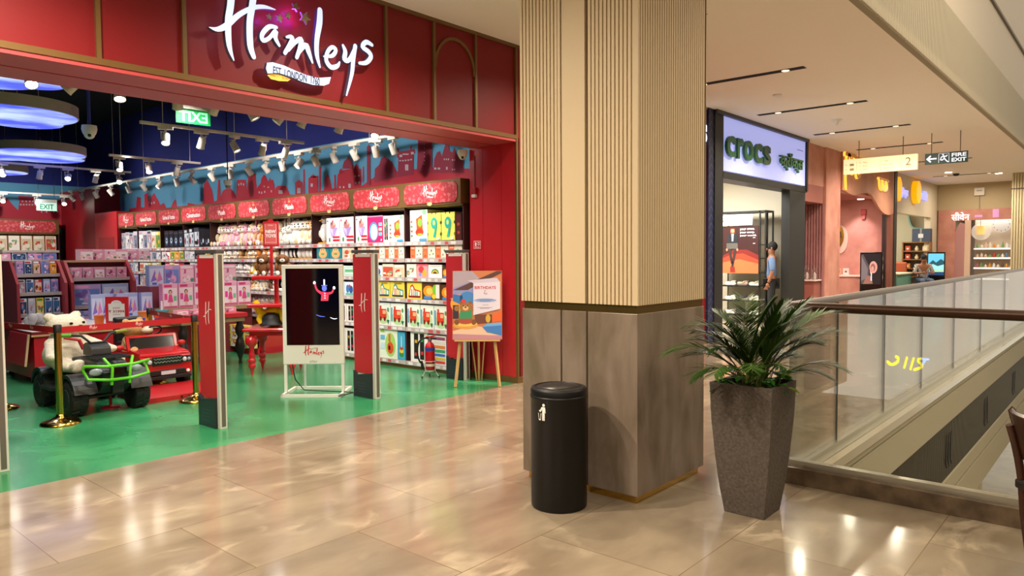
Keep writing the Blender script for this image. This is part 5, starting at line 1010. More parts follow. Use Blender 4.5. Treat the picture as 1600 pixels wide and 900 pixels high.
for q in range(5): place('dollblue', .16, .36, .1, (dx0-.1-.17*q, 11.2+.1*(q % 2), .62), 0, 'tall violet blister pack left of the doll display, %s leftwards' % ORD[q], group='violet packs beside the doll display', var=0)
# red counter
t = thing('red_counter', 'long red activity counter with white top behind the ride-on toys', 'counter', (3.85, 10.6, 0)); cx0, cx1, cy0, cy1, ch = 2.80, 4.78, 9.92, 11.35, .63
part(lambda m: m.box(cx0, cx1, cy0, cy1, .06, ch-.06, M_RED2), 'body', t, bevel=.004)
part(lambda m: (m.box(cx0-.03, cx1, cy0-.03, cy1, ch-.06, ch-.005, M_RED), m.box(cx0-.035, cx1, cy0-.035, cy0-.03, ch-.062, ch-.04, mat('#c9a070', .5))), 'counter_edge', t)
part(lambda m: m.box(cx0-.03, cx1, cy0-.03, cy1, ch-.005, ch, mat('#dcd6d2', .3)), 'countertop', t)
def f_(m):
    for a in (3.2, 4.15):
        fr = facing_y(a, cy0, .28); P = [(.2*math.cos(k*PI/12)*(1+.06*math.cos(k*4)), .2*math.sin(k*PI/12)*(1+.06*math.cos(k*4))) for k in range(25)]
        m.stroke(fr, P, [.008]*25, 0, .004, mat('#7a1018', .5), sub=1)
part(f_, 'scalloped_moulding', t)
part(lambda m: [m.cyl((x, y, 0), (x, y, .06), .03, M_BLACK, n=12) for x in (2.9, 4.6) for y in (10.05, 11.2)], 'caster', t)
t = thing('red_board', 'small red board with pale edge leaning at the left end of the counter', 'board', (2.7, 10.2, 0))
part(lambda m: m.fbox(Fr((2.72, 10.65, .22), (0, -1, 0), (.12, 0, 1)), 0, .7, 0, .38, 0, .02, M_RED2), 'panel', t); part(lambda m: m.fbox(Fr((2.72, 10.65, .22), (0, -1, 0), (.12, 0, 1)), .7, .715, 0, .38, -.002, .022, mat('#d2ae84', .5)), 'edge_strip', t)
# things on the counter
def tub(x, y, r, h, col, lab, cat='tub'):
    m = MB(); c = mat(col, .4); m.lathe([(r*.85, 0), (r, h*.9), (r*1.05, h*.9), (r*1.05, h), (r*.9, h), (r*.8, .01)], (x, y, ch), c, 20); return build(m, 'plastic_tub', label=lab, cat=cat)
tub(3.62, 10.2, .06, .13, '#e8701c', 'first orange tub on the red counter, above the cream bear'); tub(3.78, 10.25, .065, .14, '#f07a1e', 'taller orange tub standing right of the first on the counter'); tub(4.22, 10.3, .075, .14, '#f08a2a', 'orange tub on the counter just left of the price sign')
tub(3.95, 10.15, .08, .06, '#1d2f94', 'shallow blue tray of toys between the orange tubs'); tub(4.1, 10.12, .06, .06, '#2a3ab0', 'small blue tub in front of the right orange tub')
t = thing('stacking_toy', 'teal and orange stacking toy with white peg left of the price sign', 'toy', (4.42, 10.2, ch))
for k, (c, r) in enumerate((('#8a3a8a', .1), ('#e04a2a', .1), ('#e8601c', .095), ('#2a9a9a', .09))): part(lambda m: m.lathe([(r*.9, 0), (r, .015), (r*.9, .035)], (4.42, 10.2, ch+k*.037), mat(c, .4), 20), 'ring', t)
part(lambda m: m.cyl((4.42, 10.2, ch+.14), (4.42, 10.2, ch+.27), .016, M_WHITE, .01), 'peg', t)
m = MB()
for k in range(7): m.ell((3.1+rp.uniform(-.09, .09), 10.9+rp.uniform(-.09, .09), ch+.06+.04*(k % 2)), .06, mat('#a9a6a4', .35), 10, 7)
build(m, 'wrapped_plush', label='grey wrapped soft toy lying on the left of the white countertop', cat='plush toy')
t = thing('price_sign', 'red framed price card reading NOW 31999 standing on the counter', 'sign', (3.93, 9.6, .63))
fr = Fr((3.42, 8.98, .63), u, (0, 0, 1)); o3 = onp(184, 500, 1, 9.95); fr = Fr((o3.x, 9.95, ch), u, (0, 0, 1))
part(lambda m: m.fbox(fr, -.145, .15, .03, .37, 0, .02, mat('#cc2028', .4)), 'frame', t, bevel=.004)
def f_(m):
    m.frect(fr, -.105, .105, .06, .28, .0215, mat('#ece6dc', .5)); m.fell(fr, 0, .28, .07, .045, .0213, mat('#ece6dc', .5))
    m.text('Hamleys', fr, -.035, .035, .29, .305, .023, mat('#b0787a', .5)); m.text('NOW', fr, -.045, .045, .215, .235, .023, mat('#c8555a', .5), .02); m.text('₹ 31999', fr, -.1, .1, .165, .2, .023, mat('#b0303a', .5), .02); m.frect(fr, -.05, .05, .14, .146, .023, mat('#a09890', .5))
part(f_, 'card', t); part(lambda m: m.fbox(fr, -.06, .06, 0, .03, -.05, .05, mat('#cc2028', .4)), 'foot', t)
# red and black table with turned legs right of the counter
t = thing('display_table', 'red table on dark turned legs behind the toy car', 'table', (4.95, 9.9, 0))
part(lambda m: m.box(4.35, 5.3, 9.5, 10.3, .66, .72, M_RED2), 'tabletop', t, bevel=.006)
part(lambda m: m.box(4.38, 5.27, 9.53, 10.27, .60, .66, M_WOODTOP), 'apron', t)
for x, y, c in ((4.42, 9.58, '#1c1614'), (5.22, 9.58, '#1c1614'), (4.42, 10.22, '#b01a22'), (5.22, 10.22, '#1c1614')):
    part(lambda m: m.lathe([(.03, 0), (.02, .06), (.05, .16), (.07, .24), (.05, .34), (.03, .38), (.06, .44), (.065, .5), (.04, .56), (.05, .6)], (x, y, 0), mat(c, .35), 18), 'leg', t)
for q in range(5): place('pink', .16, .07, .12, (4.5+q*.17, 9.8, .72), 0, 'flat pink pack on the dark-legged table, %s from the left' % ORD[q], group='flat pink packs', var=q % 3)
place('red', .2, .1, .12, (4.95, 10.12, .72), 0, 'red and white box lying behind the flat pink packs', group=None)
# ================================================================== RED TIERED TABLE
TC = Vector((5.14, 8.50, 0)); t = thing('display_table', 'glossy red tiered table on knobbly turned legs, left of the screen stand', 'table', tuple(TC))
FT2 = lambda z: Fr((TC.x, TC.y, z), (1, -1, 0), (1, 1, 0))
part(lambda m: m.fbox(FT2(0), -.34, .34, -.34, .34, .555, .60, M_BRIGHT), 'tabletop', t, bevel=.015)
part(lambda m: m.fbox(FT2(0), -.27, .27, -.27, .27, .50, .555, M_BRIGHT), 'apron', t)
for a in (-.25, .25):
    for b in (-.25, .25):
        p = FT2(0)(a, b, 0)
        part(lambda m: m.lathe([(.012, 0), (.022, .06), (.028, .085), (.04, .1), (.045, .12), (.04, .14), (.03, .15), (.045, .165), (.05, .185), (.045, .205), (.03, .215), (.04, .235), (.042, .255), (.03, .28), (.03, .33), (.035, .36), (.07, .40), (.078, .44), (.065, .48), (.035, .505)], tuple(p), M_BRIGHT, 20), 'leg', t)
for z, s_ in ((.86, .29), (1.21, .24)):
    part(lambda m: m.fbox(FT2(0), -s_, s_, -s_, s_, z, z+.045, M_BRIGHT), 'tier', t, bevel=.012)
for a, b in ((0, .05),):
    p = FT2(0)(a, b, 0); part(lambda m: m.lathe([(.05, .6), (.04, .66), (.05, .74), (.03, .78), (.03, .86), (.03, 1.21)], tuple(p), M_BRIGHT, 12), 'tier_post', t)
sg = thing('hanging_sign', 'red framed NEW TOYS sign on a red pole above the tiered table', 'sign', (5.1, 8.52, 1.25))
FN = Fr((5.08, 8.48, 0), u, (0, 0, 1))
part(lambda m: m.fbox(FN, -.018, .018, 1.255, 1.64, -.01, .01, M_RED2), 'pole', sg)
part(lambda m: (m.fbox(FN, -.1, .1, 1.63, 1.95, -.012, .012, M_RED2), m.fell(FN, 0, 1.955, .035, .03, .005, M_RED2)), 'frame', sg, bevel=.004)
def f_(m):
    m.frect(FN, -.08, .08, 1.655, 1.925, .0135, mat('#d8605c', .4)); wt = mat('#fbeee8', .4); m.text('NEW', FN, -.066, .066, 1.80, 1.842, .015, wt, .04); m.text('TOYS', FN, -.066, .066, 1.745, 1.787, .015, wt, .04)
    m.text('Hamleys', FN, -.03, .03, 1.89, 1.91, .015, wt); m.frect(FN, -.06, .06, 1.68, 1.683, .015, wt); m.frect(FN, -.072, -.069, 1.665, 1.915, .015, wt); m.frect(FN, .069, .072, 1.665, 1.915, .015, wt)
part(f_, 'lettering', sg)
plush('brown', 'dog', .42, tuple(FT2(0)(-.12, -.1, 1.257)), -.9, 'left brown plush dog sitting on the top tier under the NEW TOYS sign', 'brown plush dogs on the top tier')
plush('brown', 'dog', .42, tuple(FT2(0)(.12, -.1, 1.257)), -.6, 'right brown plush dog on the top tier, beside the screen stand', 'brown plush dogs on the top tier')
# yellow floppy soft toy with a black cap lying on the table
t = thing('plush_toy', 'bright yellow floppy plush under a black cap on the red table', 'plush toy', tuple(FT2(0)(-.02, -.1, .6)))
YL = mat('#f2cc12', .85); o_ = FT2(0)(-.02, -.1, .6)
def f_(m):
    q = lambda a, b, z: tuple(o_+u*a+n_*b+Vector((0, 0, z)))
    m.ell(q(0, .06, .1), (.14, .14, .11), YL, 16, 10); m.ell(q(.0, .03, .2), (.1, .1, .07), YL, 16, 10)
    m.tube([q(-.08, 0, .17), q(-.15, -.02, .19), q(-.18, -.04, .27), q(-.205, -.04, .34)], [.05, .055, .05, .03], YL, 12); m.tube([q(-.14, 0, .2), q(-.15, -.06, .1), q(-.1, -.1, .03)], [.04, .04, .03], YL, 12)
    m.tube([q(.08, 0, .2), q(.14, -.02, .2), q(.16, -.04, .1), q(.18, -.05, .04)], [.05, .05, .05, .03], YL, 12)
part(f_, 'body', t)
def f_(m):
    q = Vector(o_)+n_*-.05; m.lathe([(.0, .13), (.05, .125), (.09, .1), (.115, .05), (.12, .0), (.15, -.02), (.148, -.03), (.1, -.01)], (q.x, q.y, q.z+.06), mat('#0e0e10', .5), 24)
part(f_, 'cap', t)
t = thing('plush_toy', 'yellow blocky soft toy on the right side of the red table', 'plush toy', tuple(FT2(0)(.22, -.1, .6)))
part(lambda m: (m.box(TC.x+.07, TC.x+.17, TC.y-.34, TC.y-.24, .6, .84, YL),), 'body', t, bevel=.02); part(lambda m: m.ell((TC.x+.16, TC.y-.22, .84), (.06, .06, .05), mat('#9a6a2a', .8)), 'head', t)
# ================================================================== TRACK LIGHTING
def bar(a, b, lab):
    a, b = Vector(a), Vector(b); t = thing('lighting_track', lab, 'lighting track', tuple((a+b)/2)); d = (b-a).normalized(); fr = Fr(a, d, (0, 0, 1))
    part(lambda m: m.fbox(fr, 0, (b-a).length, 0, .035, -.018, .018, M_TRACK), 'rail', t)
    L_ = (b-a).length
    for k in ((.12, .88) if L_ < 3.5 else (.05, .35, .65, .95)):
        p = a+(b-a)*k; part(lambda m: m.cyl(tuple(p+Vector((0, 0, .03))), (p.x, p.y, 4.7), .004, M_TRACK, n=6), 'suspension_wire', t)
LENS = mat('#fff6e4', .4, es=80, ecol='#fff4e2'); HEADS = {}
def head(p, aim, lit, lab, group):
    """can hanging under the track; aim = horizontal heading (deg), tilt below horizon"""
    az, dn = aim; k = (round(dn), lit)
    if k not in HEADS:
        t = thing('track_spotlight', lab, 'spotlight', p, R(az)); HEADS[k] = t
        part(lambda m: m.box(-.03, .03, -.085, .085, -.035, .0, M_TRACK), 'adapter', t, local=True)
        part(lambda m: (m.cyl((0, 0, -.03), (0, 0, -.07), .012, M_TRACK, n=10), m.box(-.008, .008, -.055, -.045, -.15, -.06, M_TRACK), m.box(-.035, .035, -.055, -.047, -.075, -.06, M_TRACK), m.box(-.008, .008, -.055, .0, -.072, -.06, M_TRACK)), 'yoke', t, local=True)
        d = Vector((math.cos(R(dn)), 0, -math.sin(R(dn)))); c = Vector((0, 0, -.15))
        cn = part(lambda m: m.lathe([(.03, -.075), (.042, -.065), (.046, .05), (.05, .07), (.044, .072), (.04, .055)], tuple(c), M_TRACK, 20, tuple(d)), 'can', t, local=True)
        part(lambda m: m.cyl(tuple(c+d*.055), tuple(c+d*.06), .04, LENS if lit else mat('#efe6d8', .3, es=2.2), n=20), 'lens', cn, local=True)
    else: t = copy_tree(HEADS[k], p, R(az), lab)
    setp(t, lab, 'spotlight', group)
bar((6.05, 7.1, 3.0), (6.05, 18.6, 3.0), 'long white lighting track running beside the skyline mural')
for n, y in enumerate([7.2, 7.55, 8.0, 8.45, 8.9, 9.3, 9.75, 10.2, 10.7, 11.3, 11.9, 12.6, 13.2, 13.9, 14.6, 15.3, 16.2, 17.0, 17.8, 18.4]):
    head((6.05, y, 3.0), ((-8, 30, 0, -30, 15, 180, 10, -15)[n % 8], 52 if n % 3 else 66), n in (0, 9, 16), 'white spotlight on the mural track, %s from its front end' % ORD[n], 'spotlights on the mural track')
bar((3.75, 9.1, 3.1), (6.0, 9.1, 3.1), 'white lighting track crossing under the mirrored exit sign')
for n, x in enumerate([4.05, 4.5, 4.95, 5.35, 5.7]): head((x, 9.1, 3.1), ((-120, 90, -60, 80, 90)[n], 60), n in (0, 4), 'white spotlight on the track under the exit sign, %s from the left' % ORD[n], 'spotlights on the track under the exit sign')
bar((4.55, 12.2, 3.08), (6.0, 12.2, 3.08), 'white lighting track farther back, level with the mural castle')
for n, x in enumerate([4.7, 5.15, 5.6]): head((x, 12.2, 3.08), ((-110, -110, 90)[n], 60), n in (0, 1), 'white spotlight on the middle back track, %s from the left' % ORD[n], 'spotlights on the middle back track')
bar((3.3, 14.6, 3.1), (5.82, 14.6, 3.1), 'white lighting track below the glowing blue cloud panels')
for n, x in enumerate([3.75, 4.3, 4.75, 5.2, 5.62]): head((x, 14.6, 3.1), ((-100, 90, -118, 90, -118)[n], (50, 60, 36, 60, 36)[n]), n in (0, 2, 4), 'white spotlight on the track below the cloud panels, %s from the left' % ORD[n], 'spotlights on the track below the clouds')
bar((4.6, 18.9, 2.93), (6.2, 18.9, 2.93), 'farthest white lighting track, in front of the back wall mural')
for n, x in enumerate([4.85, 5.5, 6.05]): head((x, 18.9, 2.93), (-112, 34), n != 1, 'white spotlight on the farthest track, %s from the left' % ORD[n], 'spotlights on the farthest track')
bar((1.6, 6.75, 3.08), (6.1, 6.75, 3.08), 'lighting track just behind the red soffit of the entrance')
for n, x in enumerate([1.95, 2.25, 2.62, 3.12, 3.48, 3.86, 4.18, 4.45, 4.92, 5.42]): head((x, 6.75, 3.08), ((-100, 150, -110, 60, 100, -40, 150, 120, 100, -150)[n], (52, 45, 66, 60, 50, 60, 50, 60, 60, 52)[n]), n in (0, 2, 9), 'spotlight just behind the entrance soffit, %s from the left' % ORD[n], 'spotlights behind the entrance soffit')
# ------------------------------------------------------------------ glowing cloud panels
def sky_emit():
    m = mat('#5a6ee8', .6, key='cloud_sky'); N, L, b = nodes(m); tc = N.new('ShaderNodeTexCoord'); nz = N.new('ShaderNodeTexNoise'); nz.inputs['Scale'].default_value = .9; nz.inputs['Detail'].default_value = 5
    mp = N.new('ShaderNodeMapping'); mp.inputs['Scale'].default_value = (1, 1.5, 1); cr = N.new('ShaderNodeValToRGB'); e = cr.color_ramp.elements; e[0].position = .42; e[0].color = (*lin('#4a58e6'), 1); e[1].position = .66; e[1].color = (*lin('#cfe4ff'), 1)
    L.new(tc.outputs['Object'], mp.inputs[0]); L.new(mp.outputs[0], nz.inputs['Vector']); L.new(nz.outputs[0], cr.inputs[0]); L.new(cr.outputs[0], b.inputs['Emission Color']); b.inputs['Emission Strength'].default_value = 1.15; return m
M_SKY = sky_emit(); M_RIM = mat('#a9a093', .6)
def cloud(circ, z, lab, h=.14):
    cx = sum(c[0] for c in circ)/len(circ); cy = sum(c[1] for c in circ)/len(circ); N_ = 120; P = []
    for k in range(N_):
        a = 2*PI*k/N_; dx, dy = math.cos(a), math.sin(a); best = 0
        for x, y, r in circ:
            ox, oy = cx-x, cy-y; b = ox*dx+oy*dy; c = ox*ox+oy*oy-r*r; D = b*b-c
            if D > 0: best = max(best, -b+math.sqrt(D))
        P.append((cx+dx*best, cy+dy*best))
    t = thing('cloud_light_panel', lab, 'ceiling light', (cx, cy, z)); FZ = Fr((0, 0, z), (1, 0, 0), (0, 1, 0))
    part(lambda m: m.prism(FZ, P, .006, h, M_RIM), 'housing', t); part(lambda m: m.prism(FZ, [(cx+(x-cx)*.985, cy+(y-cy)*.985) for x, y in P], 0, .006, M_SKY), 'light_face', t)
    for k in range(3): a = k*2.1; part(lambda m: m.cyl((cx+.4*math.cos(a), cy+.4*math.sin(a), z+h), (cx+.4*math.cos(a), cy+.4*math.sin(a), 4.7), .004, M_TRACK, n=6), 'suspension_wire', t)
cloud([(2.72, 10.25, .72), (2.0, 10.55, .62), (3.02, 10.72, .42), (2.3, 10.9, .5)], 3.2, 'glowing blue cloud shaped ceiling panel, second from the top, left edge')
cloud([(4.05, 13.75, .68), (3.25, 14.15, .62), (4.3, 14.3, .6), (3.6, 14.5, .6)], 3.2, 'long glowing blue cloud panel beside the white dome camera')
cloud([(2.05, 8.35, .45), (2.42, 8.25, .26), (1.6, 8.3, .5)], 3.2, 'topmost glowing cloud panel, half hidden by the red soffit')
cloud([(4.3, 17.2, .55), (3.7, 17.3, .6)], 3.2, 'lowest and farthest glowing cloud panel at the left edge')
# ------------------------------------------------------------------ mirrored EXIT sign (seen from behind)
t = thing('exit_sign', 'green glowing EXIT sign seen from behind, its letters mirrored', 'exit sign', (3.8, 8.0, 3.02)); ea, eb = onp(276, 203, 2, 2.95), onp(321, 207, 2, 2.95)
fe = Fr((3.50, 7.62, 2.9), (1, -.06, 0), (0, 0, 1))
def f_(m): m.fbox(fe, -.0, .36, 0, .15, -.006, .006, mat('#0f8a3c', .4, es=.45))
part(f_, 'panel', t); part(lambda m: m.text('EXIT', fe, .03, .33, .02, .13, .008, mat('#7fe8a0', .4, es=.8), .03, 0, True), 'lettering', t); part(lambda m: m.fbox(fe, -.02, .38, .15, .21, -.03, .03, mat('#b9b0a2', .5)), 'housing', t)
for a in (.05, .3): part(lambda m: m.cyl(tuple(fe(a, .2, 0)), tuple(fe(a, 1.8, 0)), .003, M_GREY, n=6), 'suspension_wire', t)
t = thing('exit_sign', 'small pale green lit sign hanging before the far left mural', 'exit sign', (4.9, 19.2, 2.7)); p = onp(73, 322, 1, 17.8); fe = facing_y(p.x, 17.8, p.z)
part(lambda m: m.fbox(fe, -.19, .19, -.1, .07, -.01, .01, mat('#bfe8d4', .5, es=.9)), 'panel', t); part(lambda m: m.fbox(fe, -.19, .19, .07, .14, -.03, .03, mat('#e6e2da', .5, es=.3)), 'housing', t)
for a in (-.15, .15): part(lambda m: m.cyl(tuple(fe(a, .14, 0)), (fe(a, 0, 0).x, fe(a, 0, 0).y, 4.7), .004, M_GREY, n=6), 'suspension_wire', t)
part(lambda m: m.text('EXIT', fe, -.13, .13, -.07, .04, .012, mat('#2f9a6a', .5), .02), 'lettering', t)
m = MB(); p = onp(356, 290, 0, 5.7); m.lathe([(.045, 0), (.06, .04), (.06, .08)], (p.x, p.y, p.z), M_WHITE, 16); m.ell((p.x, p.y, p.z), (.045, .045, .045), M_GREY); m.cyl((p.x, p.y, p.z+.08), (p.x, p.y, 4.7), .008, M_DARK, n=8)
build(m, 'security_camera', label='small white camera dropped on a dark rod before the skyline mural', cat='camera')
# ================================================================== VOID RAILINGS
def railing(name, a, b, lab, panes, kerb, railmat, kw, rr, n_side):
    a, b = Vector(a), Vector(b); d = (b-a).normalized(); L_ = (b-a).length; fr = Fr(a, d, (0, 0, 1)); t = thing(name, lab, 'railing', tuple((a+b)/2))
    part(lambda m: m.fbox(fr, 0, L_, 0, kerb[0], kerb[1], kerb[2], kerb[3]), 'kerb', t, bevel=.003)
    part(lambda m: m.fbox(fr, 0, L_, kerb[0], kerb[0]+.035, -.03, .03, mat('#b8b4a4', .2, .7)), 'channel', t)
    part(lambda m: m.tube([tuple(fr(x, 1.15, 0)) for x in (0, L_*.5, L_)], rr, railmat, 18), 'handrail', t)
    xs = panes+[L_]
    for i in range(len(xs)-1):
        g = part(lambda m: m.fbox(fr, xs[i]+.004, xs[i+1]-.004, kerb[0]+.03, 1.13, -.006, .006, M_GLASS), 'glass_pane', t)
        part(lambda m: m.fbox(fr, xs[i+1]-.0045, xs[i+1]+.0045, kerb[0]+.03, 1.12, -.007, .007, mat('#2e332c', .3)), 'pane_edge', t)
M_KERB = noise_mat('brown_granite', '#4d3f30', '#6a5844', 9, .25, detail=8)
railing('railing', (4.80, 1.74, 0), (4.80, -3.6, 0), 'near glass railing with bronze handrail and dark stone kerb, behind the planter', [0, 2.6], (.11, -.06, .08, M_KERB), M_BRONZE, 0, .03, 0)
railing('railing', (4.86, 1.76, 0), (30, 1.76, 0), 'long glass railing with grey handrail running away along the void', [0, 1.0, 2.35, 3.85, 5.6, 7.6, 10, 13, 17, 21], (.02, -.08, .08, mat('#8f8672', .2)), mat('#6b6054', .35, .5), 0, .028, 0)
# sign of another shop across the void (seen mirrored in the glass)
# ================================================================== PALM IN PLANTER
px_, py_ = 4.085, 1.69; t = thing('potted_palm', 'leafy palm in a tall tapered grey-brown planter beside the column', 'potted plant', (px_, py_, 0))
M_POT = noise_mat('planter_stone', '#473e36', '#594f46', 60, .75, bump=.35, detail=3)
def f_(m):
    prof = [(.118, 0), (.14, .15), (.16, .34), (.176, .55), (.184, .76)]; pr = []
    for w_, z in prof: pr.append([(px_-w_, py_-w_, z), (px_+w_, py_-w_, z), (px_+w_, py_+w_, z), (px_-w_, py_+w_, z)])
    vs = [q for r_ in pr for q in r_]; k = len(prof)
    fs = [(i*4+j, i*4+(j+1) % 4, (i+1)*4+(j+1) % 4, (i+1)*4+j) for i in range(k-1) for j in range(4)]+[(3, 2, 1, 0)]
    m.add(vs, fs, M_POT); w2 = .168
    tp = [(px_-w2, py_-w2, .76), (px_+w2, py_-w2, .76), (px_+w2, py_+w2, .76), (px_-w2, py_+w2, .76)]; m.add(pr[-1]+tp, [(j, (j+1) % 4, 4+(j+1) % 4, 4+j) for j in range(4)], M_POT)
    bt = [(x, y, .7) for x, y, z in tp]; m.add(tp+bt, [(j, (j+1) % 4, 4+(j+1) % 4, 4+j) for j in range(4)], M_POT)
part(f_, 'planter', t, bevel=.004)
part(lambda m: m.box(px_-.166, px_+.166, py_-.166, py_+.166, .69, .715, noise_mat('soil', '#2a2018', '#3d3024', 40, .9, bump=.8)), 'soil', t)
M_LF = mat('#26400f', .5, key='palm_leaf'); M_LF2 = mat('#3a5a1a', .5, key='palm_leaf2'); M_STEM = mat('#5f6a2c', .5)
rf = random.Random(5)
def frond(az, el, L_, curl, base, mt, dens=40):
    m = MB(); P = []; a = R(el); p = Vector(base); hz = Vector((math.cos(R(az)), math.sin(R(az)), 0)); N_ = 16
    for i in range(N_+1):
        P.append(p.copy()); p = p+(hz*math.cos(a)+Vector((0, 0, math.sin(a))))*(L_/N_); a -= R(curl)/N_*(.4+1.2*i/N_)
    m.tube([tuple(q) for q in P], [.006*(1-.85*i/N_) for i in range(N_+1)], M_STEM, 5)
    sd = hz.cross(Vector((0, 0, 1)))
    for j in range(dens):
        f = .34+.66*j/dens; i = min(int(f*N_), N_-1); q = P[i].lerp(P[i+1], f*N_-i); tan = (P[i+1]-P[i]).normalized(); up = sd.cross(tan)*-1
        ll = .22*math.sin(PI*min(1, (f-.25)*1.2))**.6*L_/.7*rf.uniform(.85, 1.1) if (f-.25)*1.2 < 1 else .12
        ll = max(ll, .08)
        for s_ in (-1, 1):
            dr = (tan*.75+sd*s_*.62+Vector((0, 0, rf.uniform(-.05, .25)))).normalized(); w_ = .0048
            k1 = q+dr*ll*.5+Vector((0, 0, -.01)); k2 = q+dr*ll+Vector((0, 0, -.18*ll)); nn = dr.cross(Vector((0, 0, 1))).normalized()*w_
            m.add([q-nn*.4, q+nn*.4, k1+nn, k1-nn, k2, q+dr*ll*.25+Vector((0, 0, .002))], [(0, 1, 2, 3), (3, 2, 4)], mt)
    build(m, 'frond', t)
AZI = math.degrees(yaw)
def dirn(side, depth): v = u*side+n_*depth; return math.degrees(math.atan2(v.y, v.x))
FR = [(-1, .1, 52, .62, 95), (-1, -.35, 40, .5, 90), (-1, .5, 60, .58, 80), (-.8, -.8, 45, .5, 95), (-.5, .6, 72, .6, 60), (-.25, -.4, 76, .55, 60), (.1, .4, 80, .62, 45), (.35, -.5, 68, .58, 70), (.6, .5, 66, .66, 60), (1, .15, 60, .72, 62), (1, -.1, 52, .64, 60), (1, -.5, 42, .52, 80),
      (.9, .6, 44, .55, 80), (-.9, .9, 50, .5, 85), (.3, -1, 50, .46, 90), (-.3, -1, 55, .46, 95), (.8, -.2, 34, .44, 75), (-1, .0, 68, .7, 95), (.5, .9, 62, .55, 70), (-.6, .2, 62, .5, 80), (0, 1, 66, .5, 70), (.15, -.2, 84, .5, 30), (1, .3, 70, .62, 40), (-.7, -.3, 58, .55, 88), (-.9, .25, 44, .52, 70), (.7, -.5, 56, .6, 75)]
for k, (sx, dp, el, L_, cl) in enumerate(FR+[(sx_*.8+.2, -dp_, min(84, el_+12), L2*.95, c2*.8) for sx_, dp_, el_, L2, c2 in FR[::2]]):
    L_ *= .92; el = min(86, el+6)
    frond(dirn(sx, dp), el, L_, cl, (px_+rf.uniform(-.07, .07), py_+rf.uniform(-.07, .07), .71), M_LF if k % 3 else M_LF2)
m = MB()
for k in range(46):
    a = rf.uniform(0, 2*PI); r_ = rf.uniform(.05, .17); x, y = px_+r_*math.cos(a), py_+r_*math.sin(a); z = .73+rf.uniform(0, .1); d = Vector((math.cos(a), math.sin(a), rf.uniform(-.3, .7))).normalized(); s_ = Vector((-math.sin(a), math.cos(a), 0)); L_ = rf.uniform(.07, .12); b = Vector((x, y, z))
    m.tube([(x-d.x*.03, y-d.y*.03, .7), tuple(b)], .0025, M_STEM, 4)
    m.add([b, b+d*L_*.3+s_*L_*.32, b+d*L_*.7+s_*L_*.2, b+d*L_+Vector((0, 0, -.02)), b+d*L_*.7-s_*L_*.2, b+d*L_*.3-s_*L_*.32], [(0, 1, 2, 3), (0, 3, 4, 5)], mat('#2f6a1a', .45) if k % 6 else mat('#8fa838', .45))
build(m, 'foliage', t, label='broad trailing leaves at the rim of the planter')
# ================================================================== WOODEN CHAIR AT THE RIGHT EDGE
M_CW = noise_mat('chair_wood', '#2a150b', '#452312', 8, .3, stretch=(1, 1, .2)); t = thing('wooden_chair', 'dark brown wooden chair cut off by the right edge of the picture', 'chair', (3.75, .25, 0))
def q_(a, b, z): return tuple(Vector((3.60, .36, z))+u*.235+u*b+n_*a)      # a = along the back, b = forward (to the right)
for a in (.0, .38): part(lambda m: m.tube(spline([q_(a, .1, .0), q_(a, .06, .25), q_(a, .04, .45), q_(a, .01, .6), q_(a, -.02, .70)], 5), [.018]*21, M_CW, 10), 'leg', t)
for a in (.0, .38): part(lambda m: m.tube([q_(a, .46, .0), q_(a, .44, .42)], .018, M_CW, 8), 'leg', t)
def f_(m):
    P = spline([q_(-.03, .03, 0), q_(.05, -.01, 0), q_(.19, -.025, 0), q_(.33, -.01, 0), q_(.41, .03, 0)], 4); vs = []
    for i, p in enumerate(P):
        for z, o in ((.54, .03), (.76, -.035), (.775, -.02), (.76, -.005), (.54, .055)): vs.append(Vector(p)+Vector((0, 0, z))+u*o)
    m.add(vs, [(i*5+j, i*5+(j+1) % 5, (i+1)*5+(j+1) % 5, (i+1)*5+j) for i in range(len(P)-1) for j in range(5)]+[(0, 1, 2, 3, 4), tuple(len(vs)-5+j for j in (4, 3, 2, 1, 0))], M_CW)
part(f_, 'backrest', t, bevel=.004)
part(lambda m: m.fbox(Fr(q_(0, .02, .42), u, n_), 0, .46, -.02, .40, -.02, .025, mat('#1c1210', .5)), 'seat', t, bevel=.01)
part(lambda m: m.tube([q_(0, .08, .22), q_(0, .45, .22)], .011, M_CW, 8), 'stretcher', t)
# ================================================================== SHOE SHOP (lit sign)
YF = 5.5
def f_(m):
    m.box(11.3, 11.50, YF-.04, YF+.1, 0, 3.9, mat('#161a3c', .5))
    z = .1
    while z < 3.85: m.stroke(facing_y(11.4, YF-.041), [(-.09, z), (0, z+.09), (.09, z)], [.008]*3, 0, .002, mat('#5a6ab8', .4), sub=1, ends=False); z += .14
struct(f_, 'trim_6')
def f_(m):
    m.box(11.5, 11.82, YF-.06, YF+.12, 0, 3.9, M_BLACK); m.box(11.5, 15.93, YF-.1, YF+.2, 3.84, 3.9, mat('#3c3c46', .5)); m.box(11.8, 15.93, YF-.06, YF+.3, 2.78, 2.9, M_BLACK)
    m.box(14.95, 15.85, YF-.05, YF+.12, 0, 2.82, M_BLACK); m.box(15.85, 15.93, YF-.08, YF+.12, 2.8, 3.9, M_BLACK)
structs(f_, 'wall_shoe_shop_front')
def f_(m):
    m.box(11.3, 15.88, 8.6, 8.7, 0, 3.4, mat('#d3ccb8', .7)); m.box(11.2, 11.3, YF+.1, 8.7, 0, 3.4, mat('#b9b3a0', .7)); m.box(15.84, 15.88, YF+.12, 8.7, 0, 3.4, mat('#cfc8b4', .7)); m.box(11.3, 15.88, YF+.3, 8.7, 3.3, 3.4, mat('#ddd6c4', .8))
structs(f_, 'wall_shoe_shop')
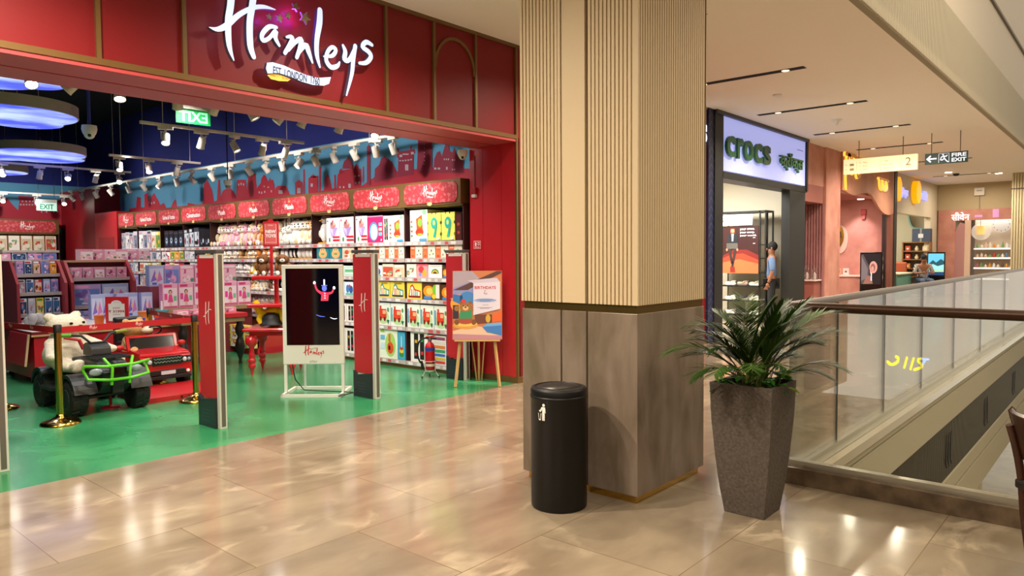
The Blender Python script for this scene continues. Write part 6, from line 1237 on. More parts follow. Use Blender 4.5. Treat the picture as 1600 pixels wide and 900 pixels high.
for n, (x, y) in enumerate(((12.7, 6.4), (13.4, 6.5), (14.1, 6.6))):
    m = MB(); m.lathe([(.07, 0), (.07, .01)], (x, y, 3.285), mat('#fff8ea', .4, es=6), 16); build(m, 'recessed_light', label='round recessed light in the shoe shop ceiling, %s from the left' % ORD[n], cat='ceiling light', group='recessed lights in the shoe shop')
t = thing('shop_sign', 'lavender lightbox sign with thick green lowercase letters', 'sign', (13.8, YF, 2.9)); fs = facing_y(0, YF-.04)
part(lambda m: m.box(11.84, 15.84, YF-.04, YF+.1, 2.92, 3.84, mat('#a9b2ee', .5, es=.62, ecol='#aab4fa')), 'lightbox', t)
gl = [('letter_c', 'c', 11.86, 12.22), ('letter_r', 'r', 12.29, 12.55), ('letter_o', 'o', 12.58, 12.98), ('letter_c', 'c', 13.05, 13.4), ('letter_s', 's', 13.46, 13.8)]
for nm, ch_, a, b in gl: part(lambda m: m.text(ch_, fs, a, b, 3.16, 3.52, .02, mat('#1f5a34', .4), .022, .05), nm, t)
part(lambda m: m.text('क्रॉक्स', fs, 14.3, 15.55, 3.14, 3.5, .02, mat('#2a6a34', .4), .02, .05), 'lettering', t)
part(lambda m: m.frect(fs, 15.35, 15.7, 3.63, 3.642, .004, mat('#5a5a8a', .4)), 'small_print', t)
t = thing('shop_sign', 'glowing white letter showing past the right side of the ribbed column', 'sign', (11.35, 5.3, 3.3))
part(lambda m: m.text('S', facing_y(0, YF), 10.98, 11.22, 3.3, 3.62, .0, mat('#eef2ff', .5, es=2.5), .05, .05), 'letter_s', t)
# shelving with shoes, standing across the shop and facing down the corridor
XR = 15.2; fh = facing_x(XR, 0); ar = lambda px: -onp(px, 400, 0, XR).y; zz = lambda py, px=1160: onp(px, py, 0, XR).z
a0, a1, am = ar(1126), ar(1196), ar(1187)
t = thing('shoe_rack', 'black framed shoe rack with SANDALS header in the lit shop window', 'shelving', (XR+.2, -(a0+a1)/2, 0))
part(lambda m: [m.fbox(fh, a-.015, a+.015, 0, zz(330), c-.02, c+.01, M_BLACK) for a in (a0, am, a1) for c in (0, -.4)], 'frame', t)
part(lambda m: m.fbox(fh, a0, am, .1, zz(425), -.41, -.39, mat('#a39e8c', .6)), 'back_panel', t)
for py in (446, 469, 491): part(lambda m: m.fbox(fh, a0, a1, zz(py)-.03, zz(py), -.4, .01, M_BLACK), 'shelf', t)
for py in (382, 403, 425): part(lambda m: m.fbox(fh, am, a1, zz(py)-.025, zz(py), -.4, .01, M_BLACK), 'shelf', t)
part(lambda m: m.fbox(fh, a0-.02, a1+.02, zz(330)-.04, zz(330), -.4, .01, M_BLACK), 'top_rail', t)
part(lambda m: m.fbox(fh, a0, ar(1176), zz(352), zz(335), .01, .05, mat('#e6ebf0', .5, es=.7)), 'header', t)
part(lambda m: m.text('SANDALS', fh, ar(1129), ar(1157), zz(347), zz(340), .052, mat('#3f4a54', .5)), 'header_lettering', t)
xa, xb, za, zb = a0+.01, am-.02, zz(427), zz(353)
pt = thing('poster', 'dark red poster of a model in jacket and shorts with white slogan', 'poster', (XR, -(xa+xb)/2, za))
part(lambda m: m.fbox(fh, xa, xb, za, zb, .0, .015, mat('#3a1a1c', .4, es=.25)), 'board', pt)
def f_(m):
    W_, H_ = xb-xa, zb-za; P = lambda pts, col, k: m.fpoly(fh, [(xa+x*W_, za+y*H_) for x, y in pts], .016+k*.001, mat(col, .4, es=.35)); E = lambda x, y, rx, ry, col, k: m.fell(fh, xa+x*W_, za+y*H_, rx*W_, ry*H_, .016+k*.001, mat(col, .4, es=.35))
    P([(0, 0), (1, 0), (1, .38), (.7, .5), (.35, .5), (0, .35)], '#7a2420', 0); P([(0, 0), (1, 0), (1, .28), (.6, .42), (.3, .4), (0, .3)], '#c8402a', 1); P([(0, 0), (1, 0), (1, .2), (.5, .3), (0, .22)], '#ee6a40', 2)
    E(.32, .9, .05, .045, '#c88a6a', 6); P([(.26, .95), (.38, .95), (.39, .82), (.25, .82)], '#7a3a24', 5); P([(.18, .82), (.32, .86), (.46, .82), (.46, .62), (.42, .55), (.2, .55)], '#20242c', 6); P([(.29, .84), (.35, .84), (.34, .68), (.3, .68)], '#e8e4dc', 7)
    P([(.16, .64), (.46, .64), (.46, .52), (.16, .52)], '#5a5652', 7); P([(.2, .52), (.28, .52), (.34, .2), (.28, .2)], '#3a2a28', 6); P([(.36, .52), (.44, .52), (.34, .1), (.28, .1)], '#3a2a28', 6); P([(.26, .14), (.38, .14), (.4, .02), (.26, .02)], '#8a2a20', 8); E(.17, .5, .025, .03, '#c88a6a', 8); E(.45, .5, .025, .03, '#c88a6a', 8)
    for k, s_ in enumerate(('your crocs.', 'your story.', 'your world.')): m.text(s_, fh, xa+.52*W_, xa+(.9+.05*(k == 2))*W_, za+(.9-.065*k)*H_, za+(.945-.065*k)*H_, .028, mat('#ffffff', .4, es=.9), .03)
    for y in (.74, .62): P([(.86, y), (.92, y), (.92, y+.015), (.86, y+.015)], '#e8e0d8', 10)
part(f_, 'picture', pt)
def shoe(y, z, col, sole, lab):
    t = thing('shoe', lab, 'shoe', (XR+.1, y, z), R(-90), group='shoes on the rack in the lit window')
    part(lambda m: (m.ell((-.07, 0, .025), (.07, .04, .025), mat(sole, .5), 12, 6), m.ell((.06, 0, .025), (.07, .036, .025), mat(sole, .5), 12, 6), m.box(-.1, .1, -.035, .035, 0.004, .024, mat(sole, .5))), 'sole', t, local=True)
    part(lambda m: (m.ell((-.06, 0, .045), (.072, .038, .035), mat(col, .6), 12, 8), m.ell((.05, 0, .055), (.065, .035, .042), mat(col, .6), 12, 8)), 'upper', t, local=True)
    part(lambda m: m.tube([(.02, -.04, .06), (.08, -.036, .1), (.12, 0, .09), (.08, .036, .1), (.02, .04, .06)], .007, mat(col, .6), 6), 'strap', t, local=True)
cols = [[('#e8e4dc', 'white'), ('#d2b49c', 'beige'), ('#cfc8a8', 'pale olive')], [('#f0eee8', 'white'), ('#3c3440', 'dark purple'), ('#e8e2cc', 'cream')], [('#e8e6e0', 'white'), ('#40384a', 'dark purple'), ('#e6e0c8', 'cream')]]
for r_, py in enumerate((446, 469, 491)):
    for k in range(3): shoe(-ar(1139+k*19), zz(py), cols[r_][k][0], '#e8e4da' if k != 1 else '#8a7a70', '%s shoe, %s from the left on the %s shelf of the window rack' % (cols[r_][k][1], ORD[k], ['upper', 'middle', 'lower'][r_]))
# ------------------------------------------------------------------ people
def person(loc, rz, s_, joints, radii, edges, skin, lab, clothes, hair):
    t = thing('person', lab, 'person', loc, rz)
    def skinmesh(name, J, Ed, Rd, mt, sub=2):
        names = list(dict.fromkeys([q for e in Ed for q in e])); ids = {n: i for i, n in enumerate(names)}
        me = bpy.data.meshes.new(name); me.from_pydata([tuple(Vector(J[n])*s_) for n in names], [(ids[a], ids[b]) for a, b in Ed], []); me.materials.append(mt)
        o = bpy.data.objects.new(name, me); sc.collection.objects.link(o); o.parent = t; PM[o.name] = wm(t)
        import bmesh
        bm = bmesh.new(); bm.from_mesh(me); ly = bm.verts.layers.skin.verify(); bm.verts.ensure_lookup_table()
        for i, n in enumerate(names): r = Rd[n]; bm.verts[i][ly].radius = (r[0]*s_, r[1]*s_) if isinstance(r, tuple) else (r*s_, r*s_); bm.verts[i][ly].use_root = (i == 0)
        bm.to_mesh(me); bm.free()
        k = o.modifiers.new('skin', 'SKIN'); k.use_smooth_shade = True; q = o.modifiers.new('sub', 'SUBSURF'); q.levels = q.render_levels = sub; return o
    skinmesh('body', joints, edges, radii, skin)
    for nm, ed, grow, mt in clothes: skinmesh(nm, joints, ed, {n: (tuple(v+grow for v in r) if isinstance(r, tuple) else r+grow) for n, r in radii.items()}, mt)
    H = Vector(joints['head'])
    part(lambda m: (m.ell(tuple((H+Vector((0, .015, .035)))*s_), tuple(v*s_ for v in (.088, .1, .105)), hair, 16, 10)), 'hair', t, local=True)
    def f_(m):
        for x in (-1, 1): m.ell(tuple((H+Vector((x*.035, -.082, .0)))*s_), .01*s_, M_BLACK, 8, 6)
        m.ell(tuple((H+Vector((0, -.098, -.025)))*s_), tuple(v*s_ for v in (.012, .016, .02)), skin, 8, 6); m.ell(tuple((H+Vector((0, -.085, -.06)))*s_), tuple(v*s_ for v in (.024, .008, .006)), mat('#7a3a30', .5), 8, 6)
        for x in (-1, 1): m.ell(tuple((H+Vector((x*.08, 0, -.01)))*s_), tuple(v*s_ for v in (.012, .02, .03)), skin, 8, 6)
    part(f_, 'face', t, local=True)
    for sd in ('l', 'r'):
        W = Vector(joints['wr'+sd]); E_ = Vector(joints['el'+sd]); d = (W-E_).normalized(); a = d.cross(Vector((1, 0, 0))).normalized() if abs(d.x) < .9 else Vector((0, 0, 1)); pm = W+d*.05
        def f_(m):
            m.ell(tuple(pm*s_), tuple(v*s_ for v in (.025, .035, .045)), skin, 10, 8)
            for k in range(4): o0 = pm+a*(-.025+.017*k)+d*.035; m.tube([tuple(o0*s_), tuple((o0+d*.035)*s_), tuple((o0+d*.06+Vector((0, -.01, 0)))*s_)], .0085*s_, skin, 6)
            m.tube([tuple((pm-a*.03)*s_), tuple((pm-a*.05+d*.03)*s_)], .01*s_, skin, 6)
        part(f_, 'hand', t, local=True)
    return t
SK = mat('#8a5a40', .6)
JS = {'pel': (0, 0, .95), 'bel': (0, 0, 1.1), 'che': (0, 0, 1.32), 'nec': (0, .01, 1.47), 'jaw': (0, -.01, 1.55), 'head': (0, 0, 1.63), 'shl': (-.19, 0, 1.40), 'ell': (-.24, .02, 1.13), 'wrl': (-.25, -.06, .9), 'shr': (.19, 0, 1.40), 'elr': (.24, .02, 1.13), 'wrr': (.25, -.06, .9),
      'hil': (-.09, 0, .9), 'knl': (-.1, -.01, .5), 'anl': (-.1, .02, .09), 'tol': (-.1, -.14, .04), 'hir': (.09, 0, .9), 'knr': (.1, -.01, .5), 'anr': (.1, .02, .09), 'tor': (.1, -.14, .04)}
RD_ = {'pel': (.15, .11), 'bel': (.14, .1), 'che': (.17, .11), 'nec': .055, 'jaw': .065, 'head': .09, 'shl': .06, 'ell': .042, 'wrl': .03, 'shr': .06, 'elr': .042, 'wrr': .03, 'hil': .085, 'knl': .058, 'anl': .042, 'tol': .03, 'hir': .085, 'knr': .058, 'anr': .042, 'tor': .03}
ED = [('pel', 'bel'), ('bel', 'che'), ('che', 'nec'), ('nec', 'jaw'), ('jaw', 'head'), ('che', 'shl'), ('shl', 'ell'), ('ell', 'wrl'), ('che', 'shr'), ('shr', 'elr'), ('elr', 'wrr'), ('pel', 'hil'), ('hil', 'knl'), ('knl', 'anl'), ('anl', 'tol'), ('pel', 'hir'), ('hir', 'knr'), ('knr', 'anr'), ('anr', 'tor')]
SHIRT = [('pel', 'bel'), ('bel', 'che'), ('che', 'shl'), ('shl', 'ell'), ('che', 'shr'), ('shr', 'elr')]; TROU = [('pel', 'hil'), ('hil', 'knl'), ('knl', 'anl'), ('pel', 'hir'), ('hir', 'knr'), ('knr', 'anr')]
pp = onp(1218, 395, 0, 15.0)
person((15.0, pp.y+.16, 0), R(200), .985, JS, RD_, ED, SK, 'person in a light blue shirt and dark trousers standing in the shoe shop doorway', [('shirt', SHIRT, .012, mat('#5c759c', .8)), ('trousers', TROU, .012, mat('#1a1a20', .8))], mat('#0d0a0a', .8))
# ================================================================== PINK BOUTIQUE
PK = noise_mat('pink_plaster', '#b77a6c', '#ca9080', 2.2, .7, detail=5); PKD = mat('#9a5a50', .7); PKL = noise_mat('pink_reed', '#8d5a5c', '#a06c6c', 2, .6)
def f_(m):
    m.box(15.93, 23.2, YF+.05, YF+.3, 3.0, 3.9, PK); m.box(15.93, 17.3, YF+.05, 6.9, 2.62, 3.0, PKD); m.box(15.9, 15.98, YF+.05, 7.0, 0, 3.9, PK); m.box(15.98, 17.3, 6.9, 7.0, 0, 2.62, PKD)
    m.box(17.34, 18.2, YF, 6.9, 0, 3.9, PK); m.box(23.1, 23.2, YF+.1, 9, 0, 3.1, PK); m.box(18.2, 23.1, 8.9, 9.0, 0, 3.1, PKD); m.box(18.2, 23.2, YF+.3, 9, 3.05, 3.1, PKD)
structs(f_, 'wall_pink_shop')
def f_(m):
    y = YF+.06
    while y < 6.9: m.cyl((17.34, y, 0), (17.34, y, 2.62), .03, PKL, n=8, cap=False); y += .062
struct(f_, 'trim_9')
struct(lambda m: m.cyl((18.35, 5.8, 0), (18.35, 5.8, 3.9), .3, PK, n=32, cap=False), 'wall_rounded_corner')
def f_(m):   # draped canopy edge
    P = []; fr = facing_y(0, YF+.02)
    top = [(18.4, 3.88), (23.15, 3.88)]; low = spline([(23.15, 2.62), (22.6, 2.55), (21.9, 2.62), (21.3, 2.85), (20.7, 3.05), (20.0, 3.0), (19.3, 2.92), (18.4, 3.0)], 5)
    m.prism(fr, top+low, 0, .06, noise_mat('canopy', '#a8705a', '#c08a70', 1.5, .6))
struct(f_, 'trim_7')
struct(lambda m: (m.box(23.2, 23.5, YF-.05, YF+.2, 0, 3.9, M_BLACK), m.box(22.5, 22.6, YF, YF+.1, 0, 2.6, mat('#2a1512', .5)), m.box(22.9, 23.2, YF-.03, YF+.1, 0, 3.9, mat('#7a4636', .6))), 'trim_8')
GD = mat('#d9a040', .25, 1, key='gilt'); GDE = mat('#f0b850', .3, es=1.4, ecol='#ffb040')
t = thing('shop_sign', 'gilded curling script sign glowing orange on the pink canopy, above left', 'sign', (18.9, 5.4, 3.4))
def f_(m):
    fr = facing_y(18.95, YF-.04, 3.45)
    for P in ([(-.35, -.4), (-.4, .0), (-.3, .38), (-.1, .3), (-.2, 0)], [(-.5, .4), (0, .42), (.6, .35), (.95, .2)], [(0, .35), (.05, 0), (.3, .1), (.2, .3)], [(.4, .3), (.45, -.05), (.7, 0), (.8, .25)]): m.stroke(fr, P, [.1]*len(P), 0, .06, GD, GDE)
part(f_, 'lettering', t)
t = thing('shop_sign', 'small gilded ornament letters on the pink canopy right of the directory', 'sign', (21.8, 5.4, 2.95))
def f_(m):
    fr = Fr((21.9, YF-.04, 3.33), (1, 0, 0), (0, 0, 1)); fr.v = fr.v*.75
    for P in ([(-.4, .2), (-.35, -.1), (-.1, -.15), (-.1, .15)], [(0, .2), (.1, -.15), (.3, -.1), (.3, .2)], [(-.5, .22), (.45, .2)]): m.stroke(fr, P, [.08]*len(P), 0, .06, GD, GDE)
part(f_, 'lettering', t)
XW = 23.1
p = onp(1313, 374, 0, XW-.02); fr = facing_x(XW, p.y, p.z); t = thing('wall_ornament', 'round pale disc with overlapping gold face on the pink wall', 'wall ornament', (XW, p.y, p.z-.4))
part(lambda m: m.prism(fr, [(.22*math.cos(k*PI/16), .42*math.sin(k*PI/16)) for k in range(32)], 0, .03, mat('#d8b8a8', .5)), 'disc', t)
part(lambda m: (m.prism(fr, [(-.06+.17*math.cos(k*PI/16), .1+.33*math.sin(k*PI/16)) for k in range(32)], .03, .08, GD), m.stroke(fr, [(-.14, .25), (-.1, .05), (0, .25), (.04, .05)], [.03]*4, .08, .09, mat('#3a2410', .5))), 'gold_face', t)
t = thing('counter', 'low pink counter with pale top inside the pink shop', 'counter', (22.75, 6.6, 0)); part(lambda m: m.box(22.4, 23.08, 6.1, 7.6, 0, .80, PK), 'body', t, bevel=.02); part(lambda m: m.box(22.36, 23.09, 6.06, 7.64, .80, .84, mat('#e8d0c8', .4)), 'countertop', t)
t = thing('counter', 'pink window ledge with white top beside the black doorway pillar', 'counter', (17.1, 6.0, 0)); part(lambda m: m.box(16.9, 17.3, YF+.1, 6.6, 0, .86, PKD), 'body', t); part(lambda m: m.box(16.86, 17.3, YF+.06, 6.6, .86, .89, mat('#e8d8d2', .3)), 'ledge_top', t)
for n, px in enumerate((1261, 1273)):
    p = onp(px, 415, 0, 17.08); m = MB(); m.lathe([(.07, .89), (.075, .9), (.07, .91), (.07, 1.05+.06*(1-n)), (.05, 1.13+.06*(1-n)), (.0, 1.16+.06*(1-n))], (17.08, p.y, 0), M_CLEAR, 20); m.lathe([(.03, .9), (.035, 1.0), (.01, 1.06)], (17.08, p.y, 0), mat('#d8c4bc', .4), 12)
    build(m, 'glass_dome', label=['taller', 'shorter'][n]+' clear glass display dome on the pink window ledge', cat='display dome')
for n, (px, c, lab) in enumerate(((1311, '#d89a78', 'small tan arched card on the pink counter'), (1322, '#d8d0cc', 'small white printed card on the pink counter'))):
    p = onp(px, 422, 0, 22.5); fr = facing_x(22.5, p.y, .84); m = MB(); m.fbox(fr, -.06-.02*n, .06+.02*n, 0, .2, 0, .02, mat(c, .5)); m.frect(fr, -.03, .03, .08, .13, .022, mat('#7a5a50', .5)); build(m, 'display_card', label=lab, cat='card', bevel=.004)
m = MB(); p = onp(1350, 335, 0, XW); fr = facing_x(XW, p.y, p.z); m.fbox(fr, -.07, .07, -.02, .14, 0, .06, mat('#c02028', .4)); m.fbox(fr, -.05, .05, -.14, -.03, 0, .05, mat('#a85a50', .4)); build(m, 'fire_alarm', label='small red alarm box on the spotlit pink wall', cat='fire alarm', bevel=.01)
p = onp(1345, 300, 0, 22.6); m = MB(); m.lathe([(.09, 0), (.09, .012)], (22.6, p.y, 3.03), mat('#fff4ea', .4, es=8), 20); build(m, 'recessed_light', label='single round recessed light in the pink shop ceiling', cat='ceiling light')
def kiosk(px0, px1, py0, pyb, Xk, lab, fn):
    a, b = onp(px0, py0, 0, Xk), onp(px1, py0, 0, Xk); t = thing('digital_kiosk', lab, 'screen', (Xk+.05, (a.y+b.y)/2, 0)); zt = a.z; zb = onp((px0+px1)/2, pyb, 0, Xk).z
    part(lambda m: m.box(Xk, Xk+.1, b.y, a.y, .0, zt, M_GLOSSBLK), 'housing', t, bevel=.01); fr = facing_x(Xk-.002, 0); e = (a.y-b.y)*.06
    part(lambda m: fn(m, fr, -a.y+e, -b.y-e, zb, zt-.05), 'screen', t)
def ear(m, fr, x0, x1, z0, z1):
    W_, H_ = x1-x0, z1-z0; E = lambda x, y, rx, ry, col, k, es=.5: m.fell(fr, x0+x*W_, z0+y*H_, rx*W_, ry*H_, .001+.001*k, mat(col, .4, es=es), 24); P = lambda pts, col, k, es=.5: m.fpoly(fr, [(x0+x*W_, z0+y*H_) for x, y in pts], .001+.001*k, mat(col, .4, es=es))
    P([(0, 0), (1, 0), (1, 1), (0, 1)], '#1a171c', 0); P([(0, 0), (.6, .0), (.42, .35), (.4, .6), (.1, .98), (0, .98)], '#4a464c', 1); P([(0, .1), (.3, .2), (.35, .5), (0, .95)], '#6a666c', 2); P([(.1, .0), (.6, .03), (.5, .25), (.3, .3)], '#8a6258', 3)
    E(.62, .56, .2, .2, '#c8948a', 4); E(.6, .55, .12, .13, '#8a5a54', 5); E(.58, .5, .07, .09, '#c8948a', 6); E(.52, .42, .07, .08, '#c8948a', 6)
    for k in range(6): E(.52+.01*(k % 2), .36-.045*k, .035, .02, '#d8dce8', 7, .8)
def land(m, fr, x0, x1, z0, z1):
    W_, H_ = x1-x0, z1-z0; P = lambda pts, col, k: m.fpoly(fr, [(x0+x*W_, z0+y*H_) for x, y in pts], .001+.001*k, mat(col, .4, es=.7))
    P([(0, 0), (1, 0), (1, 1), (0, 1)], '#5ab0d8', 0); P([(0, .5), (.3, .7), (.5, .58), (.8, .75), (1, .65), (1, .3), (0, .3)], '#1e4a5a', 1); P([(0, .4), (.3, .52), (.6, .42), (1, .5), (1, .25), (0, .2)], '#8ad0d8', 2); P([(.3, .2), (1, .22), (1, .17), (.3, .15)], '#c8d84a', 3); P([(0, 0), (1, 0), (1, .15), (0, .15)], '#1a3a6a', 3)
kiosk(1344, 1379, 394, 444, 22.0, 'tall black kiosk screen showing an ear with a hanging earring', ear)
# ================================================================== WHITE SHOP WITH ROUND YELLOW SIGNS
CW = mat('#cfc4ac', .75)
def f_(m):
    m.box(23.5, 30, YF+.15, YF+.35, 2.7, 3.9, CW); m.box(23.5, 24.1, YF+.15, YF+.35, 0, 2.7, CW); m.box(29.0, 30.0, YF+.15, YF+.35, 0, 2.7, CW)
    m.box(23.5, 30, 8.9, 9.0, 0, 3.6, mat('#bcb79c', .75)); m.box(23.5, 30, YF+.35, 9, 3.5, 3.6, CW); m.box(30.12, 30.2, YF+.12, 9, 0, 3.6, CW)
structs(f_, 'wall_white_shop')
XI = 29.5; ai = lambda px: -onp(px, 400, 0, XI).y; zi = lambda px, py: onp(px, py, 0, XI).z; fi = facing_x(XI, 0)
m = MB(); Q = [(1398, 345), (1404, 325), (1412, 317), (1417, 322), (1419, 340), (1424, 354), (1434, 357), (1450, 356)]
m.prism(fi, [(ai(x), zi(x, y)) for x, y in spline(Q, 4)]+[(ai(1450), 0), (ai(1398), 0)], -.1, 0, mat('#b5b096', .7)); m.stroke(fi, [(ai(x), zi(x, y)) for x, y in Q[2:]], [.05]*6, -.12, .02, mat('#6f9a94', .6)); build(m, 'wave_partition', label='tall cream partition with a wavy teal edge inside the white shop', cat='partition')
YD = mat('#f0a810', .5, es=.9, ecol='#ffa800'); BL = mat('#8a8af0', .5, es=1.6)
for n, (px, py, rx) in enumerate(((1411, 295, .32), (1441, 300, .32))):
    p = onp(px, py, 1, YF-.1); t = thing('shop_sign', ['left', 'right'][n]+' round yellow lit sign disc with violet lettering beside it', 'sign', (p.x, YF-.1, p.z-.4)); fr = facing_y(p.x, YF+.15, p.z)
    part(lambda m: m.prism(fr, [(rx*math.cos(k*PI/16), .36*math.sin(k*PI/16)) for k in range(32)], .0, .16, YD), 'disc', t)
    part(lambda m: m.text(['ज्वेल्स', 'द लिटिल'][n], fr, .5, [1.5, 1.75][n], -.2, .12, .02, BL, .02, .05), 'lettering', t)
XB = 28.9; fb = facing_x(XB, 0); ab = lambda px: -onp(px, 400, 0, XB).y; zb_ = lambda py: onp(1430, py, 0, XB).z
t = thing('bookcase', 'wooden open bookcase of decor pieces inside the white shop', 'shelving', (XB+.2, -(ab(1410)+ab(1452))/2, 0)); A0, A1, zt = ab(1410), ab(1452), zb_(378)
WD = mat('#8a6238', .5)
part(lambda m: [m.fbox(fb, a-.02, a+.02, 0, zt, -.35, 0, WD) for a in (A0, A1)], 'side_panel', t); part(lambda m: m.fbox(fb, A0, A1, 0, zt, -.37, -.35, mat('#8a8068', .6)), 'back_panel', t)
bz = [zb_(y_) for y_ in (378, 392, 405, 419, 432)]
for z in bz: part(lambda m: m.fbox(fb, A0, A1, z-.03, z, -.35, 0, WD), 'shelf', t)
for r_, z in enumerate(bz[1:4]):
    for k in range(3):
        a = A0+.15+k*(A1-A0-.3)/2; m = MB(); c = mat(rp.choice(['#b0482c', '#d8c8a0', '#7a4a2a', '#c87a3a', '#3a5a5a', '#e0d8c0']), .5); h = rp.uniform(.12, .2)
        if k % 2: m.lathe([(.04, 0), (.07, h*.4), (.03, h*.8), (.04, h)], tuple(fb(a, z, -.15)), c, 14)
        else: m.fbox(fb, a-.08, a+.08, z, z+h, -.25, -.08, c); m.fbox(fb, a-.03, a+.03, z+h*.3, z+h*.6, -.08, -.075, M_WHITE)
        build(m, 'decor_vase' if k % 2 else 'gift_box', label='small %s on the wooden bookcase, %s from the left, %s tier' % (['gift box', 'vase'][k % 2], ORD[k], ['upper', 'middle', 'lower'][r_]), cat=['box', 'vase'][k % 2])
m = MB(); a = ab(1438); m.fbox(fb, a-.28, a+.3, zt, zt+.46, -.3, -.02, mat('#3a4458', .6)); m.fbox(fb, a-.03, a+.03, zt, zt+.46, -.02, -.012, M_GREY); m.fbox(fb, a-.08, a+.08, zt+.14, zt+.28, -.012, -.002, mat('#c8ccd4', .5)); build(m, 'gift_hamper', label='dark blue wrapped hamper on top of the wooden bookcase', cat='box', bevel=.01)
kiosk(1449, 1477, 394, 430, 28.3, 'black kiosk screen showing a blue mountain lake view', land)
t = thing('service_counter', 'teal green reception counter before the wooden bookcase', 'counter', (25.6, 6.0, 0)); p, p2 = onp(1402, 435, 1, 5.9), onp(1424, 435, 1, 5.9)
part(lambda m: m.box(p.x, p2.x, 5.9, 6.4, 0, .78, mat('#5a8a7a', .6)), 'body', t, bevel=.02); part(lambda m: m.box(p.x-.05, p2.x+.1, 5.85, 6.45, .78, .82, mat('#d8ccb0', .5)), 'countertop', t)
m = MB(); p = onp(1404, 418, 0, 28.6); m.box(28.6, 28.75, p.y-.25, p.y+.2, .0, 1.15, mat('#a8502c', .6)); build(m, 'orange_armchair', label='orange panel chair back left of the bookcase', cat='chair', bevel=.05)
JT = dict(JS); JT.update({'pel': (0, 0, .5), 'bel': (0, -.03, .65), 'che': (0, -.06, .86), 'nec': (0, -.08, 1.0), 'jaw': (0, -.12, 1.06), 'head': (0, -.12, 1.14), 'shl': (-.19, -.06, .93), 'ell': (-.26, -.14, .7), 'wrl': (-.12, -.36, .72), 'shr': (.19, -.06, .93), 'elr': (.26, -.14, .7), 'wrr': (.12, -.36, .72),
          'hil': (-.09, -.05, .48), 'knl': (-.13, -.45, .5), 'anl': (-.13, -.42, .09), 'tol': (-.13, -.56, .04), 'hir': (.09, -.05, .48), 'knr': (.13, -.45, .5), 'anr': (.13, -.42, .09), 'tor': (.13, -.56, .04)})
stripe = mat('#8a8890', .8, key='striped_shirt'); N, L, b_ = nodes(stripe); tc = N.new('ShaderNodeTexCoord'); wv = N.new('ShaderNodeTexWave'); wv.inputs['Scale'].default_value = 9; cr = N.new('ShaderNodeValToRGB'); cr.color_ramp.interpolation = 'CONSTANT'; cr.color_ramp.elements[0].color = (.02, .025, .04, 1); cr.color_ramp.elements[1].position = .5; cr.color_ramp.elements[1].color = (.6, .55, .5, 1)
L.new(tc.outputs['Object'], wv.inputs['Vector']); L.new(wv.outputs[0], cr.inputs[0]); L.new(cr.outputs[0], b_.inputs['Base Color'])
pp = onp(1441, 430, 1, 5.6); ps = person((pp.x, 5.6, 0), R(-60), 1.12, JT, RD_, ED, SK, 'person in a dark striped shirt sitting and leaning forward before the bookcase', [('shirt', SHIRT, .014, stripe), ('trousers', TROU, .012, mat('#4a5670', .8))], mat('#0d0a0a', .8))
t = thing('stool', 'low dark stool under the seated person in the striped shirt', 'stool', (pp.x, 5.6, 0)); part(lambda m: m.lathe([(.18, .4), (.2, .42), (.2, .45), (.15, .46)], (pp.x, 5.6, 0), mat('#2a2420', .5), 20), 'seat', t); part(lambda m: m.lathe([(.15, 0), (.15, .02), (.03, .04), (.03, .4)], (pp.x, 5.6, 0), M_GREY, 16), 'base', t)
# ================================================================== END OF THE CORRIDOR
XE = 30.0; fx = facing_x(XE, 5.5)
yv = lambda px: 5.5-onp(px, 380, 0, XE).y
zv = lambda py, px=1520: onp(px, py, 0, XE).z
def f_(m):
    m.box(XE+.05, XE+.15, 1.9, 9, zv(327)+.002, 3.9, mat('#b8a684', .8)); m.box(XE+3, XE+3.1, 1.9, 9, 0, 3.9, mat('#b9a8a0', .8)); m.box(XE+.12, XE+3.1, 1.9, 5.3, 2.9, 3.0, CW)
    m.fbox(fx, -.1, yv(1492), 0, zv(327), -.1, 0, PK); m.fbox(fx, yv(1492), 4.2, zv(344), zv(327), -.1, 0, PK); m.box(XE+.12, XE+3, 5.3, 5.4, 0, 3, CW)
    m.fbox(fx, yv(1507), yv(1516), 0, zv(344), -.1, .0, mat('#d8b8a0', .6))
structs(f_, 'wall_end')
m = MB(); a0, a1 = yv(1492), yv(1507); m.prism(fx, [(a0, 0), (a1, 0), (a1, zv(349)), ((a0+a1)/2, zv(347)), (a0+.08, zv(352)), (a0, zv(362))], -.12, -.02, mat('#b58280', .6)); build(m, 'arched_panel', label='arched pink panel beside the bright cosmetics shelves', cat='panel')
t = thing('shop_sign', 'white glowing Hindi lettering on the far pink shop front', 'sign', (XE, 4.9, 2.7)); part(lambda m: m.text('सीवेन', fx, yv(1486), yv(1514), zv(344), zv(331), .01, mat('#ffffff', .5, es=1.1), .0, .03), 'lettering', t)
t = thing('shop_sign', 'dim pinkish painted reflection of lettering at the right of the far pink front', 'sign', (XE, 3.9, 2.7)); part(lambda m: (m.fbox(fx, yv(1522), yv(1534), zv(340), zv(336), 0, .01, mat('#c890c0', .5, es=.4)), m.fbox(fx, yv(1550), yv(1560), zv(341), zv(328), 0, .01, mat('#c890c0', .5, es=.4))), 'lettering', t)  # reflection of lettering, put in as faintly glowing bars
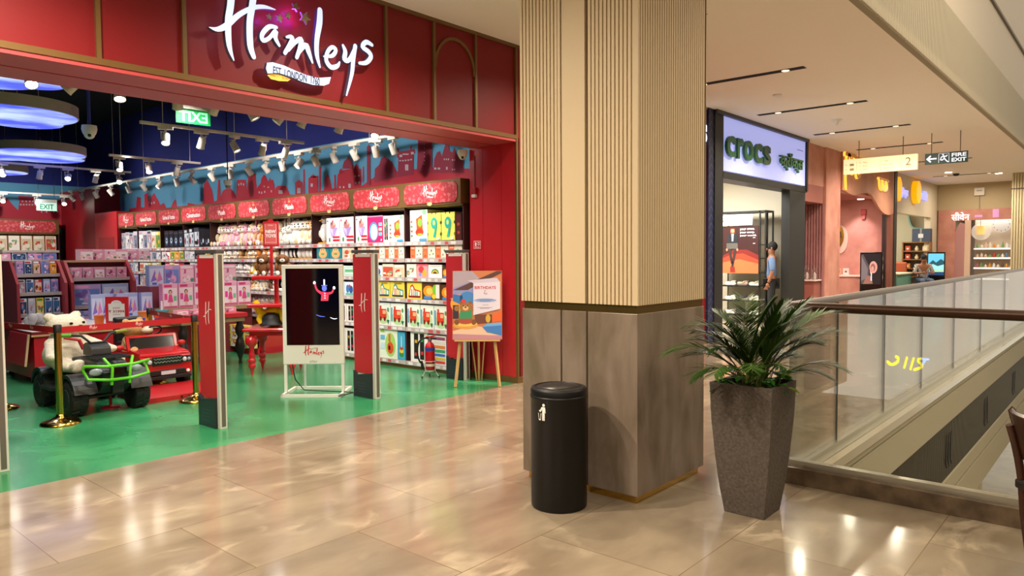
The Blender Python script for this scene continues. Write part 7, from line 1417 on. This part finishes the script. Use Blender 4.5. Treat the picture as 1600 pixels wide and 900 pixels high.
for n, (py, z0) in enumerate(((387, 0), (402, 0), (418, 0), (435, 0))):
    z = zv(py, 1545)
    t = thing('display_shelf', 'lit white shelf of the far cosmetics shop, %s from the top' % ORD[n], 'shelf', (XE+.7, 3.9, z))
    part(lambda m: m.fbox(fx, yv(1518), 4.2, z-.05, z, -.9, -.5, mat('#efeae0', .5)), 'board', t); part(lambda m: m.fbox(fx, yv(1518), 4.2, z-.06, z-.02, -.5, -.49, mat('#fff8ee', .5, es=1.1)), 'light_strip', t)
    rr_ = random.Random(n+3)
    for k in range(13 if n < 3 else 0):
        a = yv(1518)+.1+k*.125; h = rr_.uniform(.1, .28 if n == 0 else .18); c = rr_.choice(['#c83a2a', '#e8c8b0', '#f0f0f0', '#d89a3a', '#5a8ab8', '#b86a7a', '#6a4a3a', '#e8e0d0', '#7aa86a']); m = MB(); p = fx(a, z, -.6)
        m.lathe([(.04, 0), (.045, h*.6), (.02, h*.75), (.02, h)], tuple(p), mat(c, .3), 12); build(m, 'cosmetic_bottle', label='small bottle on the %s lit shelf of the far shop, %s from the left' % (ORD[n], ORD[k]), cat='bottle', group='bottles on the far lit shelves')
struct(lambda m: m.fbox(fx, yv(1516), 4.3, 0, 2.95, -.95, -.92, mat('#d8c8b4', .6)), 'wall_far_niche')
for n, (px, py, r_) in enumerate(((1533, 362, .3), (1565, 350, .3))):
    p = onp(px, py, 0, XE+.7); t = thing('pendant_lamp' if n == 0 else 'wall_clock', ['round white lit mirror with a gold pendant before it', 'round pale clock with dark marks, above the right shelves'][n], ['mirror lamp', 'clock'][n], (XE+.7, p.y, p.z-.3)); fr = facing_x(XE+.7, p.y, p.z)
    part(lambda m: m.prism(fr, [(r_*math.cos(k*PI/14), r_*math.sin(k*PI/14)) for k in range(28)], 0, .04, mat('#e8e4da', .5, es=.25)), 'face', t)
    if n == 0: part(lambda m: (m.cyl(tuple(fr(0, -.1, .15)), tuple(fr(0, .2, .15)), .12, mat('#e8c070', .3, es=.7, ecol='#ffcc70'), n=16), m.cyl(tuple(fr(0, .2, .15)), tuple(fr(0, .45, .15)), .01, M_GREY, n=6)), 'pendant', t)
    else: part(lambda m: [m.frect(fr, .24*math.cos(k*PI/6)-.01, .24*math.cos(k*PI/6)+.01, .24*math.sin(k*PI/6)-.02, .24*math.sin(k*PI/6)+.02, .042, M_GREY) for k in range(12)], 'marks', t)
m = MB(); p = onp(1531, 299, 0, XE+.04); m.box(XE-.06, XE+.05, p.y-.15, p.y+.15, p.z-.14, p.z+.12, mat('#d8d0c0', .5)); m.box(XE-.07, XE-.06, p.y-.08, p.y+.08, p.z, p.z+.04, M_GREY); m.cyl((XE+.03, p.y, p.z-.14), (XE+.03, p.y, 2.95), .012, M_GREY, n=6); build(m, 'junction_box', label='white box with a cable on the beige wall above the far pink shop', cat='junction box')
m = MB(); m.lathe([(.06, 0), (.09, .05), (.09, .07)], (26.0, 4.4, 3.83), M_BLACK, 16); build(m, 'ceiling_camera', label='small dark dome under the ceiling near the far wall', cat='camera')
for n, (x, y) in enumerate(((25.4, 4.5), (26.8, 3.4))):
    m = MB(); m.lathe([(.09, 0), (.09, .012)], (x, y, 3.884), mat('#fff2dc', .4, es=7), 20); build(m, 'recessed_light', label='round recessed corridor light near the far end, %s one' % ['left', 'right'][n], cat='ceiling light')
t = thing('striped_pillar', 'cream ribbed pillar at the right edge, at the far end of the corridor', 'pillar', (27.4, 2.5, 0)); a = onp(1580, 300, 0, 27).y
def f_(m):
    m.box(27.03, 27.9, 1.9, a-.02, .9, 3.9, mat('#b5a888', .6)); y = 1.92
    while y < a: m.box(27, 27.03, y, y+.035, .9, 3.9, mat('#cfc29e', .6)); y += .07
part(f_, 'shaft', t); part(lambda m: m.box(27, 27.9, 1.88, a, 0, .9, mat('#8a7a58', .4)), 'plinth', t); part(lambda m: m.box(26.98, 27.9, 1.88, a+.01, 3.4, 3.43, mat('#5a5040', .5)), 'joint_band', t)
# ================================================================== HANGING SIGNS
fd = facing_x(16.8, 5.5); yh = lambda px, py=255: 5.5-onp(px, py, 0, 16.8).y
t = thing('directory_sign', 'cream glowing directory sign hanging from the ceiling by two rods', 'sign', (16.84, 4.25, 3.2)); a0, a1 = yh(1318), yh(1433); z0, z1 = 3.195, 3.515
part(lambda m: m.fbox(fd, a0, a1, z0, z1, -.09, 0, mat('#f2e2b4', .5, es=.7, ecol='#ffe9b0')), 'panel', t, bevel=.005)
tx = mat('#8a7a5a', .5)
def f_(m):
    W_ = a1-a0; X_ = lambda f: a0+f*W_
    m.frect(fd, X_(.185), X_(.188), z0+.06, z1-.06, .002, tx); m.frect(fd, X_(.79), X_(.793), z0+.06, z1-.06, .002, tx); m.text('2', fd, X_(.85), X_(.92), z0+.1, z1-.06, .002, tx); m.frect(fd, X_(.85), X_(.92), z0+.06, z0+.068, .002, tx)
    for k in range(3):
        z = z1-.085-.075*k; m.text(('L0 - Plaza', 'L1 - Retail', 'L2 - Play')[k], fd, X_(.22), X_(.34), z-.025, z+.01, .002, tx); m.text(('L2 - Cafes', 'L3 - Food Court', 'L4 - The Terrace')[k], fd, X_(.5), X_(.62+.07*(k > 0)), z-.025, z+.01, .002, tx)
    for k in range(2): m.frect(fd, X_(.03), X_(.05), z1-.13-.1*k, z1-.12-.1*k, .002, tx); m.frect(fd, X_(.09), X_(.15), z1-.15-.1*k, z1-.1-.1*k, .0015, mat('#c8b88a', .5))
part(f_, 'lettering', t)
for px in (1341, 1410): yy = 5.5-yh(px); part(lambda m: m.cyl((16.84, yy, z1), (16.84, yy, 3.9), .008, mat('#6a5a48', .5), n=8), 'rod', t)
t = thing('fire_exit_sign', 'dark green FIRE EXIT sign with white arrow hanging on two rods', 'exit sign', (16.84, 3.0, 3.28)); a0, a1 = yh(1445), yh(1512); z0, z1 = 3.27, 3.49
part(lambda m: m.fbox(fd, a0, a1, z0, z1, -.05, 0, mat('#12342e', .4, es=.15)), 'panel', t)
WL = mat('#d8dcea', .4, es=.8)
def f_(m):
    W_ = a1-a0; X_ = lambda f: a0+f*W_; zc = (z0+z1)/2
    m.fpoly(fd, [(X_(.03), zc), (X_(.13), zc+.075), (X_(.155), zc+.05), (X_(.1), zc+.015), (X_(.28), zc+.015), (X_(.28), zc-.015), (X_(.1), zc-.015), (X_(.155), zc-.05), (X_(.13), zc-.075)][::-1], .002, WL)
    m.text('FIRE', fd, X_(.63), X_(.97), zc+.012, z1-.025, .002, WL, .03); m.text('EXIT', fd, X_(.63), X_(.97), z0+.025, zc-.012, .002, WL, .03)
    cx_ = X_(.45); m.stroke(fd, [(cx_-.09, z0+.02), (cx_-.09, z1-.02), (cx_+.09, z1-.02), (cx_+.09, z0+.02)], [.008]*4, .002, .002, WL, sub=1, ends=False)
    m.fell(fd, cx_-.015, zc+.065, .016, .016, .003, WL, 12)
    for P in ([(cx_, zc+.04), (cx_+.01, zc-.01)], [(cx_+.01, zc-.01), (cx_-.03, zc-.04), (cx_-.06, zc-.03)], [(cx_+.01, zc-.01), (cx_+.04, zc-.05), (cx_+.07, zc-.08)], [(cx_, zc+.035), (cx_-.045, zc+.02), (cx_-.05, zc-.01)], [(cx_, zc+.035), (cx_+.04, zc+.03), (cx_+.055, zc+.05)]): m.stroke(fd, P, [.02]*len(P), .003, .003, WL, sub=1)
part(f_, 'lettering', t)
for px in (1455, 1500): yy = 5.5-yh(px, 245); part(lambda m: m.cyl((16.82, yy, z1), (16.82, yy, 3.9), .008, mat('#6a5a48', .5), n=8), 'rod', t)
